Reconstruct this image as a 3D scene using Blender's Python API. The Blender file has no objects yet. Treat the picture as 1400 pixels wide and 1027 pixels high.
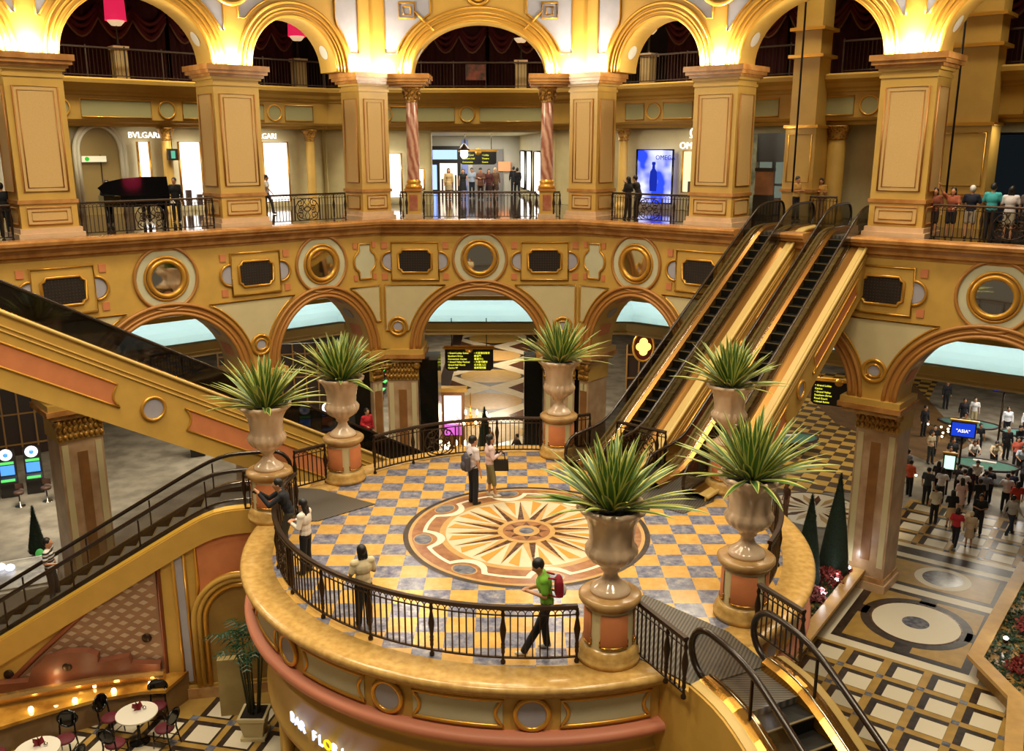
import bpy, math, random
from mathutils import Vector, Matrix
random.seed(7)
SC = bpy.context.scene
COL = SC.collection
PI = math.pi
def R(d): return d * PI / 180.0
def lin(h):
    h = h.lstrip('#'); o = []
    for i in (0, 2, 4):
        c = int(h[i:i+2], 16) / 255.0
        o.append(c / 12.92 if c <= .04045 else ((c + .055) / 1.055) ** 2.4)
    return (o[0], o[1], o[2], 1.0)

# ------------------------------------------------------------------ camera, world, exposure, hall lights
cam_d = bpy.data.cameras.new('camera'); cam = bpy.data.objects.new('camera', cam_d); COL.objects.link(cam)
cam_d.sensor_fit = 'HORIZONTAL'; cam_d.sensor_width = 36.0; cam_d.lens = 36.0 * 1250 / 1400
cam_d.clip_start = .1; cam_d.clip_end = 400
cam.location = (0, 0, 8.5); cam.rotation_euler = (R(90 - 14), 0, 0)
SC.camera = cam
SC.view_settings.view_transform = 'Standard'; SC.view_settings.look = 'None'
SC.view_settings.exposure = 0.0; SC.view_settings.gamma = 1.0; SC.view_settings.use_curve_mapping = False
SC.cycles.max_bounces = 6; SC.cycles.diffuse_bounces = 3; SC.cycles.glossy_bounces = 3
SC.cycles.transparent_max_bounces = 16; SC.cycles.caustics_reflective = False; SC.cycles.caustics_refractive = False
SC.cycles.sample_clamp_indirect = 6.0
W = bpy.data.worlds.new('hall_air'); SC.world = W; W.use_nodes = True
W.node_tree.nodes['Background'].inputs[0].default_value = (1.0, .80, .55, 1)
W.node_tree.nodes['Background'].inputs[1].default_value = 0.12
WARM = (1.0, .86, .62); WHITE = (1.0, .93, .82); COOL = (.78, .92, 1.0)
def area(name, loc, size, power, col=WARM, rot=(0, 0, 0), sy=None, spread=180):
    l = bpy.data.lights.new(name, 'AREA'); l.energy = power; l.color = col; l.size = size; l.spread = R(spread)
    if sy: l.shape = 'RECTANGLE'; l.size_y = sy
    o = bpy.data.objects.new(name, l); o.location = loc; o.rotation_euler = rot; COL.objects.link(o); return o
def point(name, loc, power, col=WARM, r=.08):
    l = bpy.data.lights.new(name, 'POINT'); l.energy = power; l.color = col; l.shadow_soft_size = r
    o = bpy.data.objects.new(name, l); o.location = loc; COL.objects.link(o); return o
# lamps of the high hall ceiling, outer ones added to brighten the floors
for hx, hy, hp in ((-8, 14, 800), (6, 13, 800), (-10, 23, 900), (9, 24, 900), (-1, 30, 850), (0, 20, 550), (-4, 5, 1150), (6, 5, 1150), (14, 26, 550), (-12, 18, 600)):
    area('hall_downlight', (hx, hy, 19), 3.0, hp, WARM, spread=140)

# ------------------------------------------------------------------ materials
MATS = {}
def mat(name, hexc, rough=.5, metal=0.0, var=.0, vscale=3.0, hex2=None, bump=0.0, emit=None, estr=0.0, alpha=1.0, spec=.5, coat=0.0):
    if name in MATS: return MATS[name]
    m = bpy.data.materials.new(name); m.use_nodes = True; MATS[name] = m
    nt = m.node_tree; b = nt.nodes['Principled BSDF']
    c = lin(hexc); b.inputs['Base Color'].default_value = c
    b.inputs['Roughness'].default_value = rough; b.inputs['Metallic'].default_value = metal
    b.inputs['Specular IOR Level'].default_value = spec
    if coat: b.inputs['Coat Weight'].default_value = coat; b.inputs['Coat Roughness'].default_value = .05
    if alpha < 1: b.inputs['Alpha'].default_value = alpha
    if emit:
        b.inputs['Emission Color'].default_value = lin(emit); b.inputs['Emission Strength'].default_value = estr
    if var or bump:
        tc = nt.nodes.new('ShaderNodeTexCoord'); n = nt.nodes.new('ShaderNodeTexNoise')
        n.inputs['Scale'].default_value = vscale; n.inputs['Detail'].default_value = 5
        nt.links.new(tc.outputs['Object'], n.inputs['Vector'])
        if var:
            r = nt.nodes.new('ShaderNodeValToRGB'); c2 = lin(hex2) if hex2 else tuple(x * (1 - var) for x in c[:3]) + (1,)
            r.color_ramp.elements[0].color = c2; r.color_ramp.elements[0].position = .35
            r.color_ramp.elements[1].color = c; r.color_ramp.elements[1].position = .65
            nt.links.new(n.outputs['Fac'], r.inputs['Fac']); nt.links.new(r.outputs['Color'], b.inputs['Base Color'])
        if bump:
            bp = nt.nodes.new('ShaderNodeBump'); bp.inputs['Strength'].default_value = bump; bp.inputs['Distance'].default_value = .02
            nt.links.new(n.outputs['Fac'], bp.inputs['Height']); nt.links.new(bp.outputs['Normal'], b.inputs['Normal'])
    return m
gold = mat('gold_paint', '#cba24e', .45, 0, .12, 1.2)
goldp = mat('gold_plaster', '#cca048', .6, 0, .10, 2.0)
gilt = mat('gilt_moulding', '#d9a040', .28, .55)
gilt_relief = mat('gilt_relief', '#c99540', .35, .4, .5, 14, '#7a5420', .9)
brass = mat('brass_sheet', '#c08a3c', .22, .9)
brown_mould = mat('brown_gold_moulding', '#b27a3a', .4, .1)
sage = mat('sage_panel', '#c9c3a0', .7, 0, .08, 2)
lilac = mat('lilac_panel', '#a9a4ac', .7, 0, .08, 3)
salmon = mat('salmon_panel', '#d07f4e', .6, 0, .10, 3)
pinkband = mat('pink_band', '#c97e60', .5)
tanpanel = mat('tan_panel', '#d0aa6a', .65, 0, .08, 30)
cream = mat('cream_plaster', '#d0c092', .6, 0, .06, 2)
marble_tan = mat('tan_marble', '#cda56f', .25, 0, .3, 2.2, '#a87a4a')
marble_pink = mat('pink_marble', '#c79072', .2, 0, .5, 1.6, '#a25f48')
marble_pier = mat('pier_marble', '#c9aa86', .28, 0, .3, 1.3, '#a98460')
marble_black = mat('black_marble', '#14130f', .12)
plinth_m = mat('plinth_stone', '#d8b48c', .4, 0, .1, 4)
ledge_m = mat('ledge_marble', '#c8a25e', .22, 0, .3, 7, '#b28a4a')
urn_m = mat('urn_marble', '#dcc2a4', .14, 0, .22, 1.5, '#c4a686', coat=.35)
iron = mat('bronze_iron', '#3b2a1c', .4, .6)
black = mat('black_rubber', '#0b0a0a', .35)
blacksh = mat('black_gloss', '#070708', .08)
steptread = mat('step_metal', '#15130f', .45, .5)
steptread_l = mat('step_metal_grey', '#6b675f', .5, .3)
handrail_m = mat('handrail_rubber', '#2a1d14', .25)
chrome = mat('chrome', '#cfcac0', .12, 1)
white = mat('white_paint', '#d8d2c4', .5)
grille_m = mat('dark_grille', '#20160f', .6)
grille_hi = mat('grille_lattice', '#4a3826', .5, .3)
curtain_m = mat('dark_red_curtain', '#3c0610', .85)
soil = mat('dark_soil', '#1c1510', .9)
leaf_d = mat('agave_green', '#4d7230', .4, 0, .3, 3, '#365226')
leaf_y = mat('agave_cream_edge', '#b8b860', .45)
conif = mat('topiary_green', '#16301c', .8, 0, .5, 20, '#0a1810', .8)
def glass_dark(name, hexc, a, rough=.04):
    m = mat(name, hexc, rough, 0, alpha=a); return m
glass_esc = glass_dark('smoked_glass', '#120b07', .80)
glass_ll = glass_dark('dark_smoked_glass', '#0d0a08', .88)
glass_clear = glass_dark('tinted_glass', '#4a3216', .42)
mirror = mat('mirror', '#d8d6cc', .03, 1)
def emis(name, hexc, s):
    if name in MATS: return MATS[name]
    m = bpy.data.materials.new(name); m.use_nodes = True; MATS[name] = m; nt = m.node_tree
    nt.nodes.remove(nt.nodes['Principled BSDF']); e = nt.nodes.new('ShaderNodeEmission')
    e.inputs[0].default_value = lin(hexc); e.inputs[1].default_value = s
    nt.links.new(e.outputs[0], nt.nodes['Material Output'].inputs[0]); return m
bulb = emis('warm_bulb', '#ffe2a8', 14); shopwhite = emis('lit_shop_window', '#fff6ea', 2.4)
ledyel = emis('yellow_led', '#e6e23c', 2.0); spot_w = emis('white_lamp', '#f4f8ff', 10)
cove_led = emis('cove_strip', '#f2fdff', 12)

# ------------------------------------------------------------------ mesh builder
class MB:
    def __init__(s): s.v = []; s.f = []; s.m = []; s.sm = []; s.ml = []
    def mi(s, m):
        if m not in s.ml: s.ml.append(m)
        return s.ml.index(m)
    def add(s, vs, fs, m, smooth=False):
        o = len(s.v); s.v += [tuple(v) for v in vs]; k = s.mi(m)
        for f in fs: s.f.append(tuple(i + o for i in f)); s.m.append(k); s.sm.append(smooth)
        return s
    def box(s, c, d, m, rz=0.0, tap=1.0):
        x, y, z = d[0] / 2, d[1] / 2, d[2] / 2; ca, sa = math.cos(rz), math.sin(rz); vs = []
        for k in (-1, 1):
            t = 1.0 if k < 0 else tap
            for a, b in ((-1, -1), (1, -1), (1, 1), (-1, 1)):
                px, py = a * x * t, b * y * t
                vs.append((c[0] + px * ca - py * sa, c[1] + px * sa + py * ca, c[2] + k * z))
        return s.add(vs, [(3, 2, 1, 0), (4, 5, 6, 7), (0, 1, 5, 4), (1, 2, 6, 5), (2, 3, 7, 6), (3, 0, 4, 7)], m)
    def b2(s, a, b, m):
        return s.box([(a[i] + b[i]) / 2 for i in range(3)], [abs(b[i] - a[i]) for i in range(3)], m)
    def prism(s, poly, z0, z1, m):            # polygon in xy
        n = len(poly)
        return s.add([(p[0], p[1], z0) for p in poly] + [(p[0], p[1], z1) for p in poly],
                     [tuple(range(n))[::-1], tuple(range(n, 2 * n))] + [(i, (i + 1) % n, n + (i + 1) % n, n + i) for i in range(n)], m)
    def plate(s, poly, d0, d1, m, side=None): # polygon in (s,z), thickness along local y
        n = len(poly)
        s.add([(p[0], d1, p[1]) for p in poly], [tuple(range(n))], m)
        s.add([(p[0], d0, p[1]) for p in poly], [tuple(range(n))], m)
        return s.add([(p[0], d0, p[1]) for p in poly] + [(p[0], d1, p[1]) for p in poly],
                     [(i, (i + 1) % n, n + (i + 1) % n, n + i) for i in range(n)], side or m)
    def lathe(s, prof, c, m, n=24, a0=0.0, a1=2 * PI, smooth=True, axis='z'):
        full = abs(a1 - a0 - 2 * PI) < 1e-6; k = n if full else n + 1; vs = []
        for r, z in prof:
            for i in range(k):
                a = a0 + (a1 - a0) * i / n; x, y = r * math.cos(a), r * math.sin(a)
                vs.append((c[0] + x, c[1] + y, c[2] + z) if axis == 'z' else (c[0] + x, c[1] + z, c[2] + y))
        fs = []
        for j in range(len(prof) - 1):
            for i in range(n):
                i2 = (i + 1) % k; fs.append((j * k + i, j * k + i2, (j + 1) * k + i2, (j + 1) * k + i))
        return s.add(vs, fs, m, smooth)
    def tube(s, pts, r, m, n=6, closed=False, smooth=True, cap=True):
        P = [Vector(p) for p in pts]; N = len(P); vs = []; fs = []
        if N < 2: return s
        up0 = None
        for i in range(N):
            if closed: t = (P[(i + 1) % N] - P[i - 1])
            else: t = P[min(i + 1, N - 1)] - P[max(i - 1, 0)]
            if t.length < 1e-9: t = Vector((0, 0, 1))
            t.normalize()
            u = up0 if up0 is not None else (Vector((0, 0, 1)) if abs(t.z) < .9 else Vector((1, 0, 0)))
            u = u - t * u.dot(t)
            if u.length < 1e-6: u = t.orthogonal()
            u.normalize(); up0 = u; w = t.cross(u)
            rr = r[i] if isinstance(r, (list, tuple)) else r
            for k in range(n):
                a = 2 * PI * (k + .5) / n; vs.append(P[i] + (u * math.cos(a) + w * math.sin(a)) * rr)
        L = N if closed else N - 1
        for i in range(L):
            j = (i + 1) % N
            for k in range(n):
                k2 = (k + 1) % n; fs.append((i * n + k, i * n + k2, j * n + k2, j * n + k))
        if cap and not closed: fs += [tuple(range(n))[::-1], tuple(range((N - 1) * n, N * n))]
        return s.add(vs, fs, m, smooth)
    def sweep(s, path, prof, m, closed=False, smooth=False):
        """profile (offset to the right of travel, z) along a 2-D path with mitred corners"""
        N = len(path); k = len(prof); vs = []; fs = []
        for i in range(N):
            p = Vector(path[i][:2])
            a = Vector(path[i - 1][:2]) if (i > 0 or closed) else None
            b = Vector(path[(i + 1) % N][:2]) if (i < N - 1 or closed) else None
            d1 = (p - a).normalized() if a is not None else (b - p).normalized()
            d2 = (b - p).normalized() if b is not None else d1
            n1 = Vector((d1.y, -d1.x)); n2 = Vector((d2.y, -d2.x)); nn = n1 + n2
            nn = nn / max(.2, (nn.length_squared / 2)) if nn.length > 1e-6 else n1
            z0 = path[i][2] if len(path[i]) > 2 else 0
            for o, z in prof: vs.append((p.x + nn.x * o, p.y + nn.y * o, z + z0))
        for i in range(N if closed else N - 1):
            j = (i + 1) % N
            for q in range(k - 1): fs.append((i * k + q, j * k + q, j * k + q + 1, i * k + q + 1))
        if not closed: fs += [tuple(range(k)), tuple(range((N - 1) * k, N * k))]
        return s.add(vs, fs, m, smooth)
    def ell(s, c, r, m, n=10, k=8):
        vs = []; fs = []
        for j in range(k + 1):
            t = PI * j / k
            for i in range(n):
                a = 2 * PI * i / n; vs.append((c[0] + r[0] * math.sin(t) * math.cos(a), c[1] + r[1] * math.sin(t) * math.sin(a), c[2] + r[2] * math.cos(t)))
        for j in range(k):
            for i in range(n): i2 = (i + 1) % n; fs.append((j * n + i, j * n + i2, (j + 1) * n + i2, (j + 1) * n + i))
        return s.add(vs, fs, m, True)
    def mesh(s, name, xf=None):
        me = bpy.data.meshes.new(name); v = [xf(p) for p in s.v] if xf else s.v
        me.from_pydata(v, [], s.f)
        for m in s.ml: me.materials.append(m)
        me.polygons.foreach_set('material_index', s.m); me.polygons.foreach_set('use_smooth', s.sm); me.update(); return me
    def build(s, name, parent=None, xf=None, **t):
        o = bpy.data.objects.new(name, s.mesh(name, xf)); COL.objects.link(o)
        if parent is not None: o.parent = parent
        tag(o, **t); return o
def tag(o, label=None, cat=None, group=None, kind=None):
    if label: o['label'] = label
    if cat: o['category'] = cat
    if group: o['group'] = group
    if kind: o['kind'] = kind
    return o
def thing(name, label, cat, loc=(0, 0, 0), rz=0.0, group=None, kind=None):
    o = bpy.data.objects.new(name, None); COL.objects.link(o); o.empty_display_size = .2
    o.location = loc; o.rotation_euler = (0, 0, rz); return tag(o, label, cat, group, kind)
def inst(name, me, parent, loc=(0, 0, 0), rot=(0, 0, 0), sc=None):
    o = bpy.data.objects.new(name, me); COL.objects.link(o); o.parent = parent; o.location = loc; o.rotation_euler = rot
    if sc: o.scale = sc
    return o
def arc(c, r, a0, a1, n, z=None):
    P = [(c[0] + r * math.cos(a0 + (a1 - a0) * i / n), c[1] + r * math.sin(a0 + (a1 - a0) * i / n)) for i in range(n + 1)]
    return [p + (z,) for p in P] if z is not None else P
def text(name, body, size, m, xfm, parent=None, ext=.02, align='CENTER', sx=1.0):
    cu = bpy.data.curves.new(name, 'FONT'); cu.body = body; cu.size = size; cu.extrude = ext; cu.align_x = align; cu.resolution_u = 2
    t = bpy.data.objects.new(name, cu); COL.objects.link(t); dg = bpy.context.evaluated_depsgraph_get()
    me = bpy.data.meshes.new_from_object(t.evaluated_get(dg)); bpy.data.objects.remove(t); me.materials.clear(); me.materials.append(m)
    o = bpy.data.objects.new(name, me); COL.objects.link(o); o.matrix_local = xfm @ Matrix.Diagonal((sx, 1, 1, 1))
    if parent is not None: o.parent = parent
    return o

# ------------------------------------------------------------------ frames of the hall
XA = -1.3
C0 = (.33, 19.38)                      # centre of the round terrace
ZG, ZU, ZR = -6.8, 5.66, -4.85         # casino floor, gallery floor, restaurant floor
FR = {'center': ((XA - 4, 37.), (1., 0.), (0., -1.)),
      'right': ((XA + 4, 37.), (.766, -.643), (-.643, -.766)),
      'left': ((XA - 4, 37.), (-.748, -.664), (.664, -.748))}
def xf(f, dd=0.0, zz=0.0):
    O, D, N = FR[f]
    return lambda p: (O[0] + D[0] * p[0] + N[0] * (p[1] + dd), O[1] + D[1] * p[0] + N[1] * (p[1] + dd), p[2] + zz)
def fp(f, s, d, z): return xf(f)((s, d, z))
def frz(f): return {'center': 0.0, 'right': math.atan2(-.643, .766), 'left': math.atan2(.664, .748)}[f]
def fmat(f, s, d, z):                  # text matrix: reads left to right for a viewer in the hall
    return Matrix.Translation(fp(f, s, d, z)) @ Matrix.Rotation(frz(f), 4, 'Z') @ Matrix.Rotation(R(90), 4, 'X')
def fpath(d, sl=22.0, sr=22.0):
    """facade line moved d towards the hall, from left to right"""
    t = d * math.tan(R(20.8)) ; 
    return [fp('left', sl, d, 0)[:2], fp('left', t, d, 0)[:2], fp('center', 8 - t, d, 0)[:2], fp('right', sr, d, 0)[:2]]
# ------------------------------------------------------------------ floors of the place
def checker_mat():
    m = bpy.data.materials.new('checker_marble'); m.use_nodes = True; nt = m.node_tree; b = nt.nodes['Principled BSDF']
    tc = nt.nodes.new('ShaderNodeTexCoord'); mp = nt.nodes.new('ShaderNodeMapping'); mp.inputs['Location'].default_value = (.13, .21, .25)
    ck = nt.nodes.new('ShaderNodeTexChecker'); ck.inputs['Scale'].default_value = 1 / .54
    n = nt.nodes.new('ShaderNodeTexNoise'); n.inputs['Scale'].default_value = 5; n.inputs['Detail'].default_value = 8; n.inputs['Roughness'].default_value = .7
    ra = nt.nodes.new('ShaderNodeValToRGB'); rb = nt.nodes.new('ShaderNodeValToRGB')
    for r, cols in ((ra, ((.3, '#b98a44'), (.55, '#c99d52'), (.75, '#d2ac68'))), (rb, ((.35, '#4c5068'), (.52, '#757686'), (.68, '#a39a92')))):
        e = r.color_ramp.elements; e[0].position = cols[0][0]; e[0].color = lin(cols[0][1]); e[1].position = cols[2][0]; e[1].color = lin(cols[2][1])
        q = e.new(cols[1][0]); q.color = lin(cols[1][1])
    mx = nt.nodes.new('ShaderNodeMix'); mx.data_type = 'RGBA'
    L = nt.links.new
    L(tc.outputs['Object'], mp.inputs['Vector']); L(mp.outputs[0], ck.inputs['Vector']); L(tc.outputs['Object'], n.inputs['Vector'])
    L(n.outputs['Fac'], ra.inputs[0]); L(n.outputs['Fac'], rb.inputs[0]); L(ck.outputs['Fac'], mx.inputs['Factor'])
    L(ra.outputs[0], mx.inputs['A']); L(rb.outputs[0], mx.inputs['B']); L(mx.outputs['Result'], b.inputs['Base Color'])
    b.inputs['Roughness'].default_value = .22
    return m
checker = checker_mat()
cas_floor = mat('casino_carpet', '#8c8474', .7, 0, .3, 1.2, '#6c6456', .1)
hall_floor = mat('hall_marble', '#9a8258', .25, 0, .3, 1.5, '#6d5836')
upper_floor_m = mat('polished_dark_marble', '#4a3624', .07, 0, .4, .8, '#2c2016')
c_white = mat('inlay_white', '#d8cdb4', .36); c_cream = mat('inlay_cream', '#d2c2a2', .22, 0, .1, 3)
c_dark = mat('inlay_dark', '#40332a', .34, 0, .5, 6, '#241c18'); c_yel = mat('inlay_yellow', '#b08c46', .36, 0, .2, 3)
c_tan = mat('inlay_tan', '#c0985e', .22, 0, .15, 4); c_rust = mat('inlay_rust', '#a0704a', .22, 0, .25, 5, '#86583a')
c_blue = mat('inlay_blue_grey', '#7c7c82', .2, 0, .5, 6, '#4a4c5c'); c_ochre = mat('inlay_ochre', '#c68e3e', .22)
c_brown = mat('inlay_brown', '#6b4630', .2, 0, .4, 6, '#40281c')

g = MB(); g.b2((-45, -5, ZG - .3), (60, 130, ZG), cas_floor); g.build('floor', kind='structure')
g = MB()                                                    # gallery slab with the notch where the two escalators land
fl = fpath(-.25, 24, 5.4)[:3] + [fp('right', 6.9, -.25, 0)[:2], fp('right', 6.9, -1.6, 0)[:2], fp('right', 11.4, -1.6, 0)[:2], fp('right', 11.4, -.25, 0)[:2], fp('right', 26, -.25, 0)[:2]]
bk = [fp('left', 26, -12, 0)[:2]] + [(-8.0, 49.), (-7.5, 90), (8, 90), (8, 49.)] + [fp('right', 26, -9.5, 0)[:2]]
g.prism(fl + bk[::-1], ZU - .45, ZU, upper_floor_m)
g.build('floor_gallery', kind='structure')
# casino ceiling under the gallery and the lit cove
def d_at(p): return p
g = MB()
ceil_m = mat('casino_ceiling', '#b79b6a', .7)
pth = [fp('left', 26, -1.6, 0)[:2]] + fpath(-1.6, 24, 24)[1:3] + [fp('right', 26, -1.6, 0)[:2]]
g.sweep(pth, [(0, 3.05), (-4.2, 3.05), (-4.2, 2.75), (-4.5, 2.6), (-4.5, 2.3), (-5.0, 2.2), (-5.0, 1.9), (-5.6, 1.75), (-5.9, 1.45), (-6.3, 1.35), (-6.3, 1.15), (-6.3, 3.2), (0, 3.2)], mat('coffer_gold', '#a8803a', .5))
g.build('ceiling_coffer', kind='structure')
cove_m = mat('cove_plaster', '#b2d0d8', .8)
g = MB()
cv = []
for i in range(9):
    t = i / 8 * PI / 2; cv.append((-6.3 - 2.0 * math.sin(t) ** 1.2, 1.35 - 1.65 * (1 - math.cos(t)) ** 1.0))
g.sweep(pth, cv + [(-8.45, -.3), (-8.45, 1.4)], cove_m, smooth=False); g.build('ceiling_cove', kind='structure')
g = MB(); g.sweep(pth, [(-7.2, -.42), (-7.0, -.42), (-6.95, -.36), (-7.0, -.3), (-7.2, -.3)], cove_led)
co = g.build('cove_light_strip', label='long white light strip hidden in the cove above the casino arches', cat='light')
g = MB(); g.sweep(pth, [(-6.75, -.1), (-6.75, -.42), (-6.9, -.5), (-6.9, -.62), (-7.1, -.75), (-8.6, -.75), (-8.6, -.45), (-6.85, -.45), (-6.85, -.1)], mat('cove_lip_gold', '#b89a58', .5)); g.build('trim_1', kind='structure')
g = MB()
far = fpath(-9.0, 26, 26)
g.prism([(-45, 30), (-45, 110), (60, 110), (60, 10)] + [far[3]] + far[2:0:-1] + [far[0]], -.72, -.6, ceil_m); g.build('ceiling', kind='structure')
g = MB(); g.b2((-45, 95, ZG), (60, 95.4, -.6), mat('far_wall', '#6a4a2c', .7)); g.b2((-34, 30, ZG), (-33.6, 95, -.6), MATS['far_wall']); g.b2((48, 10, ZG), (48.4, 95, -.6), MATS['far_wall'])
g.build('wall_casino', kind='structure')

# ------------------------------------------------------------------ lower arcade
def ellarc(cx, z0, a, b, n=28, t0=0.0, t1=PI):
    return [(cx + a * math.cos(t0 + (t1 - t0) * i / n), z0 + b * math.sin(t0 + (t1 - t0) * i / n)) for i in range(n + 1)]
SPR = .4
ARCH = {'center': [(4.0, 2.45)], 'left': [(2.72, 2.03), (8.75, 2.5), (15.35, 2.5)], 'right': [(2.72, 2.03), (8.75, 2.5), (15.35, 2.5)]}
WEND = {'center': 8.0, 'left': 22.0, 'right': 22.0}
walls = {}
for f in FR:
    poly = [(0, SPR)]
    for cx, a in ARCH[f]: poly += ellarc(cx, SPR, a, 2.45)[::-1]
    poly += [(WEND[f], SPR), (WEND[f], 5.12), (0, 5.12)]
    g = MB(); g.plate(poly, -1.5, 0, goldp, gold)
    w = g.build('wall_' + f, xf=xf(f), kind='structure'); walls[f] = w
    for cx, a in ARCH[f]:
        g = MB()
        for da, db, dd, r in ((.06, .06, .03, .07), (.2, .2, .03, .05), (.42, .40, .05, .07)):
            g.tube([(x, dd, z) for x, z in ellarc(cx, SPR, a + da, 2.45 + db, 36)], r, brown_mould, 6)
        band = ellarc(cx, SPR, a + .06, 2.51, 36) + ellarc(cx, SPR, a + .42, 2.85, 36)[::-1]
        g.plate(band, 0, .035, brown_mould)
        g.build('archivolt', w, xf=xf(f))
        g = MB()                                            # painted soffit: salmon squares and grey discs
        for k, t in enumerate((20, 40, 62, 90, 118, 140, 160)):
            cc = [ellarc(cx, SPR, a - .015, 2.435, 1, R(t - 6), R(t + 6)), -1.2, -.3]
            (x0, z0), (x1, z1) = cc[0]
            if k % 2 == 0: g.add([(x0, -1.15, z0), (x1, -1.15, z1), (x1, -.35, z1), (x0, -.35, z0)], [(0, 1, 2, 3)], salmon)
            else:
                tx, tz = x1 - x0, z1 - z0; l = math.hypot(tx, tz); tx /= l; tz /= l; mx_, mz_ = (x0 + x1) / 2, (z0 + z1) / 2
                g.add([(mx_ + tx * .28 * math.cos(q * PI / 8), -.75 + .28 * math.sin(q * PI / 8), mz_ + tz * .28 * math.cos(q * PI / 8)) for q in range(16)], [tuple(range(16))], lilac)
        g.build('soffit_panel', w, xf=xf(f))
# ornaments of the frieze
def gring(g, c, r, m, rad, d=.04, n=28, a0=0, a1=2 * PI):
    cl = abs(a1 - a0 - 2 * PI) < 1e-6
    g.tube([(c[0] + r * math.cos(a0 + (a1 - a0) * i / n), d, c[1] + r * math.sin(a0 + (a1 - a0) * i / n)) for i in range(n if cl else n + 1)], rad, m, 6, closed=cl)
def disc(g, c, r, d, m, n=28): g.plate([(c[0] + r * math.cos(2 * PI * i / n), c[1] + r * math.sin(2 * PI * i / n)) for i in range(n)], d - .05, d, m)
def poly_tube(g, poly, r, m, d=.04, closed=True): g.tube([(p[0], d, p[1]) for p in poly], r, m, 5, closed=closed)
nwin = 0
def roundel(f, s, z=4.15):
    global nwin; nwin += 1
    g = MB(); disc(g, (s, z), 1.08, .02, sage, 36); gring(g, (s, z), 1.08, brown_mould, .06, .03, 36)
    o = g.build('roundel_panel', walls[f], xf=xf(f))
    g = MB(); gring(g, (s, z), .60, gilt, .09, .06, 32); gring(g, (s, z), .74, gilt, .05, .03, 32); g.build('mirror_frame', o, xf=xf(f))
    g = MB(); disc(g, (s, z), .58, .045, mirror, 32); g.build('window_%d' % nwin, walls[f], xf=xf(f), kind='structure')
def grille(f, s, z=4.05):
    g = MB(); g.b2((s - .95, 0, z - .72), (s + .95, .03, z + .72), goldp)
    poly_tube(g, [(s - .95, z - .76), (s + .95, z - .76), (s + .95, z + .76), (s - .95, z + .76)], .05, gilt)
    for q in (-1, 1):
        gring(g, (s + q * .98, z), .38, gilt, .045, .05, 16, *((-PI / 2, PI / 2) if q > 0 else (PI / 2, 3 * PI / 2)))
        disc(g, (s + q * .98, z), .33, .025, lilac, 20)
        for h in (-1, 1): g.b2((s + q * 1.12, 0, z + h * .5), (s + q * 1.35, .035, z + h * .76), salmon)
    a = .62; b = .42; c = .14
    poly = [(s - a + c, z - b), (s + a - c, z - b), (s + a - c * .7, z - b + c * .7), (s + a, z - b + c), (s + a, z + b - c), (s + a - c * .7, z + b - c * .7), (s + a - c, z + b), (s - a + c, z + b), (s - a + c * .7, z + b - c * .7), (s - a, z + b - c), (s - a, z - b + c), (s - a + c * .7, z - b + c * .7)]
    poly_tube(g, [(s + (p[0] - s) * 1.08, z + (p[1] - z) * 1.1) for p in poly], .05, gilt, .06)
    o = g.build('grille_frame', walls[f], xf=xf(f))
    g = MB(); g.plate(poly, .03, .045, grille_m)
    for i in range(12):
        x = s - a + .07 + i * (2 * a - .14) / 11
        for j in range(8):
            zz = z - b + .07 + j * (2 * b - .14) / 7
            if abs(x - s) > a - c and abs(zz - z) > b - c: continue
            g.box((x, .055, zz), (.035, .02, .035), grille_hi)
    g.build('vent_grille', o, xf=xf(f))
def cartouche(f, s, z=4.1, k=1.0):
    P = []
    for q in (1, -1):
        P += [(s + q * .30 * k, z - q * .70), (s + q * .30 * k, z - q * .42)] + [(s + q * (.30 + .26 * math.cos(t)) * k, z + q * .36 * math.sin(t)) for t in [R(-75 + 15 * i) for i in range(11)]] + [(s + q * .30 * k, z + q * .42), (s + q * .30 * k, z + q * .70)]
    g = MB(); g.plate(P, 0, .03, sage); poly_tube(g, P, .045, gilt)
    for q in (-1, 1):
        for h in (-1, 1): g.b2((s + q * .40 * k, 0, z + h * .52), (s + q * .58 * k, .035, z + h * .76), salmon)
    g.build('cartouche_panel', walls[f], xf=xf(f))
def spandrel(f, s0, s1, arches, zt=3.08, zb=1.2, circ=None):
    """pale panel between s0 and s1 above the archivolts"""
    Lp, Rp = [], []
    for i in range(15):
        z = zt + (zb - zt) * i / 14; lo, hi = s0, s1
        for cx, a in arches:
            A, B = a + .58, 3.03
            if z - SPR < B:
                e = A * math.sqrt(max(0, 1 - ((z - SPR) / B) ** 2))
                if cx > (s0 + s1) / 2: hi = min(hi, cx - e)
                else: lo = max(lo, cx + e)
        if hi - lo < .12: break
        Lp.append((lo, z)); Rp.append((hi, z))
    P = Lp + Rp[::-1]
    g = MB(); g.plate(P, 0, .025, cream); poly_tube(g, P, .035, gilt)
    o = g.build('spandrel_panel', walls[f], xf=xf(f))
    if circ is not None:
        g = MB(); disc(g, (circ, 1.38), .38, .03, gold, 24); gring(g, (circ, 1.38), .36, gilt, .06, .05, 24); disc(g, (circ, 1.38), .2, .05, lilac, 20); gring(g, (circ, 1.38), .21, gilt, .035, .06, 20)
        g.build('spandrel_boss', walls[f], xf=xf(f))
roundel('center', 4.0); grille('center', 1.38); grille('center', 6.62)
spandrel('center', .12, 3.2, [(4.0, 2.45)], circ=.62); spandrel('center', 4.8, 7.88, [(4.0, 2.45)], circ=7.38)
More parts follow.
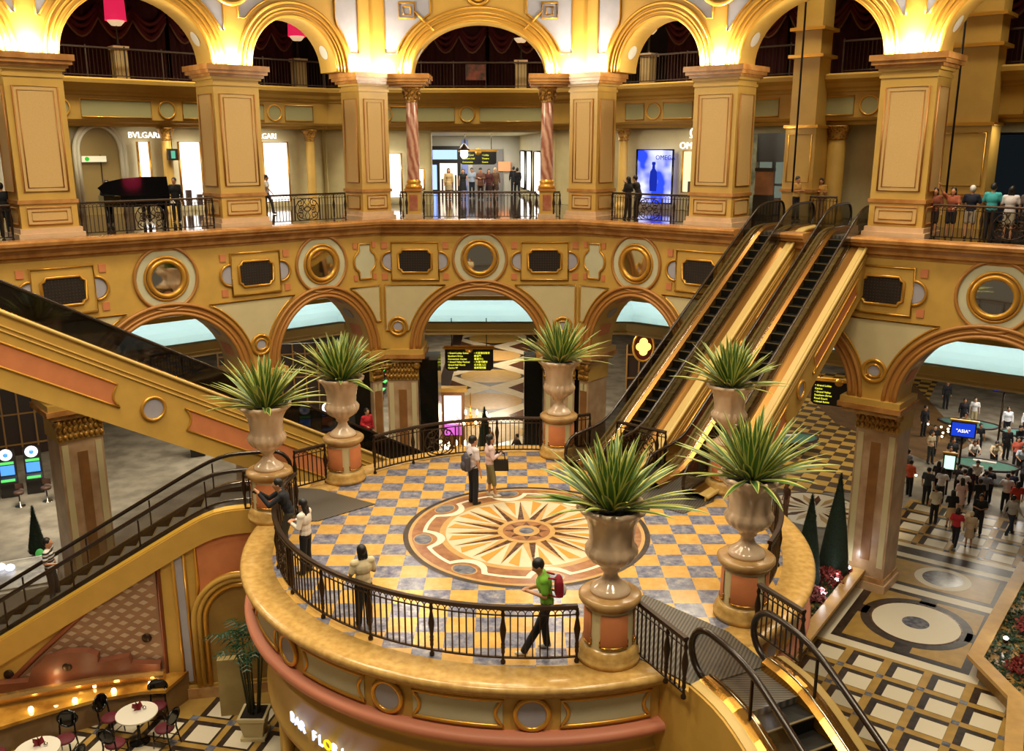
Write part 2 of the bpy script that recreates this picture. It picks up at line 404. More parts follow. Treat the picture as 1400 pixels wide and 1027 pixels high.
for f in ('left', 'right'):
    for s in (2.72, 8.75, 15.35): 
        if f == 'right' and s == 8.75: continue
        roundel(f, s)
    cartouche(f, .78, k=.9); grille(f, 5.45); grille(f, 12.05); grille(f, 18.7)
    spandrel(f, .12, 2.2, [(2.72, 2.03)], zb=1.6)
    for s, aa in ((5.45, [(2.72, 2.03), (8.75, 2.5)]), (12.05, [(8.75, 2.5), (15.35, 2.5)]), (18.7, [(15.35, 2.5)])):
        spandrel(f, s - 2.2, s + 2.2, aa, circ=s)
# cornice, in three runs (the escalators pass between them)
corn = [(-.05, 5.08), (.03, 5.08), (.05, 5.16), (.14, 5.2), (.16, 5.3), (.26, 5.42), (.34, 5.44), (.36, 5.52), (.44, 5.56), (.46, 5.66), (.40, 5.72), (-.3, 5.72), (-.3, 5.08)]
crn_m = mat('cornice_marble', '#c08a4e', .25, 0, .25, 2.0, '#a06a34')
def right_piece(a, b): return [fp('right', a, 0, 0)[:2], fp('right', b, 0, 0)[:2]]
g = MB(); g.sweep(fpath(0, 22, 6.95), corn, crn_m); g.build('trim_2', kind='structure')
g = MB(); g.sweep(right_piece(8.55, 9.45), corn, crn_m); g.build('trim_3', kind='structure')
g = MB(); g.sweep(right_piece(10.95, 22), corn, crn_m); g.build('trim_4', kind='structure')

# lower piers
def pier(f, s, label, hw=.78, extra=None, black_side=0, back=0.0):
    o = thing('pier', label, 'pier', kind='thing')
    g = MB()
    def blk(ff, s0, s1):
        h = MB()
        h.b2((s0 + .08, -1.42, ZG + .5), (s1 - .08, -.08, -.9), marble_pier)
        for q in (.25, .75):
            x = s0 + (s1 - s0) * .5
        h.b2(((s0 + s1) / 2 - .16, -.08, ZG + 1.1), ((s0 + s1) / 2 + .16, -.05, -1.35), mat('pier_inset', '#9a6a3c', .3, 0, .3, 2))
        for q in (-.5, .5):
            xx = (s0 + s1) / 2 + q * (s1 - s0 - .5)
            h.b2((xx - .1, -.085, ZG + .9), (xx + .1, -.055, -1.05), cream)
        h.build('shaft', o, xf=xf(ff, -back))
        h = MB(); h.b2((s0 - .03, -1.52, ZG), (s1 + .03, .03, ZG + .3), plinth_m); h.b2((s0 + .03, -1.48, ZG + .3), (s1 - .03, -.02, ZG + .5), marble_tan); h.build('base', o, xf=xf(ff, -back))
        h = MB(); h.b2((s0 + .04, -1.46, -.92), (s1 - .04, -.04, -.12), gold)
        for i in range(9):
            for j in range(3):
                x = s0 + .12 + (s1 - s0 - .24) * i / 8
                h.ell((x, -.04, -.78 + j * .24), (.085, .09, .12), gilt_relief, 6, 4)
        for q in (s0 + .1, s1 - .1): h.ell((q, -.02, -.3), (.16, .16, .2), gilt_relief, 8, 6)
        h.build('capital', o, xf=xf(ff, -back))
        h = MB(); h.b2((s0 - .12, -1.6, -.12), (s1 + .12, .12, .05), marble_tan); h.b2((s0 - .26, -1.7, .05), (s1 + .26, .26, .22), crn_m); h.b2((s0 - .2, -1.65, .22), (s1 + .2, .2, .42), gold)
        h.build('abacus', o, xf=xf(ff))
        if black_side:
            h = MB(); x = s1 if black_side > 0 else s0
            h.b2((x - (.75 if black_side < 0 else .02), -1.9, ZG), (x + (.75 if black_side > 0 else .02), -.25, -.12), marble_black); h.build('black_pilaster', o, xf=xf(ff))
    blk(f, s - hw, s + hw)
    if extra: blk(*extra)
    return o
pier('center', .72, 'marble arcade pier left of the middle arch, beside the hanging direction board', extra=('left', .0, .62), black_side=1, hw=.72)
pier('center', 7.28, 'marble arcade pier right of the middle arch, behind the far middle urn', extra=('right', .0, .62), black_side=-1, hw=.72)
pier('left', 5.45, 'marble arcade pier behind the two urns on the left of the terrace')
pier('left', 12.05, 'marble arcade pier standing under the long escalator at left')
pier('right', 5.45, 'marble arcade pier mostly hidden behind the pair of rising escalators')
pier('right', 12.05, 'large marble pier beside the cone topiaries and the gaming crowd', back=.85)
pier('left', 18.7, 'marble arcade pier at the far left, past the slot machines')
pier('right', 18.7, 'marble arcade pier at the far right, past the gaming crowd')

# ------------------------------------------------------------------ gallery pillars and upper arches
def up_pillar(f, s, label, hw=.85, d0=-.55, dep=1.45, parts=None):
    o = thing('pillar', label, 'pillar', kind='thing')
    d1 = d0 - dep
    def blk(ff, s0, s1, da, db):
        h = MB(); h.b2((s0 - .14, db - .14, ZU), (s1 + .14, da + .14, ZU + .2), plinth_m); h.b2((s0 - .08, db - .08, ZU + .2), (s1 + .08, da + .08, ZU + .36), plinth_m); h.build('plinth', o, xf=xf(ff))
        h = MB(); h.b2((s0, db, ZU + .36), (s1, da, ZU + 4.95), gold); h.build('shaft', o, xf=xf(ff))
        h = MB(); h.b2((s0 - .05, db - .05, ZU + 1.12), (s1 + .05, da + .05, ZU + 1.24), crn_m); h.build('rail_band', o, xf=xf(ff))
        # recessed panels on the front and on the two sides
        for (z0, z1) in ((ZU + .4, ZU + 1.08), (ZU + 1.42, ZU + 4.75)):
            h = MB(); m0 = .2 if s1 - s0 > 1.2 else .12
            a, b = s0 + m0, s1 - m0
            h.b2((a, da, z0 + .08), (b, da + .02, z1 - .08), tanpanel)
            poly_tube(h, [(a, z0 + .08), (b, z0 + .08), (b, z1 - .08), (a, z1 - .08)], .035, brown_mould, da + .02)
            a2, b2 = a + .13, b - .13
            poly_tube(h, [(a2, z0 + .2), (b2, z0 + .2), (b2, z1 - .2), (a2, z1 - .2)], .022, brown_mould, da + .025)
            for x in (s0, s1):
                sgn = -1 if x == s0 else 1
                ya, yb = db + .2, da - .2
                h.b2((x, ya, z0 + .08), (x + sgn * .02, yb, z1 - .08), tanpanel)
                h.tube([(x + sgn * .02, ya, z0 + .08), (x + sgn * .02, yb, z0 + .08), (x + sgn * .02, yb, z1 - .08), (x + sgn * .02, ya, z1 - .08)], .035, brown_mould, 5, closed=True)
            h.build('panel', o, xf=xf(ff))
        h = MB()
        for k, (e, z0, z1) in enumerate(((.04, 4.95, 5.05), (.0, 5.05, 5.15), (.08, 5.15, 5.24), (.16, 5.24, 5.34), (.26, 5.34, 5.46), (.32, 5.46, 5.64))):
            h.b2((s0 - e, db - e, ZU + z0), (s1 + e, da + e, ZU + z1), crn_m if k > 2 else gold)
        h.build('capital', o, xf=xf(ff))
    for p in (parts or [(f, s - hw, s + hw, d0, d1)]): blk(*p)
    return o
up_pillar('left', 12.05, 'tall gold panelled gallery pillar at the far left, left of the grand piano')
up_pillar('left', 5.45, 'tall gold panelled gallery pillar right of the grand piano')
up_pillar('right', 5.45, 'tall gold panelled gallery pillar left of the escalator tops')
up_pillar('right', 12.05, 'tall gold panelled gallery pillar right of the escalator tops')
up_pillar('left', -.05, 'gold gallery pillar beside the left pink marble column', hw=.66, d0=-.2, dep=1.3)
up_pillar('right', -.05, 'gold gallery pillar beside the right pink marble column', hw=.66, d0=-.2, dep=1.3)
up_pillar('left', 18.7, 'gold gallery pillar beyond the left edge of the view')
up_pillar('right', 18.7, 'gold gallery pillar beyond the group of onlookers at right')
for s, lab in ((1.28, 'pink spiral-veined marble column left of the gallery corridor'), (6.72, 'pink spiral-veined marble column right of the gallery corridor')):
    o = thing('marble_column', lab, 'column', fp('center', s, -1.2, ZU), kind='thing')
    g = MB(); g.b2((-.36, -.36, 0), (.36, .36, .2), plinth_m); g.b2((-.3, -.3, .2), (.3, .3, 1.12), gold); g.b2((-.36, -.36, 1.12), (.36, .36, 1.22), crn_m)
    g.build('pedestal', o); g = MB(); g.b2((-.17, -.32, .35), (.17, -.3, .98), marble_pink); g.build('pedestal_panel', o)
    g = MB(); g.lathe([(.0, 1.22), (.33, 1.22), (.36, 1.3), (.3, 1.36), (.28, 1.42), (.32, 1.48), (.27, 1.54), (.25, 1.58)], (0, 0, 0), gilt, 20); g.build('base_ring', o)
    sp = bpy.data.materials.get('spiral_marble')
    if sp is None:
        sp = mat('spiral_marble', '#c58f78', .18); nt = sp.node_tree; tc = nt.nodes.new('ShaderNodeTexCoord'); mp = nt.nodes.new('ShaderNodeMapping'); wv = nt.nodes.new('ShaderNodeTexWave'); cr = nt.nodes.new('ShaderNodeValToRGB')
        mp.inputs['Rotation'].default_value = (R(50), R(20), 0); wv.inputs['Scale'].default_value = 1.4; wv.inputs['Distortion'].default_value = 5; wv.inputs['Detail'].default_value = 4
        cr.color_ramp.elements[0].color = lin('#a0604a'); cr.color_ramp.elements[1].color = lin('#d6a88c')
        nt.links.new(tc.outputs['Object'], mp.inputs['Vector']); nt.links.new(mp.outputs[0], wv.inputs['Vector']); nt.links.new(wv.outputs['Fac'], cr.inputs[0]); nt.links.new(cr.outputs[0], nt.nodes['Principled BSDF'].inputs['Base Color'])
    g = MB(); g.lathe([(.25, 1.56), (.255, 2.6), (.24, 4.0), (.22, 4.62)], (0, 0, 0), sp, 24); g.build('shaft', o)
    g = MB(); g.lathe([(.22, 4.58), (.26, 4.62), (.23, 4.66), (.25, 4.8), (.36, 5.1), (.40, 5.16), (.0, 5.16)], (0, 0, 0), gilt_relief, 20)
    for k in range(8):
        for zz, rr in ((4.76, .27), (4.95, .32)): g.ell((rr * math.cos(k * PI / 4 + zz), rr * math.sin(k * PI / 4 + zz), zz), (.07, .07, .1), gilt_relief, 6, 4)
    g.build('capital', o)
# entablature blocks joining the middle pillars with the pink columns
for k, (a, b) in enumerate(((-.1, 1.75), (6.25, 8.1))):
    g = MB()
    for e, z0, z1 in ((.0, 5.16, 5.24), (.16, 5.24, 5.34), (.26, 5.34, 5.46), (.32, 5.46, 5.64)): g.b2((a - e * .3 - .2, -1.7 - e, ZU + z0 + .003), (b + e, -.57 + e, ZU + z1 - .003), crn_m)
    g.build('trim_%d' % (5 + k), xf=xf('center'), kind='structure')
ZS = ZU + 5.64
UARCH = {'center': [(4.0, 2.62, 1.92)], 'left': [(3.05, 1.72, 1.8), (8.75, 2.45, 2.1), (15.35, 2.45, 2.1)], 'right': [(3.05, 1.72, 1.8), (8.75, 2.45, 2.1), (15.35, 2.45, 2.1)]}
uw_m = mat('upper_gold', '#c8983e', .5, 0, .06, 2)
for f in FR:
    poly = [(-.26, ZS)]
    for cx, a, b in UARCH[f]: poly += ellarc(cx, ZS, a, b)[::-1]
    poly += [(WEND[f] + (.26 if f == 'center' else 0), ZS), (WEND[f] + (.26 if f == 'center' else 0), 17.5), (-.26, 17.5)]
    g = MB(); g.plate(poly, -1.75, -.6, uw_m, gold); w = g.build('wall_upper_' + f, xf=xf(f), kind='structure')
    for cx, a, b in UARCH[f]:
        g = MB()
        for e, r, dd in ((.05, .06, -.58), (.2, .045, -.56), (.32, .05, -.55), (.5, .07, -.55)): g.tube([(x, dd, z) for x, z in ellarc(cx, ZS, a + e, b + e, 40)], r, gilt, 6)
        g.plate(ellarc(cx, ZS, a + .05, b + .05, 36) + ellarc(cx, ZS, a + .5, b + .5, 36)[::-1], -.6, -.56, uw_m); g.build('archivolt', w, xf=xf(f))
        g = MB()
        for t in (24, 156):
            (x0, z0), (x1, z1) = ellarc(cx, ZS, a - .012, b - .012, 1, R(t - 7), R(t + 7)); mx_, mz_ = (x0 + x1) / 2, (z0 + z1) / 2; l = math.hypot(x1 - x0, z1 - z0); tx, tz = (x1 - x0) / l, (z1 - z0) / l
            g.add([(mx_ + tx * .26 * math.cos(q * PI / 8), -1.18 + .26 * math.sin(q * PI / 8), mz_ + tz * .26 * math.cos(q * PI / 8)) for q in range(16)], [tuple(range(16))], white)
        g.build('soffit_disc', w, xf=xf(f))
    # lilac panels between the arches
    def upanel(s0, s1, arches, zb, zt=17.2):
        Lp, Rp = [], []
        for i in range(22):
            z = zt + (zb - zt) * i / 21; lo, hi = s0, s1
            for cx, a, b in arches:
                A, B = a + .72, b + .72
                if z - ZS < B:
                    e = A * math.sqrt(max(0, 1 - ((z - ZS) / B) ** 2))
                    if cx > (s0 + s1) / 2: hi = min(hi, cx - e)
                    else: lo = max(lo, cx + e)
            if hi - lo < .1: break
            Lp.append((lo, z)); Rp.append((hi, z))
        P = Lp + Rp[::-1]; g = MB(); g.plate(P, -.6, -.575, lilac); poly_tube(g, P, .04, gilt, -.57); g.build('lilac_panel', w, xf=xf(f))
    if f == 'center':
        upanel(.35, 2.15, UARCH[f], 12.05); upanel(5.85, 7.65, UARCH[f], 12.05)
        for cx in (1.25, 6.75):
            g = MB(); q = .3
            poly_tube(g, [(cx - q, 13.35), (cx + q, 13.35), (cx + q, 13.9), (cx - q, 13.9)], .05, gilt, -.55); poly_tube(g, [(cx - .14, 13.48), (cx + .14, 13.48), (cx + .14, 13.76), (cx - .14, 13.76)], .04, gilt, -.55)
            e = 1 if cx < 4 else -1
            g.tube([(cx + e * q, -.55, 13.6), (cx + e * (q + .25), -.55, 13.35), (cx + e * 1.0, -.55, 12.9)], .05, gilt, 5)
            g.build('key_moulding', w, xf=xf(f))
        g = MB(); gring(g, (4.0, 14.25), .42, gilt, .07, -.54); gring(g, (4.0, 14.25), .28, gilt, .05, -.54); disc(g, (4.0, 14.25), .27, -.56, lilac); g.build('keystone_ring', w, xf=xf(f))
    else:
        for s, aa in ((5.45, [UARCH[f][0], UARCH[f][1]]), (12.05, [UARCH[f][1], UARCH[f][2]])):
            upanel(s - 1.6, s - .28, aa[:1], 12.2); upanel(s + .28, s + 1.6, aa[1:], 12.2)
            g = MB(); gring(g, (s, 14.05), .72, gilt, .09, -.52); gring(g, (s, 14.05), .52, gilt, .06, -.52); disc(g, (s, 14.05), .74, -.56, gold, 30); disc(g, (s, 14.05), .5, -.54, cream, 30); g.build('gilt_boss', w, xf=xf(f))
        upanel(.3, 1.3, UARCH[f][:1], 12.0)
# ------------------------------------------------------------------ back of the gallery: shop fronts, entablature, curtained balcony
DB = {'left': -11.0, 'center': -11.0, 'right': -8.0}
def line_x(f1, d1, f2, d2):
    P = Vector(fp(f1, 0, d1, 0)[:2]); U = Vector(FR[f1][1]); Q = Vector(fp(f2, 0, d2, 0)[:2]); V = Vector(FR[f2][1])
    den = U.x * V.y - U.y * V.x; w = Q - P; t = (w.x * V.y - w.y * V.x) / den; p = P + U * t; return (p.x, p.y)
def bpath(e, sl=26, sr=26):
    return [fp('left', sl, DB['left'] + e, 0)[:2], line_x('left', DB['left'] + e, 'center', DB['center'] + e), line_x('center', DB['center'] + e, 'right', DB['right'] + e), fp('right', sr, DB['right'] + e, 0)[:2]]
BP = bpath(0)
shopwall = mat('shop_stone', '#d2c496', .5, 0, .1, 2); shopdark = mat('shop_dark', '#1d1b1a', .3)
ent_m = mat('entablature_gold', '#bd9440', .6, 0, .06, 2)
olive = mat('olive_panel', '#9a9468', .7)
CO = (1.2, 7.0)                                            # corridor opening on the middle back wall
g = MB()
for a, b in ((BP[0], BP[1]), (BP[2], BP[3])): g.sweep([a, b], [(0, ZU), (-.3, ZU), (-.3, 9.6), (0, 9.6)], shopwall)
cl = fp('center', CO[0], -11, 0)[:2]; cr = fp('center', CO[1], -11, 0)[:2]
g.sweep([BP[1], cl], [(0, ZU), (-.3, ZU), (-.3, 9.6), (0, 9.6)], shopwall); g.sweep([cr, BP[2]], [(0, ZU), (-.3, ZU), (-.3, 9.6), (0, 9.6)], shopwall)
g.b2((cl[0], 47.95, 9.25), (cr[0], 48.3, 9.6), shopwall)
g.build('wall_gallery', kind='structure')
g = MB()
g.sweep(bpath(.9), [(-1.0, 9.38), (-.3, 9.38), (-.25, 9.5), (-.05, 9.55), (0, 9.65), (0, 10.6), (.06, 10.64), (.08, 10.72), (.2, 10.8), (.25, 10.95), (.4, 11.1), (.42, 11.25), (.3, 11.32), (-4.5, 11.32), (-4.5, 11.1), (-1.0, 11.1)], ent_m)
ent = g.build('trim_7', kind='structure')
def ent_panels(f, spans, circs):
    o = DB[f] + .9; g = MB()
    for a, b in spans:
        g.b2((a, o, 9.75), (b, o + .015, 10.46), olive); poly_tube(g, [(a, 9.75), (b, 9.75), (b, 10.46), (a, 10.46)], .035, gilt, o + .02)
    for c in circs: disc(g, (c, 10.1), .34, o + .015, olive); gring(g, (c, 10.1), .36, gilt, .04, o + .02, 20)
    g.build('frieze_panel', ent, xf=xf(f))
ent_panels('center', [(-3.0, -1.3), (-.7, 2.45), (3.7, 7.2), (8.2, 9.8)], [3.08, -1.0, 7.7, 10.6])
ent_panels('left', [(-3.0, -1.5), (-.4, 1.6), (2.5, 3.5), (4.9, 7.8), (9.4, 12.6), (14.2, 17.4), (19, 22)], [-.95, 2.05, 4.2, 8.6, 13.4, 18.2])
ent_panels('right', [(-2.6, -1.6), (-.6, .9), (3.2, 4.9), (6.0, 8.0), (9.2, 11.0), (14.0, 16.2), (18, 20)], [-1.1, 1.5, 2.5, 8.6, 16.9])
g = MB(); g.sweep(bpath(-4.0), [(0, 11.0), (0, 19), (-.2, 19), (-.2, 11.0)], mat('balcony_back', '#16090a', .8)); g.build('wall_balcony', kind='structure')
gc = MB(); gc.prism([fp('left', 26, -.7, 0)[:2]] + fpath(-.7)[1:3] + [fp('right', 26, -.7, 0)[:2]] + bpath(-4.0)[::-1], 17.4, 17.6, mat('dark_ceiling', '#241a14', .8)); gc.build('ceiling_gallery', kind='structure')
# hidden area lights added near the gallery ceiling to brighten the back
for f, s, d, pw in (('left', 2, -7.0, 420), ('left', 8, -7.0, 420), ('left', 15, -7.0, 380), ('center', 1, -7.0, 330), ('center', 7, -7.0, 330), ('right', 1, -5.0, 320), ('right', 8, -4.2, 170), ('right', 15, -4.2, 170)):
    area('gallery_fill', fp(f, s, d, 16.8), 1.6, pw, (1, .88, .62), spread=120)
for f, ss, d in (('left', (0, 4, 8, 12, 16), -9.3), ('center', (-1, 2.2, 5.8, 9), -9.3), ('right', (-1, 2.5, 6, 14), -6.3)):  # unseen lights added to brighten the space under the entablature
    for s in ss: area('soffit_fill', fp(f, s, d, 9.3), .8, 60 if f != 'right' or s < 3 else 30, (1, .9, .66))
# curtains: deep red folds with swags, hung over the balcony
def curtain(f, s0, s1, lab):
    o = thing('curtain', lab, 'curtain', group='red balcony curtains'); d = DB[f] - 3.6
    g = MB(); n = int((s1 - s0) * 10); vs = []; fs = []
    for i in range(n + 1):
        x = s0 + (s1 - s0) * i / n; w = .09 * math.sin(i * 1.9) + .05 * math.sin(i * .7)
        vs += [(x, d + w, 11.3), (x, d + w * .6, 16.8)]
    fs = [(2 * i, 2 * i + 2, 2 * i + 3, 2 * i + 1) for i in range(n)]
    g.add(vs, fs, curtain_m, True); g.build('drape', o, xf=xf(f))
    g = MB(); k = max(2, int((s1 - s0) / 1.3))
    for j in range(k):
        a = s0 + (s1 - s0) * j / k; b = s0 + (s1 - s0) * (j + 1) / k
        for q in range(3):
            g.tube([(a + (b - a) * t / 8, d + .16, 14.75 - q * .18 - (.62 + q * .12) * math.sin(PI * t / 8)) for t in range(9)], .11, mat('swag_red', '#560a18', .75), 6)
    g.build('swag', o, xf=xf(f))
    g = MB()
    for j in range(k):
        a = s0 + (s1 - s0) * j / k; b = s0 + (s1 - s0) * (j + 1) / k
        g.tube([(a + (b - a) * t / 8, d + .2, 14.25 - .86 * math.sin(PI * t / 8)) for t in range(9)], .05, mat('pale_fringe', '#86604c', .7), 5)
    g.build('fringe', o, xf=xf(f))
curtain('left', 8.6, 14.5, 'dark red swagged curtain behind the balcony at far left')
curtain('left', 2.2, 8.4, 'dark red swagged curtain behind the two balcony lamps on the left')
curtain('left', -4.6, 2.0, 'dark red swagged curtain behind the second arch from the left')
curtain('center', -4.6, 3.9, 'dark red swagged curtain behind the left half of the middle arch')
curtain('center', 4.1, 12.0, 'dark red swagged curtain behind the right half of the middle arch')
curtain('right', -3.2, 3.0, 'dark red swagged curtain right of the middle arch')
curtain('right', 3.2, 10.0, 'dark red curtain behind the arch above the escalator tops')
curtain('right', 10.2, 20, 'dark red curtain behind the rightmost arch')
# lamps on balcony pedestals with red shades
shade_m = mat('red_lamp_shade', '#b01838', .6, emit='#d0204a', estr=1.1)
for f, s, lab in (('left', 5.5, 'tall lamp with a glowing red shade on a balcony pedestal, behind the leftmost arch'), ('left', -3.2, 'tall lamp with a glowing red shade on a balcony pedestal, behind the second arch'), ('center', 5.75, 'dim balcony lamp behind the middle arch'), ('right', -2.4, 'balcony lamp with red shade right of the middle arch')):
    d = DB[f] - .6; o = thing('pedestal_lamp', lab, 'lamp', fp(f, s, d, 11.32), frz(f))
    g = MB(); g.b2((-.28, -.28, 0), (.28, .28, 1.3), mat('lamp_pedestal', '#b59a6a', .5)); g.b2((-.34, -.34, 1.3), (.34, .34, 1.45), plinth_m); g.build('pedestal', o)
    g = MB(); g.lathe([(0, 1.45), (.1, 1.45), (.06, 1.6), (.04, 2.2), (.05, 2.3), (.0, 2.3)], (0, 0, 0), iron, 10); g.build('stem', o)
    g = MB(); g.lathe([(0, 2.28), (.2, 2.3), (.34, 2.45), (.36, 2.5), (0, 2.5)], (0, 0, 0), mat('lamp_bowl', '#e8d8c0', .4, emit='#ffdcb0', estr=.6 if f == 'left' else .1), 18); g.build('bowl', o)
    if f != 'center':
        g = MB(); g.lathe([(.44, 2.5), (.40, 3.7)], (0, 0, 0), shade_m if f == 'left' else curtain_m, 20); g.build('lamp_shade', o)
        if f == 'left': point('shade_light', fp(f, s, d, 14.2), 50, (1, .25, .35), .2)
# ---- shop fronts
def window(f, s0, s1, z0, z1, lab, m=None, frame=gilt, goods=0):
    d = DB[f]; o = thing('shop_window', lab, 'window', kind='thing')
    s0, s1 = min(s0, s1), max(s0, s1)
    g = MB(); poly_tube(g, [(s0, z0), (s1, z0), (s1, z1), (s0, z1)], .06, frame, d + .03); g.build('frame', o, xf=xf(f))
    g = MB(); g.b2((s0, d + .01, z0), (s1, d + .02, z1), m or shopwhite); g.build('lit_display', o, xf=xf(f))
    if goods:
        g = MB()
        for k in range(goods):
            x = s0 + (s1 - s0) * (k + .5) / goods; g.b2((x - .12, d + .03, z0), (x + .12, d + .2, z0 + .5 + .2 * (k % 2)), mat('display_goods', '#4a3a38', .5))
        g.build('displayed_goods', o, xf=xf(f))
    return o
window('left', 5.32, 4.81, 6.2, 8.75, 'narrow glowing shop window left of the gold pilaster')
window('left', 3.48, 2.45, 5.9, 8.75, 'bright white shop window right of the gold pilaster', goods=2)
window('left', -.66, -2.0, 5.9, 8.75, 'bright white shop window behind the walker in white')
window('left', 10.65, 9.9, 6.4, 8.9, 'bluish lit shop window at the far left', emis('bluish_window', '#dfe6ff', 2.2))
window('left', 14.5, 13.2, 6.0, 8.8, 'lit shop window beyond the far left pillar')
adm = bpy.data.materials.new('blue_advert'); adm.use_nodes = True
nt = adm.node_tree; nt.nodes.remove(nt.nodes['Principled BSDF']); tc = nt.nodes.new('ShaderNodeTexCoord'); wv = nt.nodes.new('ShaderNodeTexNoise'); cr_ = nt.nodes.new('ShaderNodeValToRGB'); em = nt.nodes.new('ShaderNodeEmission')
wv.inputs['Scale'].default_value = .9; cr_.color_ramp.elements[0].color = lin('#2a44d8'); cr_.color_ramp.elements[0].position = .38; cr_.color_ramp.elements[1].color = lin('#cfd2ff'); cr_.color_ramp.elements[1].position = .6; em.inputs[1].default_value = 1.6
nt.links.new(tc.outputs['Object'], wv.inputs['Vector']); nt.links.new(wv.outputs['Fac'], cr_.inputs[0]); nt.links.new(cr_.outputs[0], em.inputs[0]); nt.links.new(em.outputs[0], nt.nodes['Material Output'].inputs[0])
o = window('right', -2.45, -.5, 5.95, 8.4, 'large blue and white backlit advertising panel with a bottle picture', adm, blacksh)
g = MB(); g.lathe([(0, 0), (.2, 0), (.24, .5), (.2, 1.0), (.09, 1.15), (.08, 1.35), (.12, 1.36), (.1, 1.5), (0, 1.5)], (0, 0, 0), emis('advert_blue', '#1c2fae', 1.0), 12)
bo = g.build('pictured_bottle', o); bo.location = fp('right', -1.5, -7.94, 6.5); bo.scale = (.9, .05, .9); bo.rotation_euler = (0, 0, frz('right'))
window('right', .02, 1.06, 6.5, 8.35, 'narrow yellow-lit shop window under the looped white emblem', emis('yellow_window', '#f2e2a8', 1.6), goods=1)
window('center', -1.3, -.35, 6.0, 8.2, 'white shop window left of the left pink column')
window('center', .35, .8, 6.4, 7.45, 'small white light box beside the corridor mouth')
window('center', 8.0, 9.0, 5.95, 8.2, 'white shop window right of the right pink column')
window('center', 9.7, 10.3, 5.95, 8.2, 'white shop window behind the right gold pillar')
shop_l = window('right', 3.75, 5.08, 5.7, 9.0, 'dark glazed shop front behind the first escalator head', emis('grey_shop', '#8c9684', .55), shopdark, 2)
g = MB(); g.b2((3.7, -7.95, 7.9), (5.15, -7.9, 9.1), shopdark); g.b2((4.4, -7.95, 5.7), (4.55, -7.9, 8.0), shopdark); g.b2((3.7, -7.95, 6.9), (5.1, -7.9, 7.0), shopdark); g.build('mullion', shop_l, xf=xf('right'))
window('right', 10.95, 11.5, 6.2, 8.1, 'narrow lit shop window beside the right pillar, under the crescent sign')
window('right', 13.0, 16.5, 5.8, 9.0, 'dark shop front behind the onlookers at right', emis('dim_shop', '#1c2226', .5), shopdark)
# gold engaged pilasters between the shops
def pilaster(f, s, lab, w=.22):
    d = DB[f]; o = thing('pilaster', lab, 'pilaster', fp(f, s, d + w + .18, ZU), frz(f), kind='thing')
    g = MB(); g.lathe([(w + .12, 0), (w + .12, .15), (w + .04, .25), (w, .35), (w, 3.1), (w * .9, 3.15)], (0, 0, 0), gold, 16); g.build('shaft', o)
    g = MB(); g.lathe([(w * .9, 3.12), (w + .05, 3.2), (w, 3.25), (w + .16, 3.62), (w + .2, 3.7), (0, 3.7)], (0, 0, 0), gilt_relief, 14); g.build('capital', o)
pilaster('left', 4.15, 'gold pilaster between two lit shop windows, behind the piano')
pilaster('left', -3.05, 'gold pilaster right of the third lit shop window on the left')
pilaster('left', 9.0, 'gold pilaster at the far left beside the bluish window')
pilaster('right', -3.0, 'gold pilaster left of the blue advertising panel')
pilaster('right', 7.3, 'gold pilaster behind the second escalator head', .35)
pilaster('right', 12.8, 'gold pilaster behind the onlookers at right', .3)
# arched service door, sign boards
o = thing('service_door', 'arched double door with a pale stone surround and green exit sign', 'door', kind='thing'); d = -11
g = MB(); P = [(6.15, ZU)] + ellarc(6.95, 8.3, .8, 1.0)[::-1] + [(7.75, ZU)]; g.plate(P, d, d + .03, mat('door_wood', '#8a7444', .5)); g.b2((6.93, d + .03, ZU), (6.97, d + .05, 8.2), iron); g.build('door_leaf', o, xf=xf('left'))
g = MB()
for e in (.1, .25): g.tube([(6.15 - e, d + .06, ZU)] + [(x, d + .06, z) for x, z in ellarc(6.95, 8.3, .8 + e, 1.0 + e)[::-1]] + [(7.75 + e, d + .06, ZU)], .09, mat('pale_stone', '#c9c2ae', .5), 6)
g.build('door_surround', o, xf=xf('left'))
o = thing('exit_sign', 'white exit sign box with a green running figure', 'sign'); g = MB(); g.b2((6.75, d + .08, 7.9), (7.75, d + .18, 8.15), mat('sign_white', '#d8d2b8', .5, emit='#e8e2c8', estr=.35)); g.build('sign_box', o, xf=xf('left'))
g = MB(); disc(g, (7.55, 8.03), .09, d + .2, emis('exit_green', '#38b83a', 1.2), 14); g.build('green_disc', o, xf=xf('left'))
o = thing('wall_lantern', 'black hanging lantern with a greenish light on the gold pilaster', 'lantern'); g = MB(); g.b2((3.86, d + .68, 7.95), (4.3, d + .88, 8.45), shopdark); g.build('case', o, xf=xf('left'))
g = MB(); g.b2((4.0, d + .88, 8.03), (4.18, d + .9, 8.36), emis('greenish', '#6fd0a8', .9)); g.build('lit_face', o, xf=xf('left')); g = MB(); g.tube([(4.08, d + .78, 8.45), (4.08, d + .78, 9.38)], .02, iron, 5); g.build('chain', o, xf=xf('left'))
letter = emis('lit_lettering', '#fff6e8', 2.2)
def sign(name, body, f, s, z, size, lab, m=None, dd=.08, sx=1.0):
    o = thing(name, lab, 'sign'); text('lettering', body, size, m or letter, fmat(f, s, DB[f] + dd, z), o, .03, sx=sx); return o
sign('shop_sign', 'BVLGARI', 'left', 5.0, 8.92, .36, 'white lit shop lettering just left of the gold pilaster behind the piano')
sign('shop_sign', 'BVLGARI', 'left', -.75, 8.92, .36, 'white lit shop lettering cut off by the pillar right of the piano', sx=.95)
omg = sign('shop_sign', '\u03A9', 'right', .55, 8.92, .6, 'lit looped emblem over white lettering above the yellow-lit shop window')
text('lettering', 'OMEGA', .42, letter, fmat('right', .58, -7.92, 8.45), omg, .03)
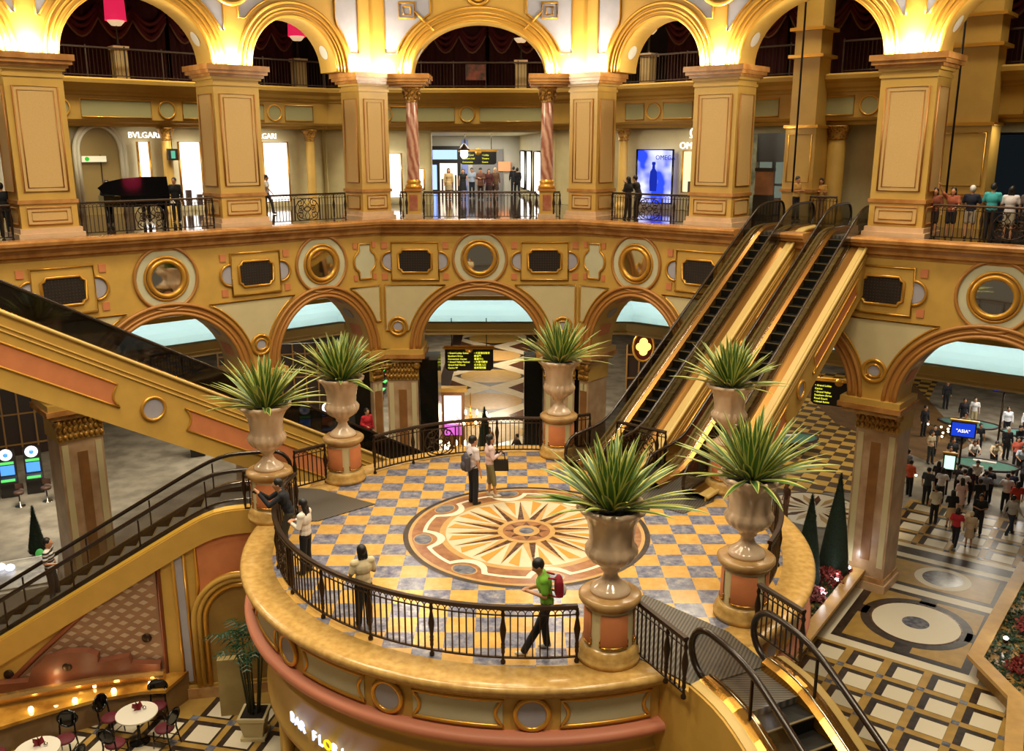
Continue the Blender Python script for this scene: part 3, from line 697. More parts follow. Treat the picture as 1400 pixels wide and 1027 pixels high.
text('lettering', 'OMEGA', .3, emis('advert_letter', '#2a3aa0', .8), fmat('right', -.9, -7.95, 7.95), bpy.data.objects.get('shop_window.005'), .005)
o = thing('moon_sign', 'blue round sign with a white crescent beside the right pillar', 'sign'); g = MB(); disc(g, (11.08, 8.62), .3, -7.5, emis('sign_blue', '#3a6ad0', 1.0)); g.build('blue_disc', o, xf=xf('right'))
g = MB(); g.plate([(11.08 + .2 * math.cos(t), 8.62 + .2 * math.sin(t)) for t in [R(60 + 24 * i) for i in range(11)]] + [(11.16 + .15 * math.cos(t), 8.62 + .15 * math.sin(t)) for t in [R(290 - 22 * i) for i in range(10)]], -7.5, -7.46, letter); g.build('crescent', o, xf=xf('right'))
# big gold piers behind the escalator heads, with tall dark poles
for s0, s1, lab in ((5.75, 7.0, 'tall square gold pier rising behind the escalator heads'), (11.6, 13.3, 'tall square gold pier behind the onlookers at right')):
    o = thing('pier', lab, 'pier', kind='thing')
    g = MB(); g.b2((s0, -7.3, ZU), (s1, -6.0, 9.35), gold); g.b2((s0 + .1, -7.2, 9.35), (s1 - .1, -6.1, 17.4), gold); g.build('shaft', o, xf=xf('right'))
    for z in (9.25, 11.9, 12.9, ZU + 1.1): g = MB(); g.b2((s0 - .08, -7.4, z), (s1 + .08, -5.92, z + .12), gilt if z > 9 else crn_m); g.build('band', o, xf=xf('right'))
    g = MB(); poly_tube(g, [(s0 + .15, ZU + 1.5), (s1 - .15, ZU + 1.5), (s1 - .15, 9.0), (s0 + .15, 9.0)], .03, gilt, -5.99); g.build('panel_frame', o, xf=xf('right'))
for s, lab in ((7.5, 'thin dark vertical cable left, above the escalator heads'), (12.85, 'thin dark vertical cable right, above the onlookers')):
    g = MB(); g.tube([(s, -3, 6.9), (s, -3, 17.4)], .035, black, 6); g.build('hanging_cable', xf=xf('right'), label=lab, cat='cable')
o = thing('wall_panel', 'tall green and grey foliage mural panel left of the dark shop front', 'mural'); g = MB(); g.b2((2.9, -7.98, 5.9), (3.65, -7.94, 9.1), mat('foliage_mural', '#8f8f78', .6, 0, .9, 2.2, '#3c4030')); g.build('panel', o, xf=xf('right'))
# ---- corridor behind the middle arch
g = MB()
x0, x1 = cl[0], cr[0]
YE = 62.0; xl = -7.0; xe = .5
g.b2((xl - .3, 48.3, ZU), (xl, YE, 9.4), shopwall); g.b2((xl, 48.31, ZU), (x0 - .3, 48.5, 9.4), shopwall)
g.prism([(x1, 48.3), (x1 + .3, 48.3), (xe + .3, YE), (xe, YE)], ZU, 9.4, shopwall); g.b2((xl - .3, YE, ZU), (xe + .3, YE + .3, 9.4), mat('end_wall', '#b8b4a6', .6)); g.build('wall_corridor', kind='structure')
g = MB(); g.b2((xl - .3, 48.0, 9.25), (x1 + .3, YE, 9.45), mat('corridor_ceiling', '#e0dcae', .6)); g.build('ceiling_corridor', kind='structure')
for y in (50.5, 55, 59.5): area('corridor_fill', (-2.5, y, 9.2), 3.0, 230, (1, .96, .84), sy=1.5)  # area lights added to brighten the corridor and its end wall
g = MB(); g.b2((-5.6, YE - .3, ZU), (-3.4, YE - .05, 8.6), shopdark); sb = g.build('storefront', label='blue-lit dark framed shop front at the left end of the corridor', cat='shop front', kind='thing')
g = MB(); g.b2((-5.2, YE - .36, 7.75), (-3.6, YE - .3, 8.35), emis('blue_fascia', '#8fa8ff', 2.4)); g.b2((-5.45, YE - .36, 5.8), (-4.95, YE - .3, 7.4), MATS['blue_fascia']); g.build('lit_fascia', sb)
g = MB(); g.b2((-4.75, YE - .36, 5.75), (-3.6, YE - .3, 7.5), emis('warm_display', '#ffe6c8', 1.8)); g.build('lit_display', sb)
g = MB()
for k in range(5): g.b2((-4.65 + k * .22, YE - .4, 5.75), (-4.53 + k * .22, YE - .36, 6.5 + .25 * (k % 3)), mat('display_goods', '#4a3a38', .5))
g.build('displayed_goods', sb)
g = MB(); g.b2((-2.6, YE - .1, ZU), (-.6, YE - .02, 8.4), mat('end_shutter', '#7d7a78', .5)); g.b2((-.9, YE - .2, 7.0), (-.1, YE - .1, 7.6), mat('orange_poster', '#d08050', .6, emit='#e0a070', estr=.6)); g.b2((-3.3, YE - .1, ZU), (-2.9, YE - .02, 9.0), mat('blue_pilaster', '#7a86c0', .5)); g.build('wall_corridor_end', kind='structure')
def rw(t): return (x1 + (xe - x1) * t - .03, 48.3 + (YE - 48.3) * t)
for i, (t0, t1) in enumerate(((.10, .34), (.44, .64), (.72, .92))):
    a, b = rw(t0), rw(t1); o = thing('shop_window', ('large white lit shop window on the right corridor wall, nearest the gallery', 'second white lit shop window on the right corridor wall', 'farthest white lit shop window on the right corridor wall')[i], 'window', kind='thing')
    g = MB(); g.add([a + (6.0,), b + (6.0,), b + (8.3,), a + (8.3,)], [(0, 1, 2, 3)], shopwhite); g.build('lit_display', o)
    g = MB(); g.tube([(a[0] - .02, a[1], 6.0), (b[0] - .02, b[1], 6.0), (b[0] - .02, b[1], 8.3), (a[0] - .02, a[1], 8.3)], .06, shopdark, 5, closed=True); g.build('frame', o)
def led_board(name, lab, loc, w, h, rows, rz=0.0, gold_top=True):
    o = thing(name, lab, 'sign', loc, rz)
    g = MB(); P = [(-w / 2, h), (-w / 2, .12 * h), (-w / 2 + .06 * w, 0), (w / 2 - .06 * w, 0), (w / 2, .12 * h), (w / 2, h)]; g.plate(P, .12, -.12, shopdark); g.build('board', o)
    if gold_top:
        g = MB(); g.b2((-w / 2 - .1, -.2, h), (w / 2 + .1, .2, h + .06), gilt); g.b2((-w / 2 - .04, -.16, h + .06), (w / 2 + .04, .16, h + .14), gilt); g.lathe([(.0, -.18), (.2, -.18), (.2, -.14), (0, -.12)], (0, 0, h + .0), gilt, 14, axis='y'); g.build('gold_cornice', o)
    g = MB()
    for x in (-w * .36, w * .36): g.tube([(x, 0, h), (x, 0, h + 1.6)], .025, iron, 5)
    g.build('hanger', o)
    if rows:
        fs = .82 * h / (len(rows) + 1.6)
        for i, (a, b) in enumerate(rows):
            z = h * .86 - (i + .75) * h * .82 / len(rows) + .02
            for bd, x, al in ((a, -w * .44, 'LEFT'), (b, w * .10, 'LEFT')):
                if bd: text('lettering', bd, fs, ledyel, Matrix.Translation((x, -.125, z)) @ Matrix.Rotation(R(90), 4, 'X'), o, .004, al)
    return o
led_board('direction_board', 'black hanging direction board with yellow lettering in the gallery corridor', (-1.95, 54.5, 7.55), 2.1, .72, [('Grand Canal', '\u2022 Lobby'), ('Southern Hall', 'Theatre'), ('Convention', 'Casino')])
o = thing('lantern', 'black hanging corridor lantern with a white light', 'lantern', (-2.75, 54.0, 7.75)); g = MB(); g.lathe([(0, 1.0), (.08, .95), (.3, .7), (.34, .6), (.0, .6)], (0, 0, 0), iron, 12); g.build('hood', o)
g = MB(); g.lathe([(0, .6), (.2, .58), (.22, .3), (.1, .15), (0, .15)], (0, 0, 0), spot_w, 12); g.build('glowing_globe', o); g = MB(); g.tube([(0, 0, 1), (0, 0, 1.4)], .02, iron, 5); g.build('stem', o)
g = MB(); g.b2((-2.45, 47.9, 9.42), (-1.55, 48.0, 9.62), shopdark); o = g.build('ceiling_sign', label='small dark sign plate above the corridor mouth', cat='sign')
# ------------------------------------------------------------------ the round terrace
cx0, cy0 = C0
def cpt(r, deg): return (cx0 + r * math.cos(R(deg)), cy0 + r * math.sin(R(deg)))
g = MB(); n = 96
g.add([cpt(5.62, 360 * i / n) + (0.0,) for i in range(n)], [tuple(range(n))], checker); g.build('floor_terrace', kind='structure')
g = MB()
lipP = [(5.62, .0), (5.62, .012), (6.2, .012), (6.26, -.01), (6.29, -.06), (6.27, -.12), (6.2, -.15), (6.2, -.2), (6.14, -.24), (6.1, -.3), (6.05, -.32)]
g.lathe(lipP, (cx0, cy0, 0), ledge_m, 120); g.build('trim_8', kind='structure')
g = MB()
g.lathe([(6.03, -.28), (6.03, -.92)], (cx0, cy0, 0), goldp, 120)
g.lathe([(6.03, -.92), (6.22, -.94), (6.26, -1.0), (6.24, -1.1), (6.12, -1.16)], (cx0, cy0, 0), pinkband, 120)
g.lathe([(6.12, -1.16), (5.96, -1.25), (5.9, -1.45), (5.98, -1.52), (5.98, -1.6), (5.86, -1.7), (5.84, -2.7), (5.9, -2.75), (5.9, -2.9), (5.2, -2.9)], (cx0, cy0, 0), gold, 120)
g.lathe([(5.2, -2.9), (5.2, -6.8)], (cx0, cy0, 0), mat('bar_dark', '#2a1c14', .6), 60)
dr = g.build('wall_terrace', kind='structure')
def band_poly(a0, a1, z0, z1, r=6.045, n=10): 
    return [(r, a0 + (a1 - a0) * i / n, z0) for i in range(n + 1)] + [(r, a1 - (a1 - a0) * i / n, z1) for i in range(n + 1)]
def cyl(p): x, y = cpt(p[0], p[1]); return (x, y, p[2])
for a0 in range(150, 320, 24):                                # sage panels with lilac roundels between them
    g = MB(); Z0, Z1 = -.84, -.36; n = 12; a, b = a0 + 4.6, a0 + 19.4
    vs = []
    for i in range(n + 1): 
        t = a + (b - a) * i / n; vs += [cyl((6.045, t, Z0)), cyl((6.045, t, Z1))]
    g.add(vs, [(2 * i, 2 * i + 2, 2 * i + 3, 2 * i + 1) for i in range(n)], sage)
    g.tube([cyl((6.05, a + (b - a) * i / n, Z0)) for i in range(n + 1)] + [cyl((6.05, b - 1.2 * math.sin(PI * i / 6), Z0 + (Z1 - Z0) * i / 6)) for i in range(1, 6)] + [cyl((6.05, b - (b - a) * i / n, Z1)) for i in range(n + 1)] + [cyl((6.05, a + 1.2 * math.sin(PI * i / 6), Z1 + (Z0 - Z1) * i / 6)) for i in range(1, 6)], .035, gilt, 6, closed=True)
    g.build('fascia_panel', dr)
    g = MB(); c = cyl((6.03, a0, -.6)); t = R(a0); u = (-math.sin(t), math.cos(t)); o_ = (math.cos(t) * .03, math.sin(t) * .03)
    pt = lambda r, q, e: (c[0] + u[0] * r * math.cos(q) + o_[0] * e, c[1] + u[1] * r * math.cos(q) + o_[1] * e, c[2] + r * math.sin(q))
    g.add([pt(.27, 2 * PI * i / 24, 1.2) for i in range(24)], [tuple(range(24))], lilac)
    g.tube([pt(.28, 2 * PI * i / 24, 1.2) for i in range(24)], .045, gilt, 6, closed=True); g.build('fascia_roundel', dr)
# medallion
g = MB(); zz = [.004]
def rg(r0, r1, m, n=72, poly=None):
    z = zz[0]; zz[0] += .0012
    g.add([cpt(r1, 360 * i / n) + (z,) for i in range(n)] + ([cpt(r0, 360 * i / n) + (z,) for i in range(n)] if r0 else []), [(i, (i + 1) % n, n + (i + 1) % n, n + i) for i in range(n)] if r0 else [tuple(range(n))], m)
rg(2.68, 2.8, c_dark); rg(2.6, 2.68, c_tan); rg(1.98, 2.6, c_rust); rg(1.84, 1.98, c_tan); rg(0, 1.84, c_cream)
def wav(k):
    P = []
    for i in range(288):
        a = 360 * i / 288; dd = ((a - 11 + 22.5) % 45) - 22.5; r = 2.36
        lx = 2.36 * math.sin(R(dd)); 
        if abs(lx) < .40 + k: r = 2.42 - math.sqrt(max(0, (.40 + k) ** 2 - lx * lx)) * .95
        P.append((min(r, 2.36) - k * .4, a))
    return P
z = zz[0]; zz[0] += .0012
A = wav(0); B = wav(.09)
g.add([cpt(r, a) + (z,) for r, a in A] + [cpt(r - .05, a) + (z,) for r, a in B], [(i, (i + 1) % 288, 288 + (i + 1) % 288, 288 + i) for i in range(288)], c_white)
z = zz[0]; zz[0] += .0012
for k in range(8):
    c = cpt(2.36, 11 + 45 * k); t = R(11 + 45 * k)
    for r, m, e in ((.30, c_tan, 0), (.27, c_blue, .0006)):
        g.add([(c[0] + math.cos(t) * r * .72 * math.cos(q) - math.sin(t) * r * math.sin(q), c[1] + math.sin(t) * r * .72 * math.cos(q) + math.cos(t) * r * math.sin(q), z + e) for q in [2 * PI * i / 24 for i in range(24)]], [tuple(range(24))], m)
zz[0] += .002; z = zz[0]
for k in range(16):
    t = 360 / 16 * k + 4; w = 360 / 32
    p0 = cpt(.64, t - w * 1.25); p1 = cpt(.64, t + w * 1.25); pm = cpt(.6, t); tip = cpt(1.8, t)
    g.add([p + (z,) for p in (pm, tip, p1)], [(0, 1, 2)], c_brown); g.add([p + (z,) for p in (p0, tip, pm)], [(0, 1, 2)], c_tan)
    q0 = cpt(.9, t + w); q1 = cpt(1.82, t + w + 1.5); q2 = cpt(1.70, t + w - 6.5)
    g.add([p + (z + .0008,) for p in (q0, q1, q2)], [(0, 1, 2)], c_ochre)
zz[0] += .002
rg(.52, .66, c_tan, 40); rg(0, .54, c_rust, 40); z = zz[0]
for k in range(8): g.add([p + (z,) for p in (cpt(.28, 45 * k - 20), cpt(.5, 45 * k), cpt(.28, 45 * k + 20))], [(0, 1, 2)], c_brown)
zz[0] += .0012; rg(0, .3, c_tan, 32); rg(0, .17, c_blue, 24)
g.build('floor_medallion', kind='structure')
# grey landing plates in front of the escalators
land = mat('ribbed_landing_plate', '#5a544c', .45, .3); nt = land.node_tree; tc = nt.nodes.new('ShaderNodeTexCoord'); mp = nt.nodes.new('ShaderNodeMapping'); mp.inputs['Rotation'].default_value = (0, 0, R(26)); wv = nt.nodes.new('ShaderNodeTexWave'); wv.inputs['Scale'].default_value = 5.0; cr = nt.nodes.new('ShaderNodeValToRGB'); cr.color_ramp.elements[0].color = lin('#3e3a34'); cr.color_ramp.elements[1].color = lin('#6e675c')
nt.links.new(tc.outputs['Object'], mp.inputs['Vector']); nt.links.new(mp.outputs[0], wv.inputs['Vector']); nt.links.new(wv.outputs['Fac'], cr.inputs[0]); nt.links.new(cr.outputs[0], nt.nodes['Principled BSDF'].inputs['Base Color'])
def plate_poly(P, nm): h = MB(); h.prism([p for p in P], -.02, .022, land); h.build(nm, kind='structure')
dFR = (math.cos(R(-64)), math.sin(R(-64))); nFR = (-dFR[1], dFR[0])
def fr(u, v): return (3.75 + dFR[0] * u + nFR[0] * v, 13.3 + dFR[1] * u + nFR[1] * v)
plate_poly([(2.0, 16.0), (2.6, 16.3), (3.9, 14.9), fr(-.9, .8), fr(-.2, .75), fr(-.2, -.75), fr(-1.3, -1.1)], 'floor_landing_front')
plate_poly([(-6.6, 22.3), (-6.6, 20.75), (-5.6, 20.7), (-5.2, 19.9), (-4.55, 19.95), (-3.35, 21.0), (-4.9, 22.0)], 'floor_landing_left')
plate_poly([(1.9, 23.6), (2.6, 22.2), (3.2, 21.1), (4.1, 20.4), (5.0, 21.2), (5.4, 22.6), (4.6, 24.0), (3.2, 24.9), (2.0, 24.6)], 'floor_landing_right')
# stems carrying the escalator heads
g = MB(); g.prism([fr(-1.5, -.93), fr(.3, -.93), fr(.3, .93), fr(-1.5, .93)], -3.0, -.012, goldp); g.build('floor_stem_front', kind='structure')
LDd = (math.cos(R(190)), math.sin(R(190))); LDn = (-LDd[1], LDd[0])
T_LD = (-7.3, 21.35)
def ld(u, v): return (T_LD[0] + LDd[0] * u + LDn[0] * v, T_LD[1] + LDd[1] * u + LDn[1] * v)   # v>0 towards the camera
g = MB(); g.prism([ld(-2.2, -.94), ld(.0, -.94), ld(.0, .94), ld(-2.2, .94)], -.5, -.012, goldp); g.build('floor_stem_left', kind='structure')
g = MB(); g.prism([(2.0, 24.3), (4.6, 26.6), (7.2, 24.2), (5.2, 22.0)], -.6, -.012, goldp); g.build('floor_stem_right', kind='structure')

# ------------------------------------------------------------------ urns, pedestals, agaves
def make_pedestal(lab, c, rz):
    o = thing('pedestal', lab, 'pedestal', (c[0], c[1], .012), rz, 'round pedestals on the terrace')
    g = MB(); g.lathe([(0, 0), (.54, 0), (.55, .1), (.5, .13), (.52, .2), (.47, .26), (.45, .3), (0, .3)], (0, 0, 0), ledge_m, 32); g.build('base', o)
    g = MB(); g.lathe([(.42, .28), (.42, 1.02)], (0, 0, 0), cream, 32); g.build('drum', o)
    for k in range(4):
        h = MB(); a = k * PI / 2; h.lathe([(.425, .36), (.437, .38), (.437, .94), (.425, .96)], (0, 0, 0), salmon, 8, a + .22, a + PI / 2 - .22)
        pp = h.build('panel', o); h = MB()
        h.tube([(.44 * math.cos(a + .22 + (PI / 2 - .44) * i / 8), .44 * math.sin(a + .22 + (PI / 2 - .44) * i / 8), .37) for i in range(9)], .022, brass, 6)
        for q in (a + .2, a + PI / 2 - .2): h.tube([(.435 * math.cos(q), .435 * math.sin(q), .37), (.435 * math.cos(q), .435 * math.sin(q), .5)], .014, brass, 5)
        h.build('gilt_edge', pp)
    g = MB(); g.lathe([(0, 1.0), (.43, 1.0), (.44, 1.04), (.5, 1.07), (.53, 1.12), (.53, 1.18), (.48, 1.22), (0, 1.22)], (0, 0, 0), mat('pedestal_cap', '#b8935e', .25, 0, .3, 3, '#987244'), 32); g.build('cap', o)
    return o
URN = [(0, 0), (.30, 0), (.31, .05), (.26, .1), (.17, .17), (.115, .25), (.105, .32), (.15, .36), (.15, .40), (.19, .44), (.32, .53), (.385, .64), (.39, .70), (.35, .76), (.335, .80), (.34, .95), (.37, 1.12), (.42, 1.24), (.48, 1.30), (.52, 1.33), (.53, 1.37), (.50, 1.395), (.45, 1.38), (.42, 1.32), (.40, 1.26), (0, 1.26)]
URN_ME = None; AG_ME = []
def urn_mesh():
    n = 80; g = MB(); vs = []; fs = []
    for r, z in URN:
        lobe = .075 if .44 <= z <= .76 or z >= 1.24 else 0.0
        for i in range(n):
            a = 2 * PI * i / n; rr = r * (1 + (lobe * (abs(math.cos(8 * a)) - .5) if r > .2 else 0)); vs.append((rr * math.cos(a), rr * math.sin(a), z))
    for j in range(len(URN) - 1):
        for i in range(n): fs.append((j * n + i, j * n + (i + 1) % n, (j + 1) * n + (i + 1) % n, (j + 1) * n + i))
    g.add(vs, fs, urn_m, True); return g.mesh('urn_bowl')
def agave_mesh(seed, k=88):
    rnd = random.Random(seed); g = MB()
    for i in range(k):
        f = (i + .5) / k; az = i * 2.39996 + rnd.uniform(-.2, .2)
        el = R(84 - 74 * f ** 1.25 + rnd.uniform(-9, 9)); L = (1.30 + rnd.uniform(-.22, .14)) * (.88 + .10 * f); w = .066 + rnd.uniform(-.01, .016)
        r0 = .05 + .24 * f; z0 = 1.33 + rnd.uniform(0, .05); N = 7; vs = []; fs = []
        ca, sa = math.cos(az), math.sin(az); x = r0; z = z0; e = el
        tw = rnd.uniform(-.4, .4)
        for j in range(N + 1):
            t = j / N; ww = w * (.55 + 1.3 * t if t < .35 else 1.0 * (1 - ((t - .35) / .65) ** 1.8)) ; ww = max(ww, .002)
            for q, lift in ((-1, .016), (-.62, 0), (.62, 0), (1, .016)):
                lx = -sa * q * ww; ly = ca * q * ww; up = lift * ww / w + q * ww * tw * .5
                vs.append((ca * x + lx - ca * math.sin(e) * up, sa * x + ly - sa * math.sin(e) * up, z + up * math.cos(e)))
            x += math.cos(e) * L / N; z += math.sin(e) * L / N; e -= .02 + .07 * t * (1.2 - math.sin(max(el, 0)))
        gr = []; ye = []
        for j in range(N):
            b = j * 4; gr.append((b + 1, b + 2, b + 6, b + 5)); ye += [(b, b + 1, b + 5, b + 4), (b + 2, b + 3, b + 7, b + 6)]
        o = len(g.v); g.add(vs, gr, leaf_d, True); kk = g.mi(leaf_y)
        for q in ye: g.f.append(tuple(v + o for v in q)); g.m.append(kk); g.sm.append(True)
    return g.mesh('agave_leaves')
URN_ME = urn_mesh()
sm = MB(); sm.lathe([(0, 1.3), (.2, 1.33), (.4, 1.27)], (0, 0, 0), soil, 20); SOIL_ME = sm.mesh('urn_soil')
POTS = [('left of the head of the front escalator', (1.66, 14.12), .9, 11),
        ('right of the head of the front escalator', (4.32, 15.55), .5, 12),
        ('right of the feet of the rising escalators', (5.45, 22.05), .2, 13),
        ('left of the feet of the rising escalators', (1.32, 24.75), .6, 14),
        ('at the left end of the far railing', (-4.4, 22.75), .3, 15),
        ('right behind the man with the camera', (-5.68, 20.2), .8, 16)]
for w_, c, rz, sd in POTS:
    make_pedestal('round cream pedestal with salmon panels ' + w_, c, rz)
    u = thing('urn', 'glossy lobed tan marble urn ' + w_, 'urn', (c[0], c[1], 1.232), rz, 'marble urns on the pedestals'); u.scale = (1.12, 1.12, 1.13); inst('bowl', URN_ME, u); inst('soil', SOIL_ME, u)
    a = inst('agave_plant', agave_mesh(sd), None, (c[0], c[1], 1.40), (0, 0, rz)); tag(a, 'spiky variegated agave in the urn ' + w_, 'plant', 'agaves in the urns')

# ------------------------------------------------------------------ railings
BAL = {}
def bal_mesh(h):
    k = round(h, 2)
    if k not in BAL: g = MB(); g.box((0, 0, h / 2), (.022, .022, h), iron); BAL[k] = g.mesh('baluster')
    return BAL[k]
PST = {}
def post_mesh(h):
    k = round(h, 2)
    if k not in PST:
        g = MB(); g.lathe([(0, 0), (.045, 0), (.045, .04), (.022, .08), (.022, .16 * h), (.035, .2 * h), (.03, .26 * h), (.04, .29 * h), (.03, .32 * h), (.04, .35 * h), (.028, .38 * h), (.06, .62 * h), (.03, .80 * h), (.024, .84 * h), (.04, .9 * h), (.024, .96 * h), (.024, h)], (0, 0, 0), iron, 8); PST[k] = g.mesh('post')
    return PST[k]
def railing(lab, path, z=0.0, h=1.05, gap=.125, post_every=10, scrolls=(), group=None, end_posts=True):
    P = [Vector((p[0], p[1])) for p in path]; D = [0.0]
    for a, b in zip(P, P[1:]): D.append(D[-1] + (b - a).length)
    L = D[-1]
    def at(s):
        s = min(max(s, 0), L)
        for i in range(len(D) - 1):
            if s <= D[i + 1] + 1e-9:
                t = (s - D[i]) / max(1e-9, D[i + 1] - D[i]); p = P[i].lerp(P[i + 1], t); d = P[i + 1] - P[i]; return p, math.atan2(d.y, d.x)
    o = thing('railing', lab, 'railing', (P[0].x, P[0].y, z), 0, group); O = Vector((P[0].x, P[0].y))
    loc = [(p.x - O.x, p.y - O.y) for p in P]
    def path3(zc): return [(x, y, zc) for x, y in loc]
    g = MB(); g.sweep(loc, [(-.04, h - .05), (.04, h - .05), (.055, h - .01), (.04, h + .02), (-.04, h + .02), (-.055, h - .01), (-.04, h - .05)], iron); g.build('top_rail', o)
    g = MB(); g.sweep(loc, [(-.02, .09), (.02, .09), (.02, .12), (-.02, .12), (-.02, .09)], iron); g.build('bottom_rail', o)
    g = MB(); g.sweep(loc, [(-.012, h - .17), (.012, h - .17), (.012, h - .15), (-.012, h - .15), (-.012, h - .17)], iron); g.build('middle_rail', o)
    n = max(2, round(L / gap)); sc = MB(); npost = 0
    for i in range(n + 1):
        s = L * i / n; p, a = at(s); q = (p.x - O.x, p.y - O.y)
        ins = any(c - w / 2 + .03 < s < c + w / 2 - .03 for c, w in scrolls)
        is_post = (i % post_every == 0 or (end_posts and i in (0, n))) and not ins
        if is_post: inst('post', post_mesh(h - .05), o, (q[0], q[1], 0), (0, 0, a)); npost += 1
        elif not ins: inst('baluster', bal_mesh(h - .26), o, (q[0], q[1], .11), (0, 0, a))
        if i < n and not ins:
            p2, _ = at(s + L / n); a0 = (p.x - O.x, p.y - O.y); b0 = (p2.x - O.x, p2.y - O.y)
            sc.tube([(a0[0] + (b0[0] - a0[0]) * (.5 - .5 * math.cos(t)), a0[1] + (b0[1] - a0[1]) * (.5 - .5 * math.cos(t)), h - .15 + .085 * math.sin(t)) for t in [PI * j / 6 for j in range(7)]], .009, iron, 4)
    if sc.v: sc.build('scallop_trim', o)
    for c, w in scrolls:
        p, a = at(c); g = MB(); zm = (h - .15 + .12) / 2; hh = (h - .27) / 2
        def pt(u, v): return (u, 0, zm + v)
        def spiral(cx_, cz_, r, t0, turns, sgn):
            return [pt(cx_ + r * (1 - .75 * k / 22) * math.cos(t0 + sgn * turns * 2 * PI * k / 22), cz_ + r * (1 - .75 * k / 22) * math.sin(t0 + sgn * turns * 2 * PI * k / 22)) for k in range(23)]
        for q in (-1, 1):
            g.box((q * w / 2, 0, zm), (.03, .03, 2 * hh), iron)
            for v in (-1, 1):
                g.tube(spiral(q * w * .27, v * hh * .58, w * .16, PI / 2 * v, 1.4, q), .018, iron, 5)
                g.tube(spiral(q * w * .24, v * hh * .16, w * .11, -PI / 2 * v, 1.3, -q), .016, iron, 5)
                g.tube([pt(q * w * .04, v * hh), pt(q * w * .1, v * hh * .6), pt(q * w * .02, v * hh * .3), pt(q * w * .12, 0)], .016, iron, 5)
        g.tube([pt(w * .13 * math.cos(t), hh * .2 * math.sin(t)) for t in [2 * PI * k / 16 for k in range(16)]], .018, iron, 5, closed=True)
        g.tube([pt(w * .46 * math.cos(t), hh * .96 * math.sin(t)) for t in [2 * PI * k / 28 for k in range(28)]], .018, iron, 5, closed=True)
        sp = g.build('scroll_panel', o); sp.location = (p.x - O.x, p.y - O.y, 0); sp.rotation_euler = (0, 0, a)
    return o
RR = 5.52
railing('long curved bronze railing along the front of the terrace, scroll panel at its left bend', arc(C0, RR, R(-82), R(-190), 60), .012, scrolls=[(6.85, .85)])
railing('curved bronze railing along the far side of the terrace behind the couple in pale shirts', arc(C0, RR, R(136.5), R(85), 30), .012, scrolls=[(2.05, .95)])
railing('curved bronze railing along the right side of the terrace behind the second urn', arc(C0, RR, R(-32), R(24), 34), .012)
railing('short bronze railing between the nearest pedestal and the front escalator', [fr(-1.75, -1.12), fr(-.05, -1.12)], .012)
railing('short bronze railing right of the front escalator head', [fr(-1.0, 1.15), fr(.1, 1.15)], .012)
railing('short bronze railing between the two left pedestals', [(-5.5, 21.9), (-4.85, 22.5)], .012)
railing('short bronze railing at the head of the left descending escalator', [ld(-1.35, 1.0), ld(-.75, 1.0)], .012)
railing('bronze railing with scroll panel between the feet of the rising escalators', [(2.95, 24.55), (4.15, 23.55)], .012, scrolls=[(.95, .7)])
railing('short bronze railing right of the far middle pedestal', [(1.75, 25.1), (2.25, 25.3)], .012)
def frail(f, a, b, lab, scr=True, d=-.9):
    p, q = fp(f, a, d, 0)[:2], fp(f, b, d, 0)[:2]; L = abs(b - a)
    railing(lab, [p, q], ZU, 1.1, .13, 11, [(L * .5, 1.1)] if scr else [])
frail('left', 11.0, 6.5, 'gallery railing in front of the grand piano')
frail('left', 4.4, 1.0, 'gallery railing between the second pillar and the cornered left pillar')
frail('left', 17.6, 13.1, 'gallery railing at the far left in front of the man in a dark suit')
frail('center', 1.7, 6.3, 'gallery railing across the mouth of the corridor, between the pink columns', False)
frail('center', .75, 1.0, 'short gallery railing left of the left pink column', False)
frail('center', 7.0, 7.25, 'short gallery railing right of the right pink column', False)
frail('right', .95, 4.4, 'gallery railing in front of the blue advertising panel')
frail('right', 13.1, 17.6, 'gallery railing the group of onlookers leans on')
frail('right', 8.0, 9.0, 'short gallery railing between the escalator heads', False, -3.5)
def brail(f, a, b, lab):                                     # dark balcony railing, far and high
    o = thing('balcony_railing', lab, 'railing', group='dark balcony railings'); d = DB[f] + .35; s0, s1 = min(a, b), max(a, b)
    g = MB(); g.b2((s0, d - .04, 12.55), (s1, d + .04, 12.62), mat('dull_bronze', '#4a3a30', .5, .4)); g.b2((s0, d - .02, 11.45), (s1, d + .02, 11.49), MATS['dull_bronze']); g.build('rails', o, xf=xf(f))
    g = MB(); k = int((s1 - s0) / .16)
    for i in range(k + 1): g.box((s0 + (s1 - s0) * i / k, d, 12.0), (.018, .018, 1.1), iron)
    b_ = g.build('balusters', o, xf=xf(f), kind='stuff')
    for i in range(int((s1 - s0) / 1.6) + 1): g = MB(); g.box((s0 + i * 1.6, d, 12.0), (.05, .05, 1.36), MATS['dull_bronze']); g.build('upright', o, xf=xf(f))
brail('left', -4.0, 9.0, 'dark balcony railing behind the left arches'); brail('left', 9.2, 20, 'dark balcony railing at the far left')
brail('center', -4.0, 12, 'dark balcony railing behind the middle arch'); brail('right', -3.0, 5.5, 'dark balcony railing right of the middle arch'); brail('right', 7.2, 20, 'dark balcony railing at the far right')
o = thing('balcony_picture', 'small square red patterned panel hanging on the balcony railing, middle arch', 'panel'); g = MB(); g.b2((3.0, -10.6, 11.75), (4.0, -10.55, 12.5), mat('picture_red', '#7a3a2a', .7, 0, .8, 3, '#2a2418')); g.build('panel', o, xf=xf('center'))

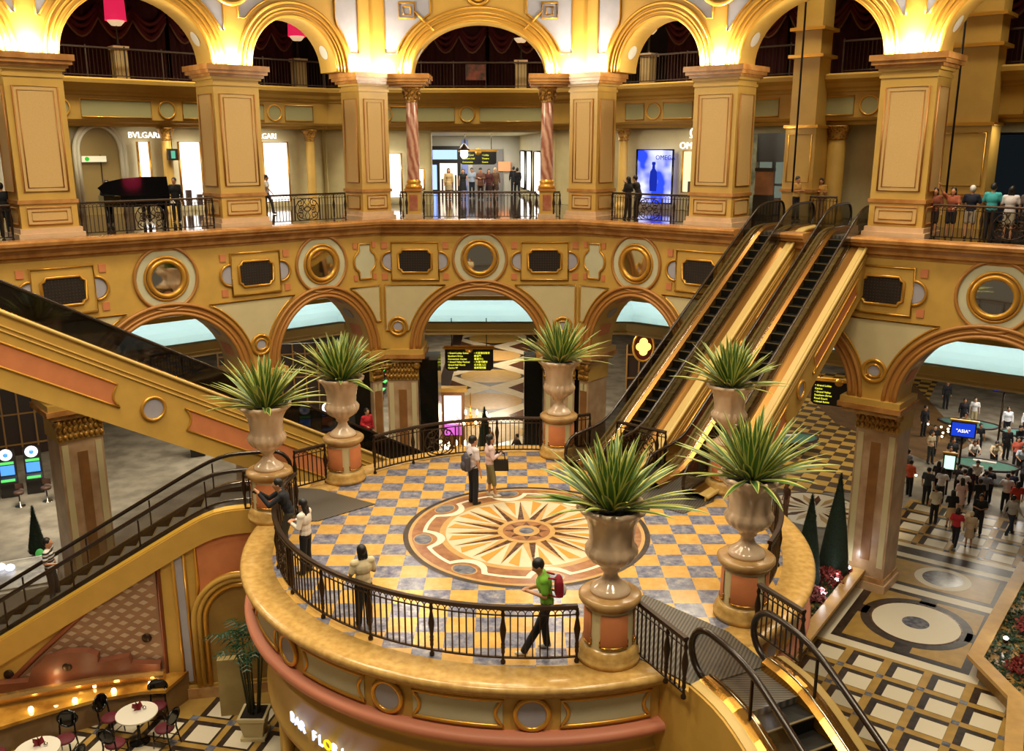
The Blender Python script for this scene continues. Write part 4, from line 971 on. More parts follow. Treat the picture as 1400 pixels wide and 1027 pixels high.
# ------------------------------------------------------------------ escalators
yb = mat('pale_gold_edge', '#cfae66', .5); bronze_skirt = mat('bronze_skirt', '#9a6c30', .3, .75)
def escalator(lab, top, az, rise, Lt, Lb, w, glass, step_m, thick=1.4, panels=(), rounds=(), clad=True, out=.24, outs=None, deck_m=None, hr=.043, skirt_m=None, sides=(-1, 1), slope=30, Hh=.98, posts=False, trimtop=None, pf=(.36, .70)):
    """top = centre of the upper end of the slope; az = heading when going up"""
    o = thing('escalator', lab, 'escalator', top, R(az)); tn = math.tan(R(slope)); run = rise / tn; skirt_m = skirt_m or brass
    k = .22
    def sp_(t): return k * math.log1p(math.exp(t / k)) if t < 20 * k else t
    def zf(x): return -tn * (sp_(-x) - sp_(-x - run))
    xs = [-run - Lb] + [-run - Lb + .3 * i for i in range(1, int(Lb / .3))] + [-run + .25 * (i - 4) for i in range(9)] + [-run + 1.2 + (run - 2.4) * i / 14 for i in range(15)] + [-1.0 + .25 * i for i in range(9)] + [1.3 + .3 * i for i in range(max(0, int((Lt - 1.3) / .3)))] + [Lt]
    xs = sorted(set(round(x, 3) for x in xs if -run - Lb <= x <= Lt)); h = w / 2
    # moving steps
    sm_ = MB(); sw = w - .36; sm_.b2((0, -sw / 2, -.26), (.40, sw / 2, 0), step_m); sm_.b2((-.008, -sw / 2, -.02), (.03, sw / 2, .004), mat('step_edge', '#5e4e2c', .5)); sme = sm_.mesh('step')
    nst = int(round(run / .4)); zrow = [(-i * .4 - .2) for i in range(nst)]
    for i in range(nst):
        x = -(i + 1) * run / nst; inst('step', sme, o, (x, 0, -(i + .5) * rise / nst + .0))
    for a, b, z in ((0.0, Lt + .6, -.01), (-run - Lb - .6, -run, -rise - .01)): g = MB(); g.b2((a, -sw / 2 - .02, z - .12), (b, sw / 2 + .02, z), land); g.build('comb_plate', o)
    for sd in (-1, 1):
        y = sd * h
        g = MB(); vs = []
        X0, X1 = xs[0] - .35, xs[-1] + .35; prof = [(x, zf(x)) for x in xs]
        lowp = [(x, z + .12) for x, z in prof]; upp = [(x, z + Hh - .05) for x, z in prof]
        rr = (Hh - .17) / 2
        capR = [(xs[-1] + rr * math.sin(t), zf(xs[-1]) + .12 + rr - rr * math.cos(t)) for t in [PI * i / 8 for i in range(1, 8)]]
        capL = [(xs[0] - rr * math.sin(t), zf(xs[0]) + .12 + rr + rr * math.cos(t)) for t in [PI * i / 8 for i in range(1, 8)]]
        n = len(prof); vs = [(a[0], y, a[1]) for a in lowp] + [(a[0], y, a[1]) for a in upp]
        fs = [(i, i + 1, n + i + 1, n + i) for i in range(n - 1)]
        g.add(vs, fs, glass)
        g.add([(lowp[-1][0], y, lowp[-1][1])] + [(a, y, b) for a, b in capR] + [(upp[-1][0], y, upp[-1][1])], [tuple(range(9))], glass)
        g.add([(upp[0][0], y, upp[0][1])] + [(a, y, b) for a, b in capL] + [(lowp[0][0], y, lowp[0][1])], [tuple(range(9))], glass)
        g.build('balustrade', o)
        g = MB(); loop = [(xs[-1] - .25, y, zf(xs[-1]) + .1)] + [(a, y, b) for a, b in [(xs[-1] + (rr + .03) * math.sin(t), zf(xs[-1]) + .12 + rr - (rr + .03) * math.cos(t)) for t in [PI * i / 10 for i in range(11)]]] + [(a[0], y, a[1] + .03) for a in upp[::-1]][1:] + [(a, y, b) for a, b in [(xs[0] - (rr + .03) * math.sin(t), zf(xs[0]) + .12 + rr + (rr + .03) * math.cos(t)) for t in [PI * i / 10 for i in range(1, 11)]]] + [(xs[0] + .25, y, zf(xs[0]) + .1)]
        g.tube(loop, hr, handrail_m, 8); g.build('handrail', o)
        g = MB(); vs = []; fs = []                             # skirt and deck
        out_ = (outs or (out, out))[0 if sd < 0 else 1]
        yi = sd * (sw / 2 + .01); ye = sd * (h + out_); ym = sd * (h + max(.06, out_ - (.16 if out_ < .4 else .34)))
        sect = [(yi, -.06), (yi, .14), (sd * (h - .05), .2), (sd * (h + .05), .2), (ym, .16)]; sect2 = [(ym, .165), (ye, .13), (ye, -.02)]
        for x, z in prof:
            for yy, q in sect: vs.append((x, yy, z + q))
        m_ = len(sect); fs = [(i * m_ + j, (i + 1) * m_ + j, (i + 1) * m_ + j + 1, i * m_ + j + 1) for i in range(n - 1) for j in range(m_ - 1)]
        g.add(vs, fs, skirt_m); g.build('skirt', o)
        g = MB(); vs = [(x, yy, z + q) for x, z in prof for yy, q in sect2]; g.add(vs, [(i * 3 + j, (i + 1) * 3 + j, (i + 1) * 3 + j + 1, i * 3 + j + 1) for i in range(n - 1) for j in range(2)], deck_m or yb); g.build('outer_deck', o)
        g = MB(); g.tube([(x, sd * (h - .05), z + .21) for x, z in prof], .016, chrome, 5); g.build('bright_edge', o)
        if posts:
            for i in range(int(run / 1.6) + 1): x = -i * 1.6 - .2; g = MB(); g.box((x, y, zf(x) + .5), (.03, .045, .76), iron); g.build('glass_joint', o)
    if clad:
        sl = [x for x in xs]
        for sd in sides:
            out_ = (outs or (out, out))[0 if sd < 0 else 1]; y0 = sd * (h + out_); y1 = sd * (h + out_ + .04)
            top_ = [(x, zf(x) + .10) for x in sl]; bot = [(x, max(zf(x) - thick, -rise - .05) if True else 0) for x in sl]
            g = MB(); g.plate(top_ + bot[::-1], y0, y1, goldp)
            if 1.2 < thick < 3:
                for q in (.13, .2): g.tube([(x, y1 + sd * .01, max(zf(x) - thick * q, -rise)) for x in sl], .03, gold, 5)
            if trimtop: g.tube([(x, y1 + sd * .02, z + .02) for x, z in top_], .06, trimtop, 6)
            c = g.build('side_cladding', o)
            for x0, x1 in panels:
                n_ = 16; A = []; B = []
                for i in range(n_ + 1):
                    x = x0 + (x1 - x0) * i / n_; A.append((x, zf(x) - thick * pf[0])); B.append((x, zf(x) - thick * pf[1]))
                e0 = [(x0 + .16 * math.sin(PI * q / 6), A[0][1] + (B[0][1] - A[0][1]) * q / 6) for q in range(7)]
                e1 = [(x1 - .16 * math.sin(PI * q / 6), B[-1][1] + (A[-1][1] - B[-1][1]) * q / 6) for q in range(7)]
                P = A[::-1][:-1] + e0 + B[1:-1] + e1[:-1]
                g = MB(); g.plate(P, y1, y1 + sd * .012, salmon); g.tube([(p[0], y1 + sd * .015, p[1]) for p in P], .035, gilt, 5, closed=True); g.build('salmon_panel', c)
            for x in rounds:
                g = MB(); z = zf(x) - thick * .54; r_ = thick * .17
                g.plate([(x + r_ * math.cos(2 * PI * i / 24), z + r_ * math.sin(2 * PI * i / 24)) for i in range(24)], y1, y1 + sd * .02, lilac); g.tube([(x + r_ * math.cos(2 * PI * i / 24), y1 + sd * .03, z + r_ * math.sin(2 * PI * i / 24)) for i in range(24)], .05, gilt, 6, closed=True); g.build('roundel', c)
        g = MB(); hh = h + min(outs or (out, out))
        bot = [(x, max(zf(x) - thick, -rise - .05)) for x in sl]; n = len(bot)
        g.add([(x, -hh, z) for x, z in bot] + [(x, hh, z) for x, z in bot], [(i, i + 1, n + i + 1, n + i) for i in range(n - 1)], gold); g.build('soffit', o)
    return o
aE = 51.7; dE = (math.cos(R(aE)), math.sin(R(aE))); nE = (-dE[1], dE[0])
def ept(al, pe): return (C0[0] + dE[0] * al + nE[0] * pe, C0[1] + dE[1] * al + nE[1] * pe)
aT = 5.66 + 5.66 / math.tan(R(30))
e1 = ept(aT, .98); escalator('black-stepped escalator rising to the gallery, the left one of the pair', (e1[0], e1[1], ZU), aE, 5.66, 1.7, 1.5, 1.12, glass_esc, steptread, 1.5, outs=(.36, .2), skirt_m=bronze_skirt, panels=[(-3.4, -.9), (-8.2, -5.2)], rounds=[-4.3], trimtop=yb)
e2 = ept(aT, -1.44); escalator('black-stepped escalator rising to the gallery, the right one of the pair', (e2[0], e2[1], ZU), aE, 5.66, 1.7, 1.5, 1.07, glass_esc, steptread, 1.5, outs=(.38, .2), skirt_m=bronze_skirt, panels=[(-4.6, -1.2), (-9.2, -6.4)], rounds=[-5.5], trimtop=yb)
u_ = 4.56 / math.tan(R(30)); tL = (-9.78 - .7071 * u_, 27.64 - .7071 * u_)
escalator('long gold-sided escalator descending across the left arches from the gallery to the casino floor', (tL[0], tL[1], ZU), 225, ZU - ZG, 1.6, 1.6, 1.3, glass_ll, steptread_l, 2.0, [(-5.05, -.2), (-15.2, -6.95)], [-6.0], trimtop=yb)
escalator('escalator with gold side descending from the left of the terrace to the casino floor', (T_LD[0], T_LD[1], 0), 10, -ZG, 1.3, 1.2, 1.3, glass_clear, steptread_l, .5, sides=(-1, 1), posts=True, trimtop=None, skirt_m=mat('dark_bronze_skirt', '#2e2216', .3, .5), deck_m=mat('bright_gold_edge', '#d4a840', .32, .35), out=.36, hr=.05)
escalator('brass-sided escalator descending at the bottom right from the front of the terrace', (4.12, 12.72, 0), 116, -ZG, .85, 1.2, 1.3, glass_clear, steptread, 3.2, [(-6.0, -.5)], posts=True, skirt_m=brass, pf=(.13, .9), out=.32, hr=.058)

g = MB(); g.ell((4.05, 12.62, .06), (.03, .14, .05), spot_w); g.build('comb_light', label='small white lamp glowing at the head of the front escalator steps', cat='lamp')
# ------------------------------------------------------------------ wall and fountain bar under the left escalator
def xld(p): q = ld(p[0], .95 + p[1]); return (q[0], q[1], p[2])
g = MB()
g.plate([(-2.2, ZR), (-2.2, -.3), (.3, -.3), (8.2, -4.85)], -.4, 0, goldp); wl = g.build('wall_restaurant', xf=xld, kind='structure')
tile_b = mat('wall_tile_brown', '#9a7254', .5, 0, .15, 3); tile_p = mat('wall_tile_pale', '#bda286', .5)
tri = [(1.4, -.83), (2.2, -1.45), (3.43, -2.53), (4.3, -3.3), (5.1, -4.05), (5.4, -4.4), (1.41, -4.4)]
g = MB(); g.plate(tri, 0, .02, tile_b)
def zt_(u):
    for (a, b), (c, d) in zip(tri, tri[1:5]): 
        if a <= u <= c: return b + (d - b) * (u - a) / (c - a)
    return -9
for j in range(20):
    for i in range(12):
        u = 1.62 + i * .34 + (j % 2) * .17; z = -4.3 + j * .165
        if u < 4.95 and z + .06 < zt_(u + .1): g.add([(u - .12, .024, z), (u, .024, z - .065), (u + .12, .024, z), (u, .024, z + .065)], [(0, 1, 2, 3)], tile_p)
poly_tube(g, tri, .07, mat('red_brown_trim', '#8a4a2c', .5), .02); g.build('tile_panel', wl, xf=xld)
g = MB(); poly_tube(g, [(.78, -.42), (1.04, -.52), (1.0, -4.4), (.76, -4.4)], .04, gilt); g.plate([(.78, -.42), (1.04, -.52), (1.0, -4.4), (.76, -4.4)], 0, .03, lilac); g.build('lilac_strip', wl, xf=xld)
g = MB(); P = [(-1.9, -.42), (.5, -.42), (.5, -1.75)] + [(-.45 + 1.12 * math.cos(t), -2.75 + 1.2 * math.sin(t)) for t in [R(28 + 124 * i / 14) for i in range(15)]] + [(-1.9, -1.9)]
g.plate(P, 0, .02, salmon); poly_tube(g, P, .05, gilt, .02); g.build('salmon_panel', wl, xf=xld)
g = MB(); P = [(-1.3, -4.5)] + ellarc(-.45, -2.75, .85, .9)[::-1] + [(.4, -4.5)]
g.plate(P, 0, .015, mat('niche_back', '#a8823e', .6, 0, .2, 2))
for e in (0, .14, .26): g.tube([(-1.3 - e, .05, -4.5)] + [(x, .05 + e * .2, z) for x, z in ellarc(-.45, -2.75, .85 + e, .9 + e)[::-1]] + [(.4 + e, .05, -4.5)], .07, goldp if e else gilt, 6)
g.build('niche', wl, xf=xld)
g = MB(); g.b2((-2.2, 0, ZR), (1.4, .1, ZR + .28), marble_tan); g.b2((-2.2, 0, ZR + .28), (1.4, .06, ZR + .36), gold); g.build('baseboard_restaurant', xf=xld, kind='structure')
# raised restaurant floor with framed tiles
def tile_mesh(g, u0, u1, v0, v1, z, pu, fuv, wf=.70, inner=.8, off=.09, clip=None):
    nu = int(round((u1 - u0) / pu)); nv = int(round((v1 - v0) / pu))
    for i in range(nu):
        for j in range(nv):
            a = u0 + i * pu; b = v0 + j * pu
            if clip and not clip(a + pu / 2, b + pu / 2): continue
            def q(x0, x1, y0, y1, m, dz): g.add([fuv(x0, y0) + (z + dz,), fuv(x1, y0) + (z + dz,), fuv(x1, y1) + (z + dz,), fuv(x0, y1) + (z + dz,)], [(0, 1, 2, 3)], m)
            m_ = pu * (1 - inner) / 2
            q(a + m_, a + pu - m_, b + m_, b + pu - m_, c_dark, .003)
            s = pu * wf * .88; c0 = a + pu / 2 - s / 2 - off; d0 = b + pu / 2 - s / 2 + off
            q(max(c0, a + m_), c0 + s, d0, min(d0 + s, b + pu - m_), c_white, .006)
            k = .1; q(a - k, a + k, b - k, b + k, c_blue, .0035)
g = MB(); P = [xld((-2.2, 0, 0))[:2], xld((8, 0, 0))[:2], (-17, 19), (-17, 8), (-1.5, 8), (-1.5, 14.2)]
P += [cpt(5.3, a) for a in range(250, 179, -10)]
g.prism(P, ZR - .2, ZR, c_yel); rf = g.build('floor_restaurant', kind='structure')
aR = R(-12); fR = lambda u, v: (-8.6 + math.cos(aR) * u - math.sin(aR) * v, 19.6 + math.sin(aR) * u + math.cos(aR) * v)
g = MB(); tile_mesh(g, -5.82, 3.88, -6.79, 1.94, ZR, .97, fR, off=-.05, inner=.84, clip=lambda u, v: (fR(u, v)[0] - T_LD[0]) * LDn[0] + (fR(u, v)[1] - T_LD[1]) * LDn[1] > 1.35); g.build('floor_restaurant_tiles', kind='structure')
# fountain bar
o = thing('bar_counter', 'curved marble fountain bar with a lit golden top below the diamond tile wall', 'bar counter', (-9, 20, ZR))
def rel(P): return [(p[0] + 9, p[1] - 20) for p in P]
Fr = [(-13.6, 16.2), (-12.9, 16.9), (-12.2, 17.55), (-11.5, 18.1), (-10.7, 18.65), (-9.8, 19.15), (-8.9, 19.45), (-8.35, 19.5)]
Bk = [xld((u, .02, 0))[:2] for u in (.9, 2, 3, 4, 5, 6.5)]
g = MB(); g.prism(rel(Fr + Bk), 0, .68, mat('bar_front_marble', '#8a6a44', .3, 0, .3, 2)); g.build('base', o)
Fo = [(p[0] + .06, p[1] - .12) for p in Fr]
g = MB(); g.prism(rel(Fo + Bk), .68, .76, mat('bar_top_marble', '#c9963e', .08, 0, .35, 1.4, '#8a5a20')); g.build('top', o)
g = MB(); mid = [((a[0] * .45 + b[0] * .55), (a[1] * .45 + b[1] * .55)) for a, b in zip(Fr, [xld((u, .0, 0))[:2] for u in (7.2, 6.4, 5.5, 4.6, 3.7, 2.8, 1.9, 1.45)])]
g.sweep(rel(mid), [(-.1, .76), (-.1, .98), (.05, 1.0), (.16, .96), (.16, .9), (.06, .86), (.06, .76)], mat('brass_gutter', '#c9a060', .12, .8)); g.build('gutter', o)
g = MB(); g.plate([(1.5, -4.1), (5.2, -4.1), (5.2, -3.85), (4.5, -3.85), (4.4, -3.55), (4.1, -3.3), (3.6, -3.16), (3.1, -3.2), (2.9, -3.32), (2.9, -3.5), (2.2, -3.42), (2.15, -3.62), (1.5, -3.7)], .05, .28, mat('salmon_marble', '#7a4630', .4, 0, .2, 3)); 
g.build('back_splash', o, xf=lambda p: (xld(p)[0] + 9, xld(p)[1] - 20, p[2] - ZR))
for u, z in ((3.6, -3.55), (1.8, -3.1), (5.0, -3.75)):
    g = MB(); g.lathe([(0, 0), (.1, 0), (.12, .03), (.06, .05), (0, .05)], (0, 0, 0), iron, 14, axis='y'); m_ = g.build('spout', o); q = xld((u, .3 if u > 3 and u < 4 else .06, 0)); m_.location = (q[0] + 9, q[1] - 20, z - ZR); m_.rotation_euler = (0, 0, R(10))
for i, (u, d) in enumerate(((1.7, .55), (2.5, .7), (3.3, .95), (4.2, 1.15), (5.2, 1.5), (3.0, .4), (3.9, .45))):  # glowing beads stand in for reflections of under-shelf lights
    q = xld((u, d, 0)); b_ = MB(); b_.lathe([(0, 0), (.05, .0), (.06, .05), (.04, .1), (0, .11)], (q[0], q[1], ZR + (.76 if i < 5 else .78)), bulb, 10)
    b_.build('counter_glint', label=('glowing reflection bead on the bar top, %s' % ('nearest the corner pilaster', 'second from the corner pilaster', 'third from the corner pilaster', 'fourth from the corner pilaster', 'nearest the left edge', 'behind the gutter at right of the arched splash', 'behind the gutter under the arched splash')[i]), cat='lamp', group='reflection beads on the bar')
    if i in (0, 2, 4, 6): point('counter_light', (q[0], q[1], ZR + 1.1), 3, (1, .7, .32), .05)  # points added in place of the under-shelf lights
# dining tables and chairs
def dining_table(lab, c, rz):
    o = thing('dining_table', lab, 'table', (c[0], c[1], ZR), rz)
    g = MB(); P = [(.46 * math.cos(t) * (1 if abs(math.cos(2 * t)) > .2 else .94), .46 * math.sin(t)) for t in [2 * PI * i / 28 for i in range(28)]]; g.prism(P, .72, .75, white); g.build('table_top', o)
    g = MB(); g.lathe([(0, 0), (.24, 0), (.22, .03), (.05, .06), (.035, .1), (.035, .7), (.12, .72), (0, .72)], (0, 0, 0), blacksh, 14); g.build('pedestal', o)
    n_ = thing('napkin_holder', 'dark red folded napkins on the ' + lab, 'napkins', (c[0] - .02, c[1] + .1, ZR + .75), rz + .4)
    g = MB()
    for k in range(5): g.add([(0, 0, 0), (.13 * math.cos(k * 1.25), .13 * math.sin(k * 1.25), .06), (.10 * math.cos(k * 1.25 + .5), .1 * math.sin(k * 1.25 + .5), .2), (.02, 0, .16)], [(0, 1, 2, 3)], mat('red_napkin', '#7a1622', .7))
    g.build('napkin', n_); g = MB(); g.lathe([(0, 0), (.04, 0), (.045, .05), (.03, .07), (0, .07)], (.14, -.05, 0), chrome, 10); g.build('salt_cellar', n_)
def chair_parts(o):
    g = MB(); g.lathe([(0, .43), (.21, .43), (.225, .46), (.2, .49), (0, .5)], (0, 0, 0), mat('red_seat', '#5a1220', .7), 16); g.build('seat', o)
    for x, y in ((.17, .17), (-.17, .17)): g = MB(); g.tube([(x, y, .44), (x * 1.1, y * 1.15, 0)], [.022, .014], blacksh, 6); g.build('leg', o)
    for x in (.17, -.17): g = MB(); g.tube([(x * 1.15, -.26, 0), (x, -.18, .44), (x * .95, -.22, .8)], [.014, .022, .016], blacksh, 6); g.build('leg', o)
    g = MB(); P = [(.22 * math.cos(t) * (1 - .18 * max(0, -math.sin(t))), .80 + .19 * math.sin(t)) for t in [2 * PI * i / 22 for i in range(22)]]; g.tube([(p[0], -.24 - (p[1] - .62) * .12, p[1]) for p in P], .025, blacksh, 6, closed=True)
    g.add([(p[0] * .9, -.245 - (p[1] - .62) * .12, .8 + (p[1] - .8) * .9) for p in P], [tuple(range(22))], blacksh); g.build('backrest', o)
    g = MB()
    for a, b in (((.17, .17), (-.17, .17)), ((.17, .17), (.17, -.2)), ((-.17, .17), (-.17, -.2))): g.tube([(a[0] * 1.05, a[1] * 1.05, .2), (b[0] * 1.05, b[1] * 1.05, .2)], .012, blacksh, 5)
    g.build('stretcher', o)
    return o
def dining_chair(lab, c, rz, first=[]):
    if not first: first.append(chair_parts(thing('dining_chair', lab, 'chair', (c[0], c[1], ZR), rz, 'dark oval-backed dining chairs'))); return first[0]
    r = first[0].copy(); COL.objects.link(r); r.location = (c[0], c[1], ZR); r.rotation_euler = (0, 0, rz); r['label'] = lab
    for ch in first[0].children: k = ch.copy(); COL.objects.link(k); k.parent = r
    return r
T1 = (-8.62, 18.5); T2 = (-10.25, 17.2); T3 = (-12.0, 16.2)
dining_table('white dining table nearest the bar corner', T1, .3); dining_table('white dining table at the bottom left', T2, .1)
dining_chair('dark oval-backed chair right behind the upper white table, next to the bar corner', (-8.45, 19.2), R(190)); dining_chair('dark oval-backed chair left of the upper white table', (-9.35, 18.75), R(-105))
dining_chair('dark oval-backed chair in front of the upper white table', (-8.85, 17.8), R(-15)); dining_chair('dark oval-backed chair right of the upper white table', (-7.95, 18.35), R(75))
dining_chair('dark oval-backed chair behind the lower white table', (-10.05, 17.95), R(185)); dining_chair('dark oval-backed chair at the far bottom left', (-11.35, 17.45), R(-110))
dining_chair('dark oval-backed chair right of the lower white table', (-9.5, 17.0), R(80))
# potted palm
o = thing('potted_palm', 'slender green palm in a square cream pot by the restaurant niche', 'plant', (-6.0, 18.75, ZR))
g = MB(); g.box((0, 0, .04), (.56, .56, .08), cream); g.box((0, 0, .3), (.42, .42, .48), cream, tap=1.42); g.box((0, 0, .57), (.64, .64, .08), cream); g.build('pot', o)
g = MB(); g.box((0, 0, .6), (.52, .52, .03), soil); g.build('soil', o)
rnd = random.Random(4); g = MB(); fr_ = MB(); palm_g = mat('palm_green', '#1d4a2c', .5, 0, .3, 4)
for k in range(9):
    a = k * 2.4; b0 = Vector((.12 * math.cos(a), .12 * math.sin(a), .6)); h_ = 1.3 + rnd.uniform(0, .7); tp = Vector((.28 * math.cos(a), .28 * math.sin(a), .6 + h_))
    g.tube([b0, (b0 + tp) / 2 + Vector((0, 0, .02)), tp], .022, mat('cane', '#3a3a1c', .6), 6)
    for q in range(3):
        az = a + (q - 1) * 1.7 + rnd.uniform(-.3, .3); L = .72 + rnd.uniform(-.1, .2); pts = []; e = R(68); p = tp.copy()
        for s_ in range(9): pts.append(p.copy()); p = p + Vector((math.cos(az) * math.cos(e), math.sin(az) * math.cos(e), math.sin(e))) * L / 8; e -= .24
        for s_ in range(1, 9):
            for sd in (-1, 1):
                l_ = .30 * math.sin(PI * (s_ + .5) / 10); dr_ = Vector((-math.sin(az) * sd, math.cos(az) * sd, -.35)) + Vector((math.cos(az), math.sin(az), 0)) * .5; dr_.normalize(); t_ = (pts[s_] - pts[s_ - 1]).normalized() * .022
                fr_.add([pts[s_] - t_, pts[s_] + dr_ * l_ * .5 - t_ * .6, pts[s_] + dr_ * l_, pts[s_] + t_], [(0, 1, 2, 3)], palm_g)
        fr_.tube(pts, .007, palm_g, 4)
g.build('stem', o); fr_.build('fronds', o)
o = thing('menu_stand', 'tall pale panel standing behind the palm by the niche', 'panel', (-6.75, 19.6, ZR), R(10)); g = MB(); g.b2((-.3, -.1, 0), (.3, .1, 1.5), mat('pale_post', '#b09a62', .5, 0, .2, 2)); g.build('panel', o)
# neon sign of the bar on the drum, letter by letter around the curve
o = thing('bar_sign', 'lit white and yellow lettering curved around the drum below the terrace', 'sign', (cx0, cy0, 0)); neon = emis('neon_white', '#c8d4ff', 2.0); neon_y = emis('neon_yellow', '#f0d020', 1.6)
for i, ch in enumerate('BAR FLORIAN'):
    if ch == ' ': continue
    t = R(219 + i * 1.95); text('letter', ch, .30, neon_y if ch == 'O' else neon, Matrix.Translation((5.92 * math.cos(t), 5.92 * math.sin(t), -2.36)) @ Matrix.Rotation(t + PI / 2, 4, 'Z') @ Matrix.Rotation(R(90), 4, 'X'), o, .02)
for a in (196, 204): g = MB(); q = cpt(5.6, a); g.lathe([(0, ZG), (.12, ZG), (.12, -2.9), (0, -2.9)], (q[0], q[1], 0), gold, 14); g.build('bar_post', label='slim gold post %s under the terrace by the bar sign' % ('left' if a == 196 else 'right'), cat='post', kind='thing')

# ------------------------------------------------------------------ inlaid walkway on the casino floor at right
aW = R(54); FC = (13.4, 27.4)
def fw(u, v): return (FC[0] + math.cos(aW) * u + math.sin(aW) * v, FC[1] + math.sin(aW) * u - math.cos(aW) * v)
g = MB(); zb_ = ZG + .004
def wq(u0, u1, v0, v1, m, k): z = zb_ + k * .003; g.add([fw(u0, v0) + (z,), fw(u1, v0) + (z,), fw(u1, v1) + (z,), fw(u0, v1) + (z,)], [(0, 1, 2, 3)], m)
def wc(u, v, r, m, k, n=48): z = zb_ + k * .003; g.add([fw(u + r * math.cos(2 * PI * i / n), v + r * math.sin(2 * PI * i / n)) + (z,) for i in range(n)], [tuple(range(n))], m)
wq(-2.75, 5.5, -2.45, 2.3, c_white, 0)
wq(-2.35, 2.15, -2.1, 2.0, c_dark, 1); wq(-2.08, 1.88, -1.82, 1.74, c_yel, 2); wc(0, -.03, 1.72, c_dark, 3); wc(0, -.03, 1.42, c_brown, 4); wc(0, -.03, 1.36, c_white, 5); wc(0, -.03, .42, c_blue, 6)
for a, b in ((0, 1.75), (0, -1.8), (1.8, 0), (-1.98, 0)): wq(a - .3, a + .3, b - .26, b + .26, c_dark, 3)
wq(2.6, 5.1, -2.1, 2.0, c_dark, 1); wq(2.85, 4.85, -1.85, 1.75, c_yel, 2); wc(3.95, 0, .95, c_white, 3); wc(3.95, 0, .68, c_blue, 4)
wq(5.5, 6.15, -2.6, 9, c_dark, 1); wq(6.15, 6.5, -2.6, 9, c_white, 1); wq(6.5, 11.6, -2.9, 9, c_yel, 1)
g.build('floor_walkway', kind='structure')
g = MB(); wq(-12, -2.75, -2.5, 4.4, c_yel, 0); tile_mesh(g, -12.0, -2.8, -2.45, 3.9, zb_ + .003, 1.15, fw, off=.1); tile_mesh(g, 6.6, 11.5, -2.8, 8.8, zb_ + .008, 1.2, fw, off=.1); g.build('floor_lattice', kind='structure')
carp = mat('yellow_carpet', '#8a6a28', .8); nt = carp.node_tree; ck = nt.nodes.new('ShaderNodeTexChecker'); tc = nt.nodes.new('ShaderNodeTexCoord'); mp = nt.nodes.new('ShaderNodeMapping'); mp.inputs['Rotation'].default_value = (0, 0, R(30)); mp.inputs['Location'].default_value = (0, 0, .3); ck.inputs['Scale'].default_value = 1.5; ck.inputs['Color1'].default_value = lin('#b8923a'); ck.inputs['Color2'].default_value = lin('#4a3418')
nt.links.new(tc.outputs['Object'], mp.inputs['Vector']); nt.links.new(mp.outputs[0], ck.inputs['Vector']); nt.links.new(ck.outputs['Color'], nt.nodes['Principled BSDF'].inputs['Base Color'])
g = MB(); g.add([p + (ZG + .006,) for p in ((10.5, 39.2), (17.0, 39.2), (30, 62), (13.5, 62))], [(0, 1, 2, 3)], carp); g.add([p + (ZG + .012,) for p in ((21.0, 43.2), (24.2, 46.0), (27, 60), (19, 60), (18.5, 50))], [(0, 1, 2, 3, 4)], mat('brown_carpet', '#6a4c24', .8, 0, .3, 2)); g.build('floor_carpet', kind='structure')
g = MB(); c = (13.2, 37.2); g.add([(c[0] + 2.1 * math.cos(2 * PI * i / 40), c[1] + 2.1 * math.sin(2 * PI * i / 40), ZG + .016) for i in range(40)], [tuple(range(40))], c_dark); g.add([(c[0] + 1.95 * math.cos(2 * PI * i / 40), c[1] + 1.95 * math.sin(2 * PI * i / 40), ZG + .02) for i in range(40)], [tuple(range(40))], c_white)
for k in range(16):
    t = 2 * PI * k / 16; g.add([(c[0] + r * math.cos(t + d), c[1] + r * math.sin(t + d), ZG + .024) for r, d in ((.4, 0), (1.2, .12), (1.75, 0), (1.2, -.12))], [(0, 1, 2, 3)], c_brown if k % 2 else c_yel)
g.build('floor_star', kind='structure')
# middle carpet runner with diamonds, seen through the middle arch
g = MB(); g.add([p + (ZG + .006,) for p in ((-4.9, 38), (2.1, 38), (2.1, 93), (-4.9, 93))], [(0, 1, 2, 3)], c_dark); g.add([p + (ZG + .01,) for p in ((-4.1, 38), (1.2, 38), (1.2, 93), (-4.1, 93))], [(0, 1, 2, 3)], c_cream)
for k in range(8):
    y = 42 + k * 6.4; xm = -1.45
    g.add([(xm - 2.6, y, ZG + .014), (xm, y - 2.9, ZG + .014), (xm + 2.6, y, ZG + .014), (xm, y + 2.9, ZG + .014)], [(0, 1, 2, 3)], c_dark)
    g.add([(xm + 2.1 * math.cos(t), y + 1.9 * math.sin(t), ZG + .018) for t in [2 * PI * i / 28 for i in range(28)]], [tuple(range(28))], c_yel if k % 2 else c_tan)
    for sx in (-1, 1): g.add([(xm + sx * 2.65, y + 3.2 - 2.0, ZG + .015), (xm + sx * 1.2, y + 3.2, ZG + .015), (xm + sx * 2.65, y + 3.2 + 2.0, ZG + .015)], [(0, 1, 2)], c_brown)
g.build('floor_runner', kind='structure')
